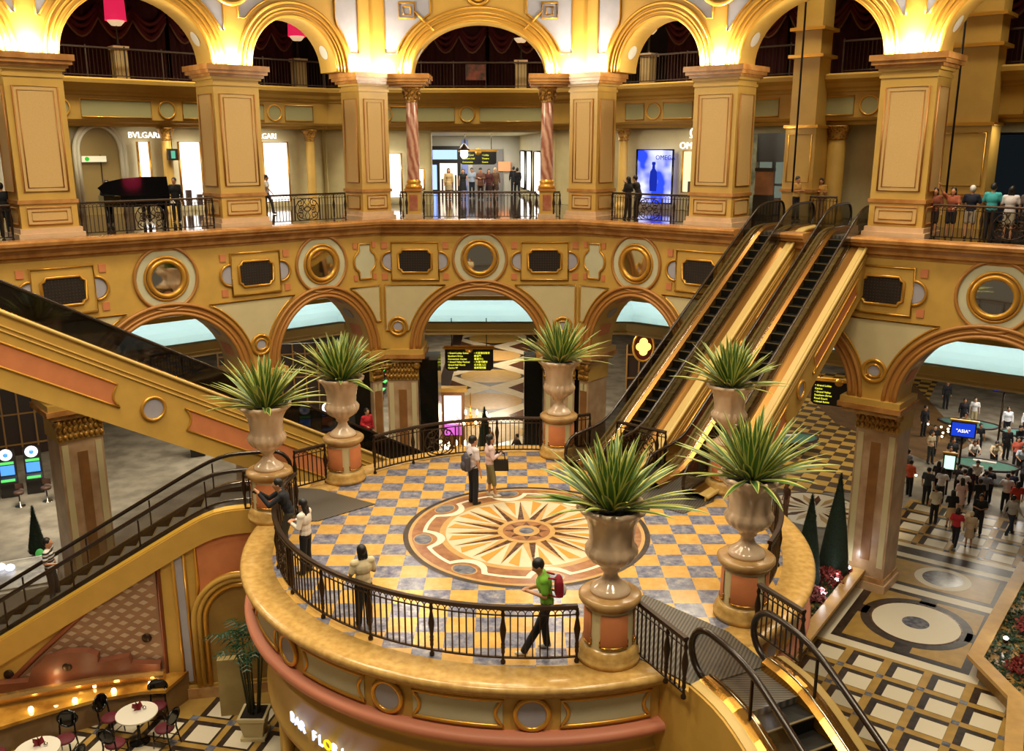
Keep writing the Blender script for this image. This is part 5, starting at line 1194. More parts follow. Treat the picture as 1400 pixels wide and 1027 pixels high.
# planters
def planter(lab, P, h, lab2, beds):
    o = thing('planter', lab, 'planter', (P[0][0], P[0][1], ZG)); rp = [(p[0] - P[0][0], p[1] - P[0][1]) for p in P]
    g = MB(); g.prism(rp, 0, h - .12, mat('planter_wall', '#a07a40', .4, 0, .2, 3)); 
    n = len(rp); cxm = sum(p[0] for p in rp) / n; cym = sum(p[1] for p in rp) / n; g.build('wall', o)
    g = MB(); g.sweep(rp + [rp[0]], [(-.12, h - .12), (.3, h - .12), (.3, h), (-.12, h), (-.12, h - .12)], mat('planter_coping', '#c49a58', .35, 0, .15, 3)); g.build('coping', o)
    g = MB(); rnd = random.Random(len(lab)); gm = mat('ground_cover', '#22401c', .7, 0, .5, 9, '#10220e')
    xs_ = [p[0] for p in P]; ys_ = [p[1] for p in P]
    def inside(x, y):
        c = False; j = n - 1
        for i in range(n):
            if (P[i][1] > y) != (P[j][1] > y) and x < (P[j][0] - P[i][0]) * (y - P[i][1]) / (P[j][1] - P[i][1]) + P[i][0]: c = not c
            j = i
        return c
    for _ in range(beds):
        x = rnd.uniform(min(xs_), max(xs_)); y = rnd.uniform(min(ys_), max(ys_))
        if not inside(x, y): continue
        z = ZG + h - .1; r = rnd.uniform(.05, .10)
        for q in range(4):
            a = rnd.uniform(0, 6.28); t = rnd.uniform(.3, 1.2); u = Vector((math.cos(a), math.sin(a), t)).normalized() * r * 1.5; w = Vector((-math.sin(a), math.cos(a), 0)) * r * .5; p0 = Vector((x, y, z))
            g.add([p0, p0 + u * .6 + w, p0 + u, p0 + u * .6 - w], [(0, 1, 2, 3)], gm)
    tag(g.build('ground_cover'), lab2, 'ground cover', kind='stuff')
planter('long stone planter between the terrace and the inlaid walkway', [fw(-7, -5.4), fw(-7, -2.45), fw(1.3, -2.45), fw(1.3, -5.4)], .7, 'dark green ground cover in the long planter beside the terrace', 5200)
planter('angled stone planter at the right edge of the view', [fw(5.6, 2.5), fw(-2.3, 2.2), fw(-3.95, 3.5), fw(-7.5, 3.9), fw(-7.5, 8), fw(5.6, 8)], .7, 'green ground cover in the angled planter at the right edge', 9000)
def topiary(lab, c, h, r, z=ZG + .6):
    o = thing('topiary', lab, 'topiary tree', (c[0], c[1], z)); rnd = random.Random(int(h * 100)); g = MB()
    g.lathe([(0, .12), (r, .16), (r * 1.04, .4), (r * .72, h * .45), (r * .36, h * .75), (.02, h)], (0, 0, 0), conif, 20)
    for _ in range(int(1100 * h / 3)):
        t = rnd.random() ** 1.3; z_ = .15 + (h - .15) * t; rr = r * 1.02 * (1 - t) ** .9; a = rnd.uniform(0, 6.28); l = .07 + .05 * rnd.random(); p = Vector((rr * math.cos(a), rr * math.sin(a), z_)); u = Vector((math.cos(a) * .6, math.sin(a) * .6, .8)) * l; w = Vector((-math.sin(a), math.cos(a), 0)) * .02
        g.add([p - w, p + u, p + w], [(0, 1, 2)], conif)
    g.build('crown', o); g = MB(); g.lathe([(.05, 0), (.05, .2)], (0, 0, 0), mat('bark', '#3a2a1c', .8), 8); g.build('trunk', o)
topiary('tall dark cone topiary in the long planter, nearer the marble pier', fw(.75, -3.05), 3.75, .5)
topiary('dark cone topiary in the long planter, nearer the terrace lip', fw(-.8, -3.5), 3.4, .46)
topiary('slim cone topiary standing inside the middle arch beyond the far railing', (-1.3, 41.5), 3.4, .5, ZG)
topiary('cone topiary at far left beyond the left descending escalator', (-18.3, 32.6), 2.0, .30, ZG)
def bush(lab, c, r, z, m):
    rnd = random.Random(int(abs(c[0]) * 77)); g = MB()
    for _ in range(420):
        a = rnd.uniform(0, 6.28); e = rnd.uniform(-.1, 1.5); rr = r * rnd.uniform(.55, 1.0); p = Vector((rr * math.cos(a) * math.cos(e), rr * math.sin(a) * math.cos(e), rr * .8 * math.sin(e) + .05)); u = Vector((rnd.uniform(-1, 1), rnd.uniform(-1, 1), rnd.uniform(0, 1))) * .12; w = Vector((rnd.uniform(-1, 1), rnd.uniform(-1, 1), rnd.uniform(-1, 1))) * .06
        g.add([p, p + u * .6 + w, p + u, p + u * .5 - w], [(0, 1, 2, 3)], m)
    o = g.build('flowering_bush'); o.location = (c[0], c[1], z); tag(o, lab, 'bush', 'flowering bushes in the planters')
redleaf = mat('red_leaves', '#8a2a24', .6, 0, .4, 8); pinkleaf = mat('pink_leaves', '#b06a70', .6, 0, .4, 8)
for lab, uv, r, m in (('red-leaved bush between the two cone topiaries', (.0, -2.95), .55, redleaf), ('pinkish bush at the foot of the nearer cone topiary', (-1.5, -2.95), .42, pinkleaf), ('pale pink bush under the terrace lip', (-2.3, -3.6), .42, pinkleaf), ('red bush beside the taller cone topiary and the pier', (1.0, -2.75), .25, redleaf), ('red-leaved bush in the right-edge planter', (.2, 3.3), .6, redleaf), ('small red bush at the near end of the right-edge planter', (-2.4, 3.4), .5, redleaf)): bush(lab, fw(*uv), r, ZG + .62, m)
for i, uv in enumerate(((1.1, -2.6), (-.1, -2.65), (-1.4, -2.7), (2.6, 2.9), (-1.0, 2.7), (-3.6, 3.9))):
    q = fw(*uv); o = thing('garden_spotlight', 'small bright planter spotlight ' + ('by the taller cone topiary', 'in front of the red bush', 'by the nearer cone topiary', 'at the back of the right-edge planter', 'at the corner of the right-edge planter', 'at the near end of the right-edge planter')[i], 'spotlight', (q[0], q[1], ZG + .66), 0, 'planter spotlights')
    g = MB(); g.lathe([(0, .16), (.06, .16), (.08, .06), (.02, .04), (.02, 0)], (0, 0, 0), iron, 10); g.build('housing', o); g = MB(); g.ell((0, 0, .19), (.075, .075, .05), spot_w); g.build('lit_lens', o)
    point('spot_glow', (q[0], q[1], ZG + 1.05), 9, (.9, .95, 1), .06)
# strings of little lights by the pier
for i, (c, n) in enumerate((((15.3, 34.9), 12), ((18.6, 41.5), 8), ((23.2, 47.2), 7), ((16.0, 37.0), 4))):
    rnd = random.Random(i); g = MB()
    for k in range(n):
        p = (c[0] + rnd.uniform(-.7, .7), c[1] + rnd.uniform(-.6, .6), ZG + rnd.uniform(.2, .9)); g.ell(p, (.055, .055, .055), bulb, 7, 5)
        if k: g.tube([p, pp], .008, iron, 4, cap=False)
        pp = p
    g.tube([pp, (pp[0], pp[1], ZG)], .01, iron, 4); tag(g.build('fairy_lights'), 'string of small warm lights ' + ('at the foot of the large right pier', 'beside the gaming crowd, left side', 'far back beside the yellow carpet', 'behind the large right pier')[i], 'string lights', 'strings of little lights', 'thing')

# ------------------------------------------------------------------ casino things
led_board('direction_board', 'large black hanging board with yellow LED lines inside the middle arch', (-2.22, 46.3, -2.75), 2.5, 1.15, [('\u2022 Grand Lobby Suites', '\u2022 \u5927\u5802\u9152\u5e97\u5ba2\u623f'), ('Southern Drive', '\u5357\u9053\u9580'), ('Convention Center', '\u6703\u8b70\u4e2d\u5fc3'), ('\u2022 Grand Valley Festival', '\u2022 \u5927\u904b\u6cb3\u8cfc\u7269'), ('Grand Hall North', '\u5317\u5927\u5802\u5165\u53e3'), ('Casino W', '\u5a1b\u6a02\u5834\u897f\u7ffc')])
led_board('direction_board', 'black board with yellow LED lines partly hidden by the right pier', (15.9, 43.0, -3.75), 2.5, 1.2, [('\u2022 Grand Lobby', ''), ('Casino', ''), ('\u2022 Grand Valley', ''), ('Southern Drive', ''), ('Food Court', ''), ('\u2022 Hotel Suites', '')], R(-25))
o = thing('advert_kiosk', 'freestanding brown kiosk with a bright pink and white screen inside the middle arch', 'kiosk', (-3.1, 46.2, ZG)); g = MB(); g.b2((-.6, -.2, 0), (.6, .2, 3.0), mat('kiosk_wood', '#7a5230', .5)); g.b2((-.75, -.28, 2.95), (.75, .28, 3.15), goldp); g.build('cabinet', o)
g = MB(); g.b2((-.45, -.23, .6), (.45, -.2, 2.75), emis('pink_white_screen', '#ffd8f0', 2.2)); g.b2((-.45, -.235, .6), (.45, -.2, 1.2), emis('magenta_screen', '#d060c0', 1.4)); g.build('screen', o)
def chandelier(lab, c, r=1.0, n=10):
    o = thing('chandelier', lab, 'chandelier', c); g = MB(); g.tube([(0, 0, 0), (0, 0, 1.4)], .03, gilt, 6); g.lathe([(0, -.3), (.1, -.2), (.06, 0), (.12, .2), (0, .3)], (0, 0, 0), gilt, 10)
    for k in range(n):
        a = 2 * PI * k / n; g.tube([(0, 0, -.1), (r * .5 * math.cos(a), r * .5 * math.sin(a), -.3), (r * math.cos(a), r * math.sin(a), -.02)], .02, gilt, 5)
    g.build('arms', o)
    for k in range(n): g = MB(); a = 2 * PI * k / n; g.ell((r * math.cos(a), r * math.sin(a), .12), (.06, .06, .15), bulb, 7, 6); g.lathe([(.05, 0), (.03, .05)], (r * math.cos(a), r * math.sin(a), -.03), gilt, 7); g.build('candle_bulb', o)
chandelier('candle chandelier hanging just below the LED board in the middle arch', (-2.1, 44.5, -4.9), .95)
chandelier('candle chandelier above the LED board in the middle arch', (-2.1, 62, -2.6), 1.2); chandelier('candle chandelier low beside the kiosk in the middle arch', (-2.5, 41.8, -5.6), .7)
for c in ((-2.1, 44.5, -4.5), (-2.1, 62, -2.3)): point('chandelier_light', c, 90, (1, .8, .5), .5)
screens = [mat('slot_screen_a', '#203a70', .2, emit='#4a90e8', estr=1.6), mat('slot_screen_b', '#20502a', .2, emit='#58d060', estr=1.4), mat('slot_screen_c', '#702020', .2, emit='#ff7a38', estr=1.4)]
def slot_parts(o, i):
    g = MB(); g.b2((-.35, -.3, 0), (.35, .3, .75), shopdark); g.b2((-.35, -.1, .75), (.35, .3, 2.1), shopdark); g.add([(-.35, -.5, .78), (.35, -.5, .78), (.35, -.1, .95), (-.35, -.1, .95), (-.35, -.5, .68), (.35, -.5, .68), (.35, -.1, .7), (-.35, -.1, .7)], [(0, 1, 2, 3), (4, 5, 6, 7), (0, 1, 5, 4), (1, 2, 6, 5), (3, 0, 4, 7)], shopdark); g.build('cabinet', o)
    g = MB(); g.b2((-.28, -.125, 1.0), (.28, -.1, 1.45), screens[i % 3]); g.b2((-.28, -.125, 1.5), (.28, -.1, 1.62), screens[(i + 1) % 3]); g.build('screen', o)
    g = MB(); g.b2((-.28, -.47, .80), (.28, -.3, .87), screens[(i + 1) % 3]); g.build('button_deck', o)
    g = MB(); g.lathe([(0, -.14), (.25, -.14), (.27, -.1), (0, -.1)], (0, 0, 1.95), mat('wheel_white', '#d8d8e0', .3, emit='#f0f4ff', estr=1.5), 22, axis='y'); g.lathe([(0, -.16), (.1, -.16), (.1, -.14)], (0, 0, 1.95), screens[0], 14, axis='y'); g.build('wheel', o)
SL0 = []
def slot(lab, c, rz, i):
    o = thing('slot_machine', lab, 'slot machine', (c[0] - .5, c[1], ZG), rz, 'slot machines'); slot_parts(o, i * 3 if i < 3 else i); return o
for i, (c, rz, lab) in enumerate((((-22.2, 38.9), R(25), 'slot machine with a lit white wheel, left of the pair by the left pier'), ((-21.3, 39.4), R(25), 'slot machine with a lit white wheel, right of the pair by the left pier'), ((-23.2, 38.4), R(25), 'slot machine with a lit wheel at the very left edge'), ((-15.6, 44.5), R(20), 'slot machine with an orange screen under the long escalator'), ((-14.6, 45.0), R(20), 'slot machine under the long escalator, next to the orange one'), ((-9.3, 46.6), R(10), 'slot machine glowing blue behind the left urns'), ((-10.4, 46.2), R(10), 'slot machine behind the urns, second from the left arch'))):
    slot(lab, c, rz, i)
def stool(lab, c):
    o = thing('stool', lab, 'stool', (c[0], c[1], ZG), 0, 'casino stools'); g = MB(); g.lathe([(0, 0), (.22, 0), (.2, .03), (.03, .05), (.03, .6), (0, .6)], (0, 0, 0), chrome, 14); g.build('base', o); g = MB(); g.lathe([(0, .58), (.2, .58), (.22, .64), (.2, .7), (0, .71)], (0, 0, 0), mat('stool_seat', '#4a3024', .6), 14); g.build('seat', o)
    g = MB(); g.add([(.22 * math.cos(t), .22 * math.sin(t), z) for z in (.75, 1.0) for t in [R(30 + 15 * i) for i in range(9)]], [(i, i + 1, 10 + i, 9 + i) for i in range(8)], MATS['stool_seat'], True); g.build('backrest', o)
for c, lab in (((-21.6, 37.6), 'low-backed stool before the left slot machine of the pair'), ((-20.7, 38.2), 'low-backed stool before the right slot machine of the pair'), ((-22.6, 37.1), 'low-backed stool at the very left edge'), ((-20.0, 38.9), 'low-backed stool nearest the left pier')): stool(lab, c)
# bank of slot machines seen edge-on through the middle arch, and chairs
for i in range(6):
    slot('slot machine in the row left of the carpet runner, %s' % ('nearest the arch pier', 'second from the pier', 'third from the pier', 'fourth from the pier', 'fifth from the pier', 'farthest from the pier')[i], (-7.6 - .12 * i, 50.5 + 2.0 * i), R(80), i)
def gaming_table(lab, c, rz, L=1.5, W_=.8):
    o = thing('gaming_table', lab, 'gaming table', (c[0], c[1], ZG), rz); g = MB(); P = [(L * math.cos(t) * (1 if math.sin(t) > 0 else .9), W_ * math.sin(t)) for t in [2 * PI * i / 28 for i in range(28)]]
    g.prism(P, .72, .76, mat('felt', '#3f6a5c', .9, 0, .15, 4)); g.build('felt_top', o); g = MB(); g.tube([(p[0] * 1.03, p[1] * 1.04, .76) for p in P], .06, mat('padded_rail', '#2a1812', .5), 6, closed=True); g.build('padded_rail', o); g = MB(); g.lathe([(0, 0), (.5, 0), (.45, .1), (.2, .2), (.2, .6), (.6, .72), (0, .72)], (0, 0, 0), mat('table_wood', '#3a2014', .4), 16); g.build('pedestal', o)
    g = MB(); g.b2((-.5, .3, .76), (.5, .55, .82), mat('chip_tray', '#c8c8c0', .4)); g.build('chip_tray', o)
TB = [('crowded oval gaming table in the middle of the crowd', (22.3, 40.9), R(-30)), ('lit gaming table behind the crowd at right', (27.2, 45.5), R(-30)), ('gaming table seen between the right escalator and pier', (14.4, 44.9), R(10)), ('gaming table at the far end of the crowd', (24.8, 47.5), R(-30))]
for a in TB: gaming_table(*a)
area('table_lamp', (22.3, 40.9, -2.2), 2.0, 100, (1, .95, .85)); area('table_lamp', (27.2, 45.5, -2.2), 2.2, 260, (.95, .97, 1))
def tv(lab, c, rz, w, h, m, body):
    o = thing('display_screen', lab, 'screen', c, rz); g = MB(); g.b2((-w / 2 - .06, -.06, -.06), (w / 2 + .06, .06, h + .06), shopdark); g.b2((-w / 2 - .1, -.08, h + .06), (w / 2 + .1, .08, h + .14), goldp); g.build('housing', o); g = MB(); g.b2((-w / 2, -.075, 0), (w / 2, -.06, h), m); g.build('lit_screen', o)
    g = MB(); g.tube([(0, 0, -.06), (0, 0, ZG - c[2])], .05, iron, 8); g.build('post', o)
    if body: text('lettering', body, h * .34, letter, Matrix.Translation((0, -.085, h * .3)) @ Matrix.Rotation(R(90), 4, 'X'), o, .004)
bl = emis('blue_screen', '#1c3cc0', 1.3)
tv('blue screen with white quoted lettering on a post above the crowd', (20.6, 39.9, -4.3), R(-27), .95, .62, bl, '"ASIA"'); tv('blue screen at the back right above the white-shirted row', (25.2, 45.2, -3.6), R(-27), .95, .5, bl, '\u2022\u2022'); tv('small bright green screen among the crowd, near the left', (19.7, 39.0, -5.55), R(-27), .42, .62, emis('green_white_screen', '#b8f0c8', 1.8), '')
# dark timber screens with stained lamps at the back, display cases at left
for i, (x, y, rz, w) in enumerate(((9.2, 52, 0, 5.0), (-26, 44, R(30), 8.0), (-13.5, 52, R(12), 7))):
    o = thing('timber_screen', 'dark lattice timber screen ' + ('behind the rising escalators', 'behind the slot machines at far left', 'behind the left arches')[i], 'screen', (x, y, ZG), rz, kind='thing')
    g = MB(); g.b2((-w / 2, 0, 0), (w / 2, .1, 4.2), mat('dark_timber', '#2a1a10', .5)); g.build('panel', o); g = MB(); k = int(w / .7)
    for j in range(k + 1): g.box((-w / 2 + w * j / k, -.04, 2.1), (.08, .08, 4.2), mat('timber_gold', '#8a6430', .5))
    for z in (.6, 2.2, 3.6): g.box((0, -.04, z), (w, .07, .08), MATS['timber_gold'])
    g.build('lattice', o)
for c, lab in (((7.55, 51.4, -2.6), 'quatrefoil amber wall lamp on a red oval behind the rising escalators'), ((11.2, 51.6, -2.6), 'second amber wall lamp partly behind the rising escalator')):
    o = thing('wall_lamp', lab, 'lamp', c); g = MB(); P = [(.6 * math.cos(t), .85 * math.sin(t)) for t in [2 * PI * i / 24 for i in range(24)]]; g.plate(P, 0, -.06, mat('red_oval', '#5a1c10', .5)); poly_tube(g, P, .07, gilt, -.07); g.build('back_plate', o)
    g = MB(); am = emis('amber_glass', '#ffcf5a', 3.0)
    for x, z in ((0, .28), (0, -.28), (.2, 0), (-.2, 0), (0, 0)): g.lathe([(0, -.16), (.2, -.13), (.24, -.07)], (x, 0, z), am, 14, axis='y')
    g.build('lit_glass', o)
o = thing('display_case', 'low lit display case at the far left beyond the descending escalator', 'display case', (-17.6, 29.2, ZG), R(25)); g = MB(); g.b2((-1.6, -1.4, 0), (1.6, 1.4, .8), white); g.build('plinth', o); g = MB(); g.b2((-1.4, -1.2, .8), (1.4, 1.2, .86), mat('case_top', '#b8b098', .3, 0, .8, 1.5, '#4a4036')); g.build('top', o)
g = MB()
for x, y in ((-.6, .5), (-.2, .6), (.1, .4)): g.ell((x, y, .95), (.16, .16, .12), emis('flowerlike_lamp', '#e6ecff', 4), 8, 6)
g.build('lit_globes', o)
g = MB(); g.ell((0, 0, .35), (.16, .16, .2), mat('green_lit', '#58c060', .5, emit='#68e070', estr=.2), 12, 8); g.lathe([(0, 0), (.12, 0), (.1, .2), (0, .2)], (0, 0, 0), iron, 10); o = g.build('ornament', label='small green-topped lit ornament beside the far left topiary', cat='ornament'); o.location = (-17.9, 32.0, ZG)
# ------------------------------------------------------------------ lamps of the lower floor, capital uplights
for x, y, pw in ((-20, 36, 700), (-14, 44, 600), (-6, 50, 600), (4, 50, 520), (14, 44, 260), (22, 40, 260), (28, 48, 340), (-1.5, 66, 900), (-14, 58, 500), (16, 58, 400)):
    area('casino_downlight', (x, y, -1.0), 2.6, pw, (1, .88, .68))
for f, s in (('left', 5.45), ('left', 12.05), ('left', 18.7), ('right', 5.45), ('right', 12.05), ('right', 18.7)):
    for q in (-.6, 0, .6): point('capital_uplight', fp(f, s + q, -.40, ZS + .16), 460, (1, .91, .70), .09)
for s in (.3, 1.2, 6.8, 7.7): point('capital_uplight', fp('center', s, -.4, ZS + .16), 380, (1, .91, .70), .09)
for f in ('left', 'right'): point('capital_uplight', fp(f, .6, -.4, ZS + .16), 380, (1, .91, .70), .09)
# ------------------------------------------------------------------ people
DEF = dict(lean=0.0, hp=0.0, hy=0.0, L=((-.24, .0, 1.13), (-.25, .06, .88)), R=((.24, .0, 1.13), (.25, .06, .88)), lk=(-.095, .02, .50), la=(-.10, .0, .08), rk=(.095, .02, .50), ra=(.10, .0, .08), hip=(0, 0, .93))
POSES = {
 'stand': {}, 'stand2': dict(R=((.25, -.02, 1.14), (.18, .22, 1.10)), la=(-.11, .08, .08), lk=(-.1, .06, .5)),
 'walk': dict(L=((-.23, -.12, 1.15), (-.23, -.16, .92)), R=((.23, .12, 1.15), (.22, .28, .96)), lk=(-.09, .18, .52), la=(-.09, .24, .09), rk=(.09, -.06, .50), ra=(.09, -.28, .12)),
 'lean': dict(lean=.42, hp=.25, L=((-.26, .22, 1.12), (-.16, .44, 1.05)), R=((.26, .22, 1.12), (.16, .44, 1.05)), hip=(0, -.1, .92)),
 'phone': dict(lean=.16, hp=.75, L=((-.22, .06, 1.12), (-.05, .30, 1.14)), R=((.22, .06, 1.12), (.05, .30, 1.16)), lk=(-.09, .16, .50), la=(-.10, .40, .07), rk=(.09, .03, .49), ra=(.1, -.02, .07)),
 'camera': dict(lean=.30, hp=.1, L=((-.22, .30, 1.18), (-.07, .50, 1.42)), R=((.22, .30, 1.18), (.06, .50, 1.40)), hip=(0, -.1, .92)),
 'hold': dict(hp=.2, L=((-.24, .02, 1.14), (-.08, .26, 1.16)), R=((.24, .02, 1.14), (.08, .26, 1.18)), la=(-.1, .06, .08)),
 'bag': dict(R=((.24, .02, 1.14), (.12, .26, 1.22)), L=((-.24, .02, 1.13), (-.18, .2, 1.0)), rk=(.095, .08, .5), ra=(.1, .12, .08)),
 'reach': dict(R=((.30, .16, 1.55), (.36, .30, 1.78)), L=((-.24, .1, 1.15), (-.14, .28, 1.05)), hp=-.1),
 'sit': dict(hip=(0, -.08, .50), lk=(-.12, .36, .50), la=(-.12, .38, .08), rk=(.12, .36, .50), ra=(.12, .38, .08), lean=.12, L=((-.23, .02, .74), (-.14, .28, .70)), R=((.23, .02, .74), (.14, .28, .70)), dz=-.43),
 'back': dict(lean=-.05, L=((-.27, .04, 1.14), (-.2, .24, 1.08)), R=((.27, .04, 1.14), (.2, .24, 1.08))),
}
def pose(n):
    d = dict(DEF); d.update(POSES[n]); dz = d.get('dz', 0.0); hx = Vector(d['hip']); ln = d['lean']
    def up(z, y=0.0, x=0.0): h = z - .93; return hx + Vector((x, y * math.cos(ln) + h * math.sin(ln), h * math.cos(ln) - y * math.sin(ln)))
    J = dict(hip=hx, waist=up(1.08), chest=up(1.27), neck=up(1.43), head=up(1.43) + Vector((0, .02 + .10 * math.sin(ln + d['hp'] * .6), .165 * math.cos(d['hp'] * .5))), sL=up(1.385, 0, -.175), sR=up(1.385, 0, .175))
    J['eL'], J['wL'] = Vector(d['L'][0]), Vector(d['L'][1]); J['eR'], J['wR'] = Vector(d['R'][0]), Vector(d['R'][1])
    for k in ('lk', 'la', 'rk', 'ra'): J[k] = Vector(d[k])
    J['hl'] = hx + Vector((-.09, 0, -.03)); J['hr'] = hx + Vector((.09, 0, -.03)); J['hp'] = d['hp'] + ln * .5; J['ln'] = ln
    return J
dummy = mat('plain_cloth', '#888888', .8)
def cap(g, a, b, ra, rb, n=10):
    a = Vector(a); b = Vector(b); d = b - a; K = 6
    pts = [a + d * (k / K) for k in range(K + 1)]; g.tube(pts, [ra + (rb - ra) * k / K for k in range(K + 1)], dummy, n); g.ell(a, (ra, ra, ra), dummy, n, 6); g.ell(b, (rb, rb, rb), dummy, n, 6)
def remesh(g, vox, name, smooth=2):
    o = bpy.data.objects.new(name, g.mesh(name)); COL.objects.link(o)
    m = o.modifiers.new('r', 'REMESH'); m.mode = 'VOXEL'; m.voxel_size = vox; m.use_smooth_shade = True
    s = o.modifiers.new('s', 'SMOOTH'); s.factor = .5; s.iterations = smooth
    me = bpy.data.meshes.new_from_object(o.evaluated_get(bpy.context.evaluated_depsgraph_get())); old = o.data; bpy.data.objects.remove(o); bpy.data.meshes.remove(old)
    me.name = name; me.materials.clear(); me.materials.append(dummy); return me
def rot_x(v, c, a):
    v = Vector(v); return Vector((c.x + v.x, c.y + v.y * math.cos(a) - v.z * math.sin(a), c.z + v.y * math.sin(a) + v.z * math.cos(a)))
CACHE = {}
def pmesh(kind, pz, opt, vox):
    key = (kind, pz, opt, vox)
    if key in CACHE: return CACHE[key]
    J = pose(pz); g = MB(); H = J['head']; tilt = -J['hp'] * .7; fine = vox < .015
    if kind == 'body':
        g.ell(H, (.082, .102, .124), dummy, 14, 12); q = rot_x((0, .034, -.075), H, tilt); g.ell(q, (.06, .066, .06), dummy, 10, 8)
        g.ell(rot_x((0, .108, -.012), H, tilt), (.015, .023, .026), dummy, 8, 6)
        for s in (-1, 1): g.ell(rot_x((s * .084, -.005, -.01), H, tilt), (.012, .024, .032), dummy, 8, 6)
        cap(g, J['neck'] - Vector((0, 0, .06)), H - Vector((0, 0, .06)), .055, .05)
        g.ell(J['hip'], (.155, .105, .12), dummy); g.ell(J['waist'], (.135, .095, .14), dummy); g.ell(J['chest'], (.165, .108, .17), dummy); cap(g, J['sL'], J['sR'], .062, .062)
        for a, b, c in (('sL', 'eL', 'wL'), ('sR', 'eR', 'wR')):
            cap(g, J[a], J[b], .05, .04); cap(g, J[b], J[c], .04, .028)
            d = (J[c] - J[b]).normalized(); side = Vector((1 if a == 'sR' else -1, 0, 0)); side = (side - d * side.dot(d)).normalized(); nrm = d.cross(side)
            pc = J[c] + d * .045; g.ell(pc, (.03, .03, .03), dummy, 8, 6); cap(g, J[c], J[c] + d * .08, .026, .032)
            base = J[c] + d * .085
            for k, (o_, l) in enumerate(((-.027, .06), (-.009, .075), (.009, .07), (.027, .055))):
                f0 = base + side * o_; f1 = f0 + d * l * .6 + nrm * .006; f2 = f1 + d * l * .35 - Vector((0, 0, .02)); cap(g, f0, f1, .0095, .009, 6); cap(g, f1, f2, .009, .008, 6)
            t0 = J[c] + d * .03 - side * .028; t1 = t0 - side * .022 + d * .04 + nrm * .012; cap(g, t0, t1, .012, .01, 6)
        for h, k, a in (('hl', 'lk', 'la'), ('hr', 'rk', 'ra')): cap(g, J[h], J[k], .075, .052); cap(g, J[k], J[a], .052, .036)
    elif kind == 'shirt':
        wd = 1.0
        g.ell(J['hip'] + Vector((0, 0, .03)), (.17, .122, .13), dummy); g.ell(J['waist'], (.158, .118, .16), dummy); g.ell(J['chest'], (.195, .138, .175), dummy); cap(g, J['sL'], J['sR'], .078, .078); cap(g, J['chest'], J['neck'] - Vector((0, 0, .02)), .09, .062)
        if 'tunic' in opt: g.lathe([(.0, -.2), (.19, -.2), (.16, .05), (0, .05)], J['hip'], dummy, 14)
        for a, b, c in (('sL', 'eL', 'wL'), ('sR', 'eR', 'wR')):
            if 'long' in opt: cap(g, J[a], J[b], .064, .054); cap(g, J[b], J[b] + (J[c] - J[b]) * .92, .054, .042)
            elif 'short' in opt: cap(g, J[a], J[a] + (J[b] - J[a]) * .72, .064, .066)
    elif kind == 'pants':
        g.ell(J['hip'] + Vector((0, 0, -.01)), (.168, .118, .13), dummy)
        if opt == 'skirt':
            dn = J['hip'] + Vector((0, .02, -.42)); g.tube([J['hip'] + Vector((0, 0, .04)), J['hip'] + Vector((0, .01, -.18)), dn], [.15, .18, .22], dummy, 16)
        else:
            e = {'long': 1.0, 'capri': .35, 'short': -1}[opt]
            for h, k, a in (('hl', 'lk', 'la'), ('hr', 'rk', 'ra')):
                if e >= 0: cap(g, J[h], J[k], .092, .074); cap(g, J[k], J[k] + (J[a] - J[k]) * (.96 if e == 1 else .3), .074, .064)
                else: cap(g, J[h], J[h] + (J[k] - J[h]) * .82, .094, .085)
    elif kind == 'shoe': p = J[opt]; g.ell((p.x, p.y + .045, max(.042, p.z - .035)), (.045, .125, .042), dummy, 10, 6); g.ell((p.x, p.y - .02, max(.06, p.z)), (.043, .06, .055), dummy, 8, 6)
    elif kind == 'hair':
        g.ell(rot_x((0, -.022, .026), H, tilt), (.094, .109, .118), dummy, 14, 10)
        if opt in ('bob', 'long', 'tail'):
            for s in (-1, 0, 1): cap(g, rot_x((s * .055, -.045, .0), H, tilt), rot_x((s * .062, -.055, -.12), H, tilt), .045, .04)
        if opt == 'long': 
            for s in (-1, 0, 1): cap(g, rot_x((s * .055, -.06, -.1), H, tilt), rot_x((s * .06, -.10, -.38), H, 0), .048, .035)
        if opt == 'tail': cap(g, rot_x((0, -.11, .02), H, tilt), rot_x((0, -.15, -.2), H, 0), .035, .02)
        if opt == 'cap': g.ell(rot_x((0, .085, .05), H, tilt), (.07, .07, .015), dummy, 10, 5)
    me = remesh(g, vox if kind != 'hair' else min(vox, .02), kind, 3 if fine else 2); CACHE[key] = me; return me
def cloth(h, r=.85): return mat('cloth_' + h.lstrip('#'), h, r)
SKIN = ['#c08a66', '#b57e5a', '#caa07e', '#a9744f']
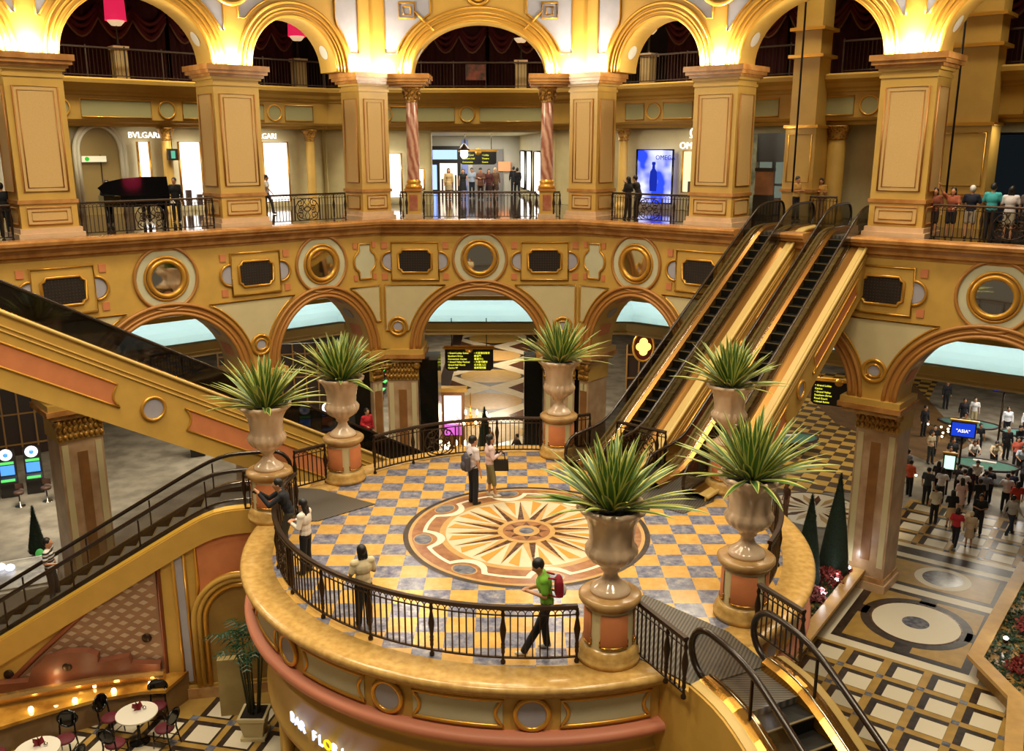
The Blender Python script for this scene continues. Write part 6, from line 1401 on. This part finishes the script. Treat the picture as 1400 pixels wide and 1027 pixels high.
def person(lab, loc, rz, pz='stand', top='#c8c4be', tk='short', bot='#22242c', bk='long', hair='short', hc='#14100e', h=1.70, vox=.026, shoe='#1c1816', skin=0, group=None, face=False):
    o = thing('person', lab, 'person', loc, rz, group); s = h / 1.70; o.scale = (s, s, s)
    parts = [('body', 'body', '', mat('skin_%d' % skin, SKIN[skin], .55)), ('shirt', 'shirt', tk, cloth(top)), ('trousers' if bk != 'skirt' else 'skirt', 'pants', bk, cloth(bot)), ('shoe', 'shoe', 'la', cloth(shoe, .5)), ('shoe', 'shoe', 'ra', cloth(shoe, .5)), ('cap' if hair == 'cap' else 'hair', 'hair', hair, cloth(hc, .45))]
    for nm, kd, op, m in parts:
        c = inst(nm, pmesh(kd, pz, op, vox), o); c.material_slots[0].link = 'OBJECT'; c.material_slots[0].material = m
    if face:
        J = pose(pz); tilt = -J['hp'] * .7; g = MB()
        for q in (-1, 1): g.ell(rot_x((q * .033, .098, .014), J['head'], tilt), (.011, .006, .006), cloth('#181210', .3), 8, 5)
        g.build('eyes', o); g = MB(); g.ell(rot_x((0, .100, -.06), J['head'], tilt), (.022, .006, .006), cloth('#8a4038', .5), 8, 5); g.build('mouth', o)
    return o
V = .0125
# on the terrace
pm = person('man in a white polo and black trousers on the edge of the round floor medallion', (-.95, 21.05, 0), R(-60), 'stand', '#d2c6c8', 'short', '#14141c', 'long', 'short', h=1.74, vox=V, face=True)
pw_ = person('woman in a pale pink blouse and khaki cropped trousers beside the white polo', (-.55, 21.5, 0), R(-75), 'bag', '#d4b8b4', 'long', '#7c7450', 'capri', 'bob', h=1.62, vox=V, shoe='#c8b8a0', face=True)
person('man in a bright green T-shirt looking down at his hands behind the front railing', (.60, 14.28, .0), R(95), 'phone', '#6fa82a', 'short', '#101014', 'long', 'short', h=1.74, vox=V, shoe='#b8b4ac', face=True)
person('woman with a black bob and cream T-shirt, alone at the front left railing', (-2.68, 15.08, 0), R(30), 'hold', '#cdbb94', 'short', '#1a1a20', 'long', 'bob', h=1.60, vox=V)
person('woman with long black hair and a white cardigan beside the man with the camera', (-4.2, 17.25, 0), R(75), 'hold', '#ddd2c4', 'long', '#101014', 'long', 'long', h=1.62, vox=V, face=True)
person('man in a dark jacket with a white collar aiming a camera over the left railing', (-4.88, 18.3, 0), R(105), 'camera', '#14161e', 'long', '#3a3428', 'long', 'short', h=1.70, vox=V, face=True)
g = MB(); g.box((0, 0, 0), (.11, .06, .07), blacksh); g.lathe([(0, .03), (.03, .03), (.03, .08), (0, .08)], (0, 0, 0), blacksh, 10, axis='y'); g.b2((-.03, -.034, -.02), (.03, -.03, .02), emis('camera_screen', '#a8e0d8', 1.2)); o = g.build('camera_in_hand', label='small black camera with a lit screen held by the man at the left railing', cat='camera'); o.location = (-5.42, 18.17, 1.44); o.rotation_euler = (0, 0, R(105))
# bags: on shoulders and in hands
def backpack(lab, loc, rz, hexc, w=.30, h_=.42, d=.16, straps=True):
    o = thing('backpack', lab, 'backpack', loc, rz); g = MB(); g.ell((0, 0, 0), (w / 2, d / 2, h_ / 2), dummy, 14, 10); g.box((0, 0, -.03), (w * .85, d * .8, h_ * .7), dummy); me = remesh(g, .02, 'bag_body', 3); c = inst('bag_body', me, o); c.material_slots[0].link = 'OBJECT'; c.material_slots[0].material = cloth(hexc)
    g = MB(); g.ell((0, -d * .5, -.08), (w * .36, .05, h_ * .24), cloth('#c8beb8' if hexc == '#8e1626' else hexc), 10, 8); g.build('pocket', o)
    if straps:
        g = MB()
        for q in (-1, 1): g.tube([(q * w * .32, d * .4, h_ * .4), (q * w * .36, d * .4 + .12, h_ * .48), (q * w * .40, d * .4 + .26, h_ * .30), (q * w * .44, d * .4 + .24, -.05), (q * w * .4, d * .4, -h_ * .35)], .018, cloth(hexc), 6)
        g.build('strap', o)
    return o
backpack('red backpack with a pale pocket on the back of the man in green', (.80, 14.26, 1.25), R(95), '#8e1626')
backpack('dark grey sling bag hanging on the back of the man in the white polo', (-1.12, 20.93, 1.12), R(-60), '#4a4650', .30, .50, .15)
o = thing('handbag', 'black tote bag carried on the forearm of the woman in pink', 'handbag', (-.27, 21.44, .74), R(0)); g = MB(); g.box((0, 0, .13), (.38, .12, .28), cloth('#121014', .4), tap=.92); g.build('bag_body', o); g = MB()
for y in (-.04, .04): g.tube([(-.1, y, .26), (-.08, y, .42), (0, y, .50), (.08, y, .42), (.1, y, .26)], .011, cloth('#121014', .4), 6)
g.build('handle', o)
# riders
person('person in a black and white striped top riding the left descending escalator', (-11.35, 20.65, -2.45), R(-80), 'stand2', '#b8b4b1', 'short', '#20242e', 'long', 'short', vox=.018)
sm = MATS['cloth_b8b4b1']; nt = sm.node_tree; tc = nt.nodes.new('ShaderNodeTexCoord'); wv = nt.nodes.new('ShaderNodeTexWave'); cr = nt.nodes.new('ShaderNodeValToRGB'); wv.bands_direction = 'Z'; wv.inputs['Scale'].default_value = 3.6
cr.color_ramp.interpolation = 'CONSTANT'; cr.color_ramp.elements[0].color = lin('#2a2426'); cr.color_ramp.elements[1].color = lin('#cfc8c0'); cr.color_ramp.elements[1].position = .5
nt.links.new(tc.outputs['Object'], wv.inputs['Vector']); nt.links.new(wv.outputs['Fac'], cr.inputs[0]); nt.links.new(cr.outputs[0], nt.nodes['Principled BSDF'].inputs['Base Color'])
person('person in a red top riding the long escalator behind the far railing', (-5.25, 31.7, -2.3), R(225), 'stand2', '#b01c28', 'long', '#18181c', 'long', 'short', h=1.66)
# gallery visitors
UP = [('man in a dark suit at the far left of the gallery', (-16.3, 29.7), 30, 'stand', '#14161e', 'long', '#14161e', 'long', 'short', 1.74),
 ('walker in a white shirt in front of the third lit shop window', (-10.7, 40.6), -90, 'walk', '#d8d8dc', 'short', '#5a5a62', 'long', 'short', 1.68),
 ('pianist seated behind the grand piano, left head', (-15.2, 35.0), 200, 'stand', '#15151a', 'long', '#15151a', 'long', 'short', 1.66),
 ('musician standing behind the middle of the piano', (-14.2, 36.0), 190, 'stand', '#1a1a20', 'long', '#15151a', 'long', 'short', 1.70),
 ('musician standing behind the right end of the piano', (-13.1, 36.2), 180, 'stand', '#18181c', 'long', '#15151a', 'long', 'short', 1.70),
 ('girl in an orange-brown top at the left end of the onlookers', (13.54, 29.75), 150, 'stand', '#8a4a34', 'short', '#241a20', 'short', 'bob', 1.58),
 ('girl with one arm raised at the gallery railing', (13.98, 29.48), 140, 'reach', '#a0543a', 'short', '#181820', 'short', 'tail', 1.60),
 ('person in a navy top with a white cap among the onlookers', (14.40, 29.1), -40, 'back', '#14182c', 'short', '#a89a86', 'short', 'cap', 1.68),
 ('man in a turquoise polo leaning against the gallery railing', (14.85, 28.72), -40, 'back', '#3aa0a4', 'short', '#101218', 'long', 'short', 1.76),
 ('person in a white top with a dark shoulder strap beside the man in turquoise', (15.25, 28.4), -40, 'back', '#d0c8c8', 'short', '#b0a48c', 'short', 'bob', 1.68),
 ('person in a grey-brown patterned shirt right of the white top', (15.65, 28.1), -40, 'stand2', '#5a4a44', 'short', '#241c18', 'long', 'short', 1.70),
 ('dark-haired person behind the patterned shirt at the right end of the onlookers', (16.0, 28.3), 100, 'stand', '#3a2c2c', 'long', '#1a1618', 'long', 'short', 1.66),
 ('person in a yellow shirt with a black waist bag between the escalator heads', (11.3, 37.0), 215, 'hold', '#c89a50', 'short', '#1a1818', 'long', 'short', 1.72),
 ('woman in a yellow top beside the short railing at the escalator heads', (12.5, 37.7), 150, 'hold', '#cf9c4c', 'short', '#8a6a48', 'long', 'tail', 1.62),
 ('person in dark clothes left of the blue advertising panel', (4.75, 38.0), 40, 'hold', '#221c1a', 'long', '#1c1816', 'long', 'bob', 1.68),
 ('second dark-clothed person left of the blue advertising panel', (5.15, 38.4), 60, 'camera', '#2a221e', 'long', '#1c1816', 'long', 'short', 1.74),
 ('costumed figure in a pale gown with a red sash in the corridor, leftmost', (-3.55, 52.4), 190, 'stand', '#b89a68', 'long tunic', '#9a8460', 'skirt', 'bob', 1.70),
 ('woman in a black dress with bare shoulders in the corridor group', (-2.75, 52.6), 180, 'stand', '#101014', 'none', '#101014', 'skirt', 'long', 1.66),
 ('person in pale blue in the middle of the corridor group', (-2.3, 53.6), 180, 'stand', '#a8b4c8', 'short', '#20242e', 'long', 'short', 1.70),
 ('costumed figure in a brown and gold coat in the corridor', (-1.75, 52.0), 170, 'hold', '#5a3420', 'long tunic', '#3a2418', 'long', 'cap', 1.74),
 ('costumed figure in dark red beside the brown coat', (-1.3, 52.5), 190, 'stand', '#4a1c18', 'long tunic', '#2a1614', 'skirt', 'bob', 1.66),
 ('figure with a tall pale wig at the right of the corridor group', (-.95, 53.0), 200, 'stand', '#6a4a30', 'long tunic', '#4a3424', 'skirt', 'long', 1.72),
 ('lone person in black walking at the right of the corridor', (.3, 53.8), 10, 'walk', '#101016', 'long', '#14141a', 'long', 'short', 1.70),
 ('person in black near the right corridor wall', (.1, 57.5), 0, 'stand', '#101016', 'long', '#14141a', 'long', 'short', 1.70)]
for lab, c, rz, pz, t, tk, b, bk, hr, h in UP:
    person(lab, (c[0], c[1], ZU), R(rz), pz, t, tk, b, bk, hr, '#d8d4cc' if hr == 'cap' and 'white cap' in lab else ('#c8b490' if 'wig' in lab else '#14100e'), h)
# crowd on the casino floor
CR = [('man in a dark suit alone on the brown carpet behind the crowd', (22.4, 47.6), 200, 'stand', '#14141a', 'long', '#121216', 'long', 'short', 1.74),
 ('person in black farthest back on the brown carpet', (26.1, 53.0), 180, 'stand', '#1a1a20', 'long', '#101014', 'long', 'short', 1.74),
 ('person in a white shirt and khaki trousers far behind the crowd', (26.0, 49.4), 160, 'stand', '#d8d4cc', 'short', '#b0a078', 'long', 'short', 1.70),
 ('person in black beside the white-shirted visitor far behind the crowd', (25.3, 49.2), 170, 'stand', '#18161a', 'long', '#141216', 'long', 'short', 1.70),
 ('man in an orange top and dark trousers at the left edge of the crowd', (17.9, 38.8), -60, 'stand2', '#c2502a', 'short', '#14141a', 'long', 'short', 1.72),
 ('person in a grey shirt behind the man in orange', (18.4, 40.3), -60, 'stand', '#7a8088', 'short', '#20222a', 'long', 'short', 1.72),
 ('man in a charcoal shirt and black trousers next to the man in orange', (18.2, 37.7), -50, 'stand', '#33343a', 'short', '#121216', 'long', 'short', 1.76),
 ('man in a white shirt with a sling strap standing on the lattice floor', (17.6, 35.6), 0, 'stand', '#cfc8b4', 'short', '#15151c', 'long', 'short', 1.70),
 ('white-shirted player back to us, first in the row at the table', (18.9, 37.9), -35, 'lean', '#d6d2d4', 'short', '#22242c', 'long', 'bob', 1.66),
 ('white-shirted player back to us, second in the row at the table', (19.7, 37.6), -35, 'lean', '#dcd8da', 'short', '#1c1e26', 'long', 'short', 1.70),
 ('grey-blue-shirted player, third in the row at the table', (20.5, 37.3), -30, 'lean', '#7e8494', 'short', '#1c1e26', 'long', 'short', 1.74),
 ('woman in a black top and tan skirt on the lattice floor', (18.1, 35.2), -10, 'hold', '#121216', 'short', '#b89c78', 'skirt', 'bob', 1.66),
 ('woman in a red top and dark trousers nearest us in the crowd', (17.45, 33.4), -40, 'walk', '#b82a34', 'short', '#1a1822', 'long', 'bob', 1.62),
 ('small figure in beige beside the woman in red', (17.95, 33.3), -20, 'stand', '#c0a888', 'long', '#b09878', 'skirt', 'cap', 1.52),
 ('woman in a pale pink dress behind the lattice floor', (19.2, 36.7), 0, 'stand', '#d8b8b4', 'short', '#d2b0aa', 'skirt', 'long', 1.64),
 ('man in black holding a red bag at the edge of the lattice floor', (18.95, 34.6), 150, 'hold', '#121216', 'short', '#101014', 'long', 'short', 1.74),
 ('man in a pale grey shirt and blue jeans striding at right', (20.2, 34.5), -70, 'walk', '#b0aca8', 'long', '#2a3448', 'long', 'short', 1.70),
 ('woman in a coral red top and khaki trousers, back to us, at right', (21.3, 36.2), -10, 'stand', '#cc4438', 'short', '#b0a284', 'long', 'tail', 1.66),
 ('person in a black top and shorts at the right edge of the crowd', (21.6, 35.1), 0, 'stand', '#141418', 'short', '#2a2420', 'short', 'bob', 1.64),
 ('person in black standing beside the pale pink dress', (19.8, 36.4), 0, 'stand', '#16161c', 'short', '#141418', 'long', 'short', 1.72),
 ('white-shirted player with a sky blue bag, bending at the table', (21.3, 37.0), -25, 'lean', '#dcdce0', 'short', '#20222c', 'long', 'short', 1.72),
 ('white-shirted player right of the blue bag, bending at the table', (22.2, 36.7), -20, 'lean', '#d8d4d0', 'short', '#2c2a30', 'long', 'bob', 1.64),
 ('person in dark clothes between the bending players and the coral top', (21.9, 36.2), 0, 'stand', '#1a181c', 'short', '#161418', 'long', 'short', 1.70),
 ('person in a red and white top behind the coral top', (22.9, 37.0), 0, 'lean', '#b03a34', 'short', '#1c1a1e', 'long', 'short', 1.68),
 ('dealer in a white shirt and black waistcoat at the near side of the table', (21.0, 39.0), 150, 'lean', '#e0dcd8', 'long', '#101014', 'long', 'short', 1.72),
 ('player in a white blouse facing us across the table, left', (22.4, 42.2), 170, 'lean', '#d8d0c8', 'short', '#1c1a1e', 'long', 'bob', 1.64),
 ('player in a cream top facing us across the table, middle', (23.3, 41.9), 165, 'lean', '#cdb898', 'short', '#1c1a1e', 'long', 'short', 1.68),
 ('player in a pale blue shirt facing us across the table, right', (24.2, 41.2), 160, 'lean', '#b8c4d4', 'short', '#1c1a1e', 'long', 'short', 1.68),
 ('player in a coral top standing behind the table', (24.6, 42.3), 165, 'stand', '#c8604c', 'short', '#1c1a1e', 'long', 'bob', 1.66),
 ('man in a checked grey shirt with a strap, standing behind the table', (23.0, 43.4), 175, 'stand2', '#9a988e', 'short', '#1c1a1e', 'long', 'short', 1.74),
 ('person in black behind the table, left of the checked shirt', (22.1, 43.4), 180, 'stand', '#141216', 'long', '#141216', 'long', 'short', 1.70),
 ('person in pale white beside the small green screen', (20.6, 40.8), 160, 'stand', '#c8c4be', 'short', '#1c1a1e', 'long', 'short', 1.68),
 ('person in dark clothes right of the table', (23.3, 39.2), -60, 'lean', '#1c1c22', 'short', '#141218', 'long', 'short', 1.70),
 ('white-haired person in black right of the checked shirt', (24.9, 43.8), 180, 'stand', '#18161a', 'long', '#121014', 'long', 'short', 1.70),
 ('man in black with crossed arms behind the lit table', (25.6, 44.0), 200, 'hold', '#121014', 'long', '#121014', 'long', 'short', 1.74),
 ('white-shirted dealer at the lit rear table, first from left', (26.8, 47.4), 165, 'stand', '#e4dfdc', 'long', '#18161a', 'long', 'short', 1.72),
 ('white-shirted dealer at the lit rear table, second from left', (27.7, 47.1), 160, 'stand', '#e4dfdc', 'long', '#18161a', 'long', 'short', 1.72),
 ('white-shirted dealer at the lit rear table, third from left', (28.6, 46.7), 160, 'stand', '#e8e4e0', 'long', '#18161a', 'long', 'bob', 1.66),
 ('dark-clothed player at the near side of the lit rear table', (26.6, 44.2), -20, 'lean', '#1a181e', 'short', '#141218', 'long', 'short', 1.70),
 ('second dark-clothed player at the near side of the lit rear table', (27.5, 43.9), -20, 'lean', '#15151c', 'short', '#141218', 'long', 'bob', 1.66),
 ('person in a tan jacket walking behind the blue screen', (24.0, 46.3), 120, 'walk', '#a08a68', 'long', '#2a2420', 'long', 'short', 1.70),
 ('person in a khaki top left of the blue screen', (20.8, 43.2), 200, 'stand2', '#a89878', 'short', '#2a2824', 'long', 'short', 1.68),
 ('person in black at the far right beside the red top', (23.6, 36.3), 10, 'stand', '#141418', 'short', '#121216', 'long', 'short', 1.72),
 ('person in a dark green top at the right edge of the table', (24.3, 39.6), 120, 'lean', '#2a3426', 'short', '#16161a', 'long', 'short', 1.68),
 ('person in dark clothes half hidden between the two cone topiaries', (11.7, 33.2), 40, 'walk', '#1c1620', 'long', '#16141a', 'long', 'bob', 1.64),
 ('person in a brown top beyond the terrace lip, near the floor star', (11.6, 36.2), 100, 'stand', '#6a4a38', 'short', '#8a6a50', 'long', 'short', 1.66),
 ('woman in an orange-yellow top walking on the carpet runner', (-1.15, 44.0), 175, 'walk', '#c07a34', 'short', '#15131a', 'long', 'bob', 1.64),
 ('person in a white shirt walking at the left pier of the middle arch', (-4.1, 43.5), -70, 'walk', '#c8c4c4', 'short', '#16161c', 'long', 'short', 1.68),
 ('person in dark clothes with a white bag right of the slim topiary', (.25, 42.8), 120, 'walk', '#1a181e', 'long', '#16141a', 'long', 'short', 1.66),
 ('dark figure just behind the heads of the couple on the terrace', (-1.9, 39.4), 180, 'stand', '#1a1618', 'long', '#161418', 'long', 'short', 1.66)]
CR += [('dark-clothed onlooker %s' % w, (x, y), rz, pz, t, 'short', '#141318', 'long', hr, 1.62 + .03 * (i % 4)) for i, (w, x, y, rz, pz, t, hr) in enumerate((('first in the dense row right of the man in orange', 19.2, 38.9, -40, 'stand', '#1c1a20', 'bob'), ('second in the dense row, beside the white shirts', 19.9, 38.4, -30, 'lean', '#2a2226', 'short'), ('with a maroon shirt behind the pink dress', 20.1, 37.9, -30, 'stand', '#3a1c22', 'long'), ('just right of the grey-blue shirt', 21.0, 37.9, -20, 'lean', '#18181e', 'short'), ('in deep blue near the sky blue bag', 21.9, 37.7, -20, 'lean', '#1c2440', 'short'), ('at the right, between red and coral tops', 22.5, 36.2, 0, 'stand', '#201a1a', 'tail'), ('in brown at the far right of the row', 23.3, 37.6, -20, 'lean', '#3a2a22', 'short'), ('behind the green screen', 21.3, 42.0, 170, 'stand', '#16161c', 'short'), ('back left, beside the khaki top', 21.5, 44.4, 170, 'stand', '#1a181c', 'short'), ('in the second row behind the checked shirt', 23.9, 44.6, 180, 'stand', '#141418', 'short'), ('right of the lit rear table', 28.6, 44.0, -40, 'lean', '#18161a', 'short'), ('at the near right corner of the rear table', 28.0, 43.1, -30, 'stand', '#221a1c', 'bob'), ('walking in front of the rear table', 26.2, 42.2, 60, 'walk', '#1a1a22', 'short'), ('in navy at the far right edge of the crowd', 24.6, 37.4, 20, 'stand', '#1a2036', 'short')))]
CR += [('player seated on a stool at the dark bank behind the rising escalators, left', (6.9, 48.2), 150, 'sit', '#b06a5c', 'short', '#1c1a1e', 'long', 'bob', 1.62), ('player seated at the dark bank behind the rising escalators, right', (8.1, 49.0), 160, 'sit', '#8a94a8', 'short', '#1c1a1e', 'long', 'short', 1.68)]
for i, (lab, c, rz, pz, t, tk, b, bk, hr, h) in enumerate(CR):
    person(lab, (c[0], c[1], ZG), R(rz), pz, t, tk, b, bk, hr, '#d8d4cc' if 'white-haired' in lab else ('#c8b894' if hr == 'cap' else '#14100e'), h, skin=i % 4)
# grand piano on the gallery
o = thing('grand_piano', 'black grand piano with raised lid behind the gallery railing', 'piano', (-13.7, 33.9, ZU), R(112)); o.scale = (1.25, 1.25, 1.2)
g = MB(); P = [(-.75, -.9), (.75, -.9), (.75, -.2), (.62, .35), (.35, .8), (-.1, 1.0), (-.55, .85), (-.75, .4)]; g.prism(P, .66, .98, blacksh); g.build('case', o)
g = MB(); g.add([(p[0], p[1], .98 + (p[0] + .75) * 0 + .0) for p in P] + [(-.75 + (p[0] + .75) * .9, p[1], .98 + (p[0] + .75) * .34) for p in P], [tuple(range(8, 16))], blacksh); g.build('lid', o)
for x, y in ((-.6, -.7), (.6, -.7), (0, .75)): g = MB(); g.lathe([(0, 0), (.05, 0), (.04, .06), (.06, .3), (.09, .66), (0, .66)], (x, y, 0), blacksh, 10); g.build('leg', o)
g = MB(); g.b2((-.7, -1.06, .68), (.7, -.9, .74), blacksh); g.b2((-.66, -1.04, .74), (.66, -.92, .76), white); g.build('keyboard', o); g = MB(); g.b2((-.12, -.75, .05), (.12, -.7, .66), blacksh); g.build('pedal_lyre', o)
o = thing('info_stand', 'dark podium with a small picture sign beside the pillar at the escalator heads', 'sign stand', fp('right', 6.75, -2.2, ZU), frz('right')); g = MB(); g.b2((-.3, -.25, 0), (.3, .25, 1.15), shopdark); g.build('podium', o); g = MB(); g.b2((-.35, -.05, 1.15), (.35, .05, 2.0), mat('stand_poster', '#8a5a38', .5, 0, .5, 2)); g.b2((-.38, -.07, 2.0), (.38, .07, 2.12), shopdark); g.build('picture_board', o)
# ------------------------------------------------------------------ every thing gets its origin at its own base
bpy.context.view_layer.update()
for o in [x for x in SC.objects if x.parent is None and x.type in ('EMPTY', 'MESH') and x.get('kind') != 'structure']:
    if o.location.length > 1e-6: continue
    pts = []
    def walk(q):
        if q.type == 'MESH':
            for c in q.bound_box: pts.append(q.matrix_world @ Vector(c))
        for k in q.children: walk(k)
    walk(o)
    if not pts: continue
    lo = [min(p[i] for p in pts) for i in range(3)]; hi = [max(p[i] for p in pts) for i in range(3)]
    b = Vector(((lo[0] + hi[0]) / 2, (lo[1] + hi[1]) / 2, lo[2]))
    if o.type == 'EMPTY':
        for k in o.children: k.location = k.location - b
    else:
        o.data.transform(Matrix.Translation(-b))
        for k in o.children: k.location = k.location - b
    o.location = b
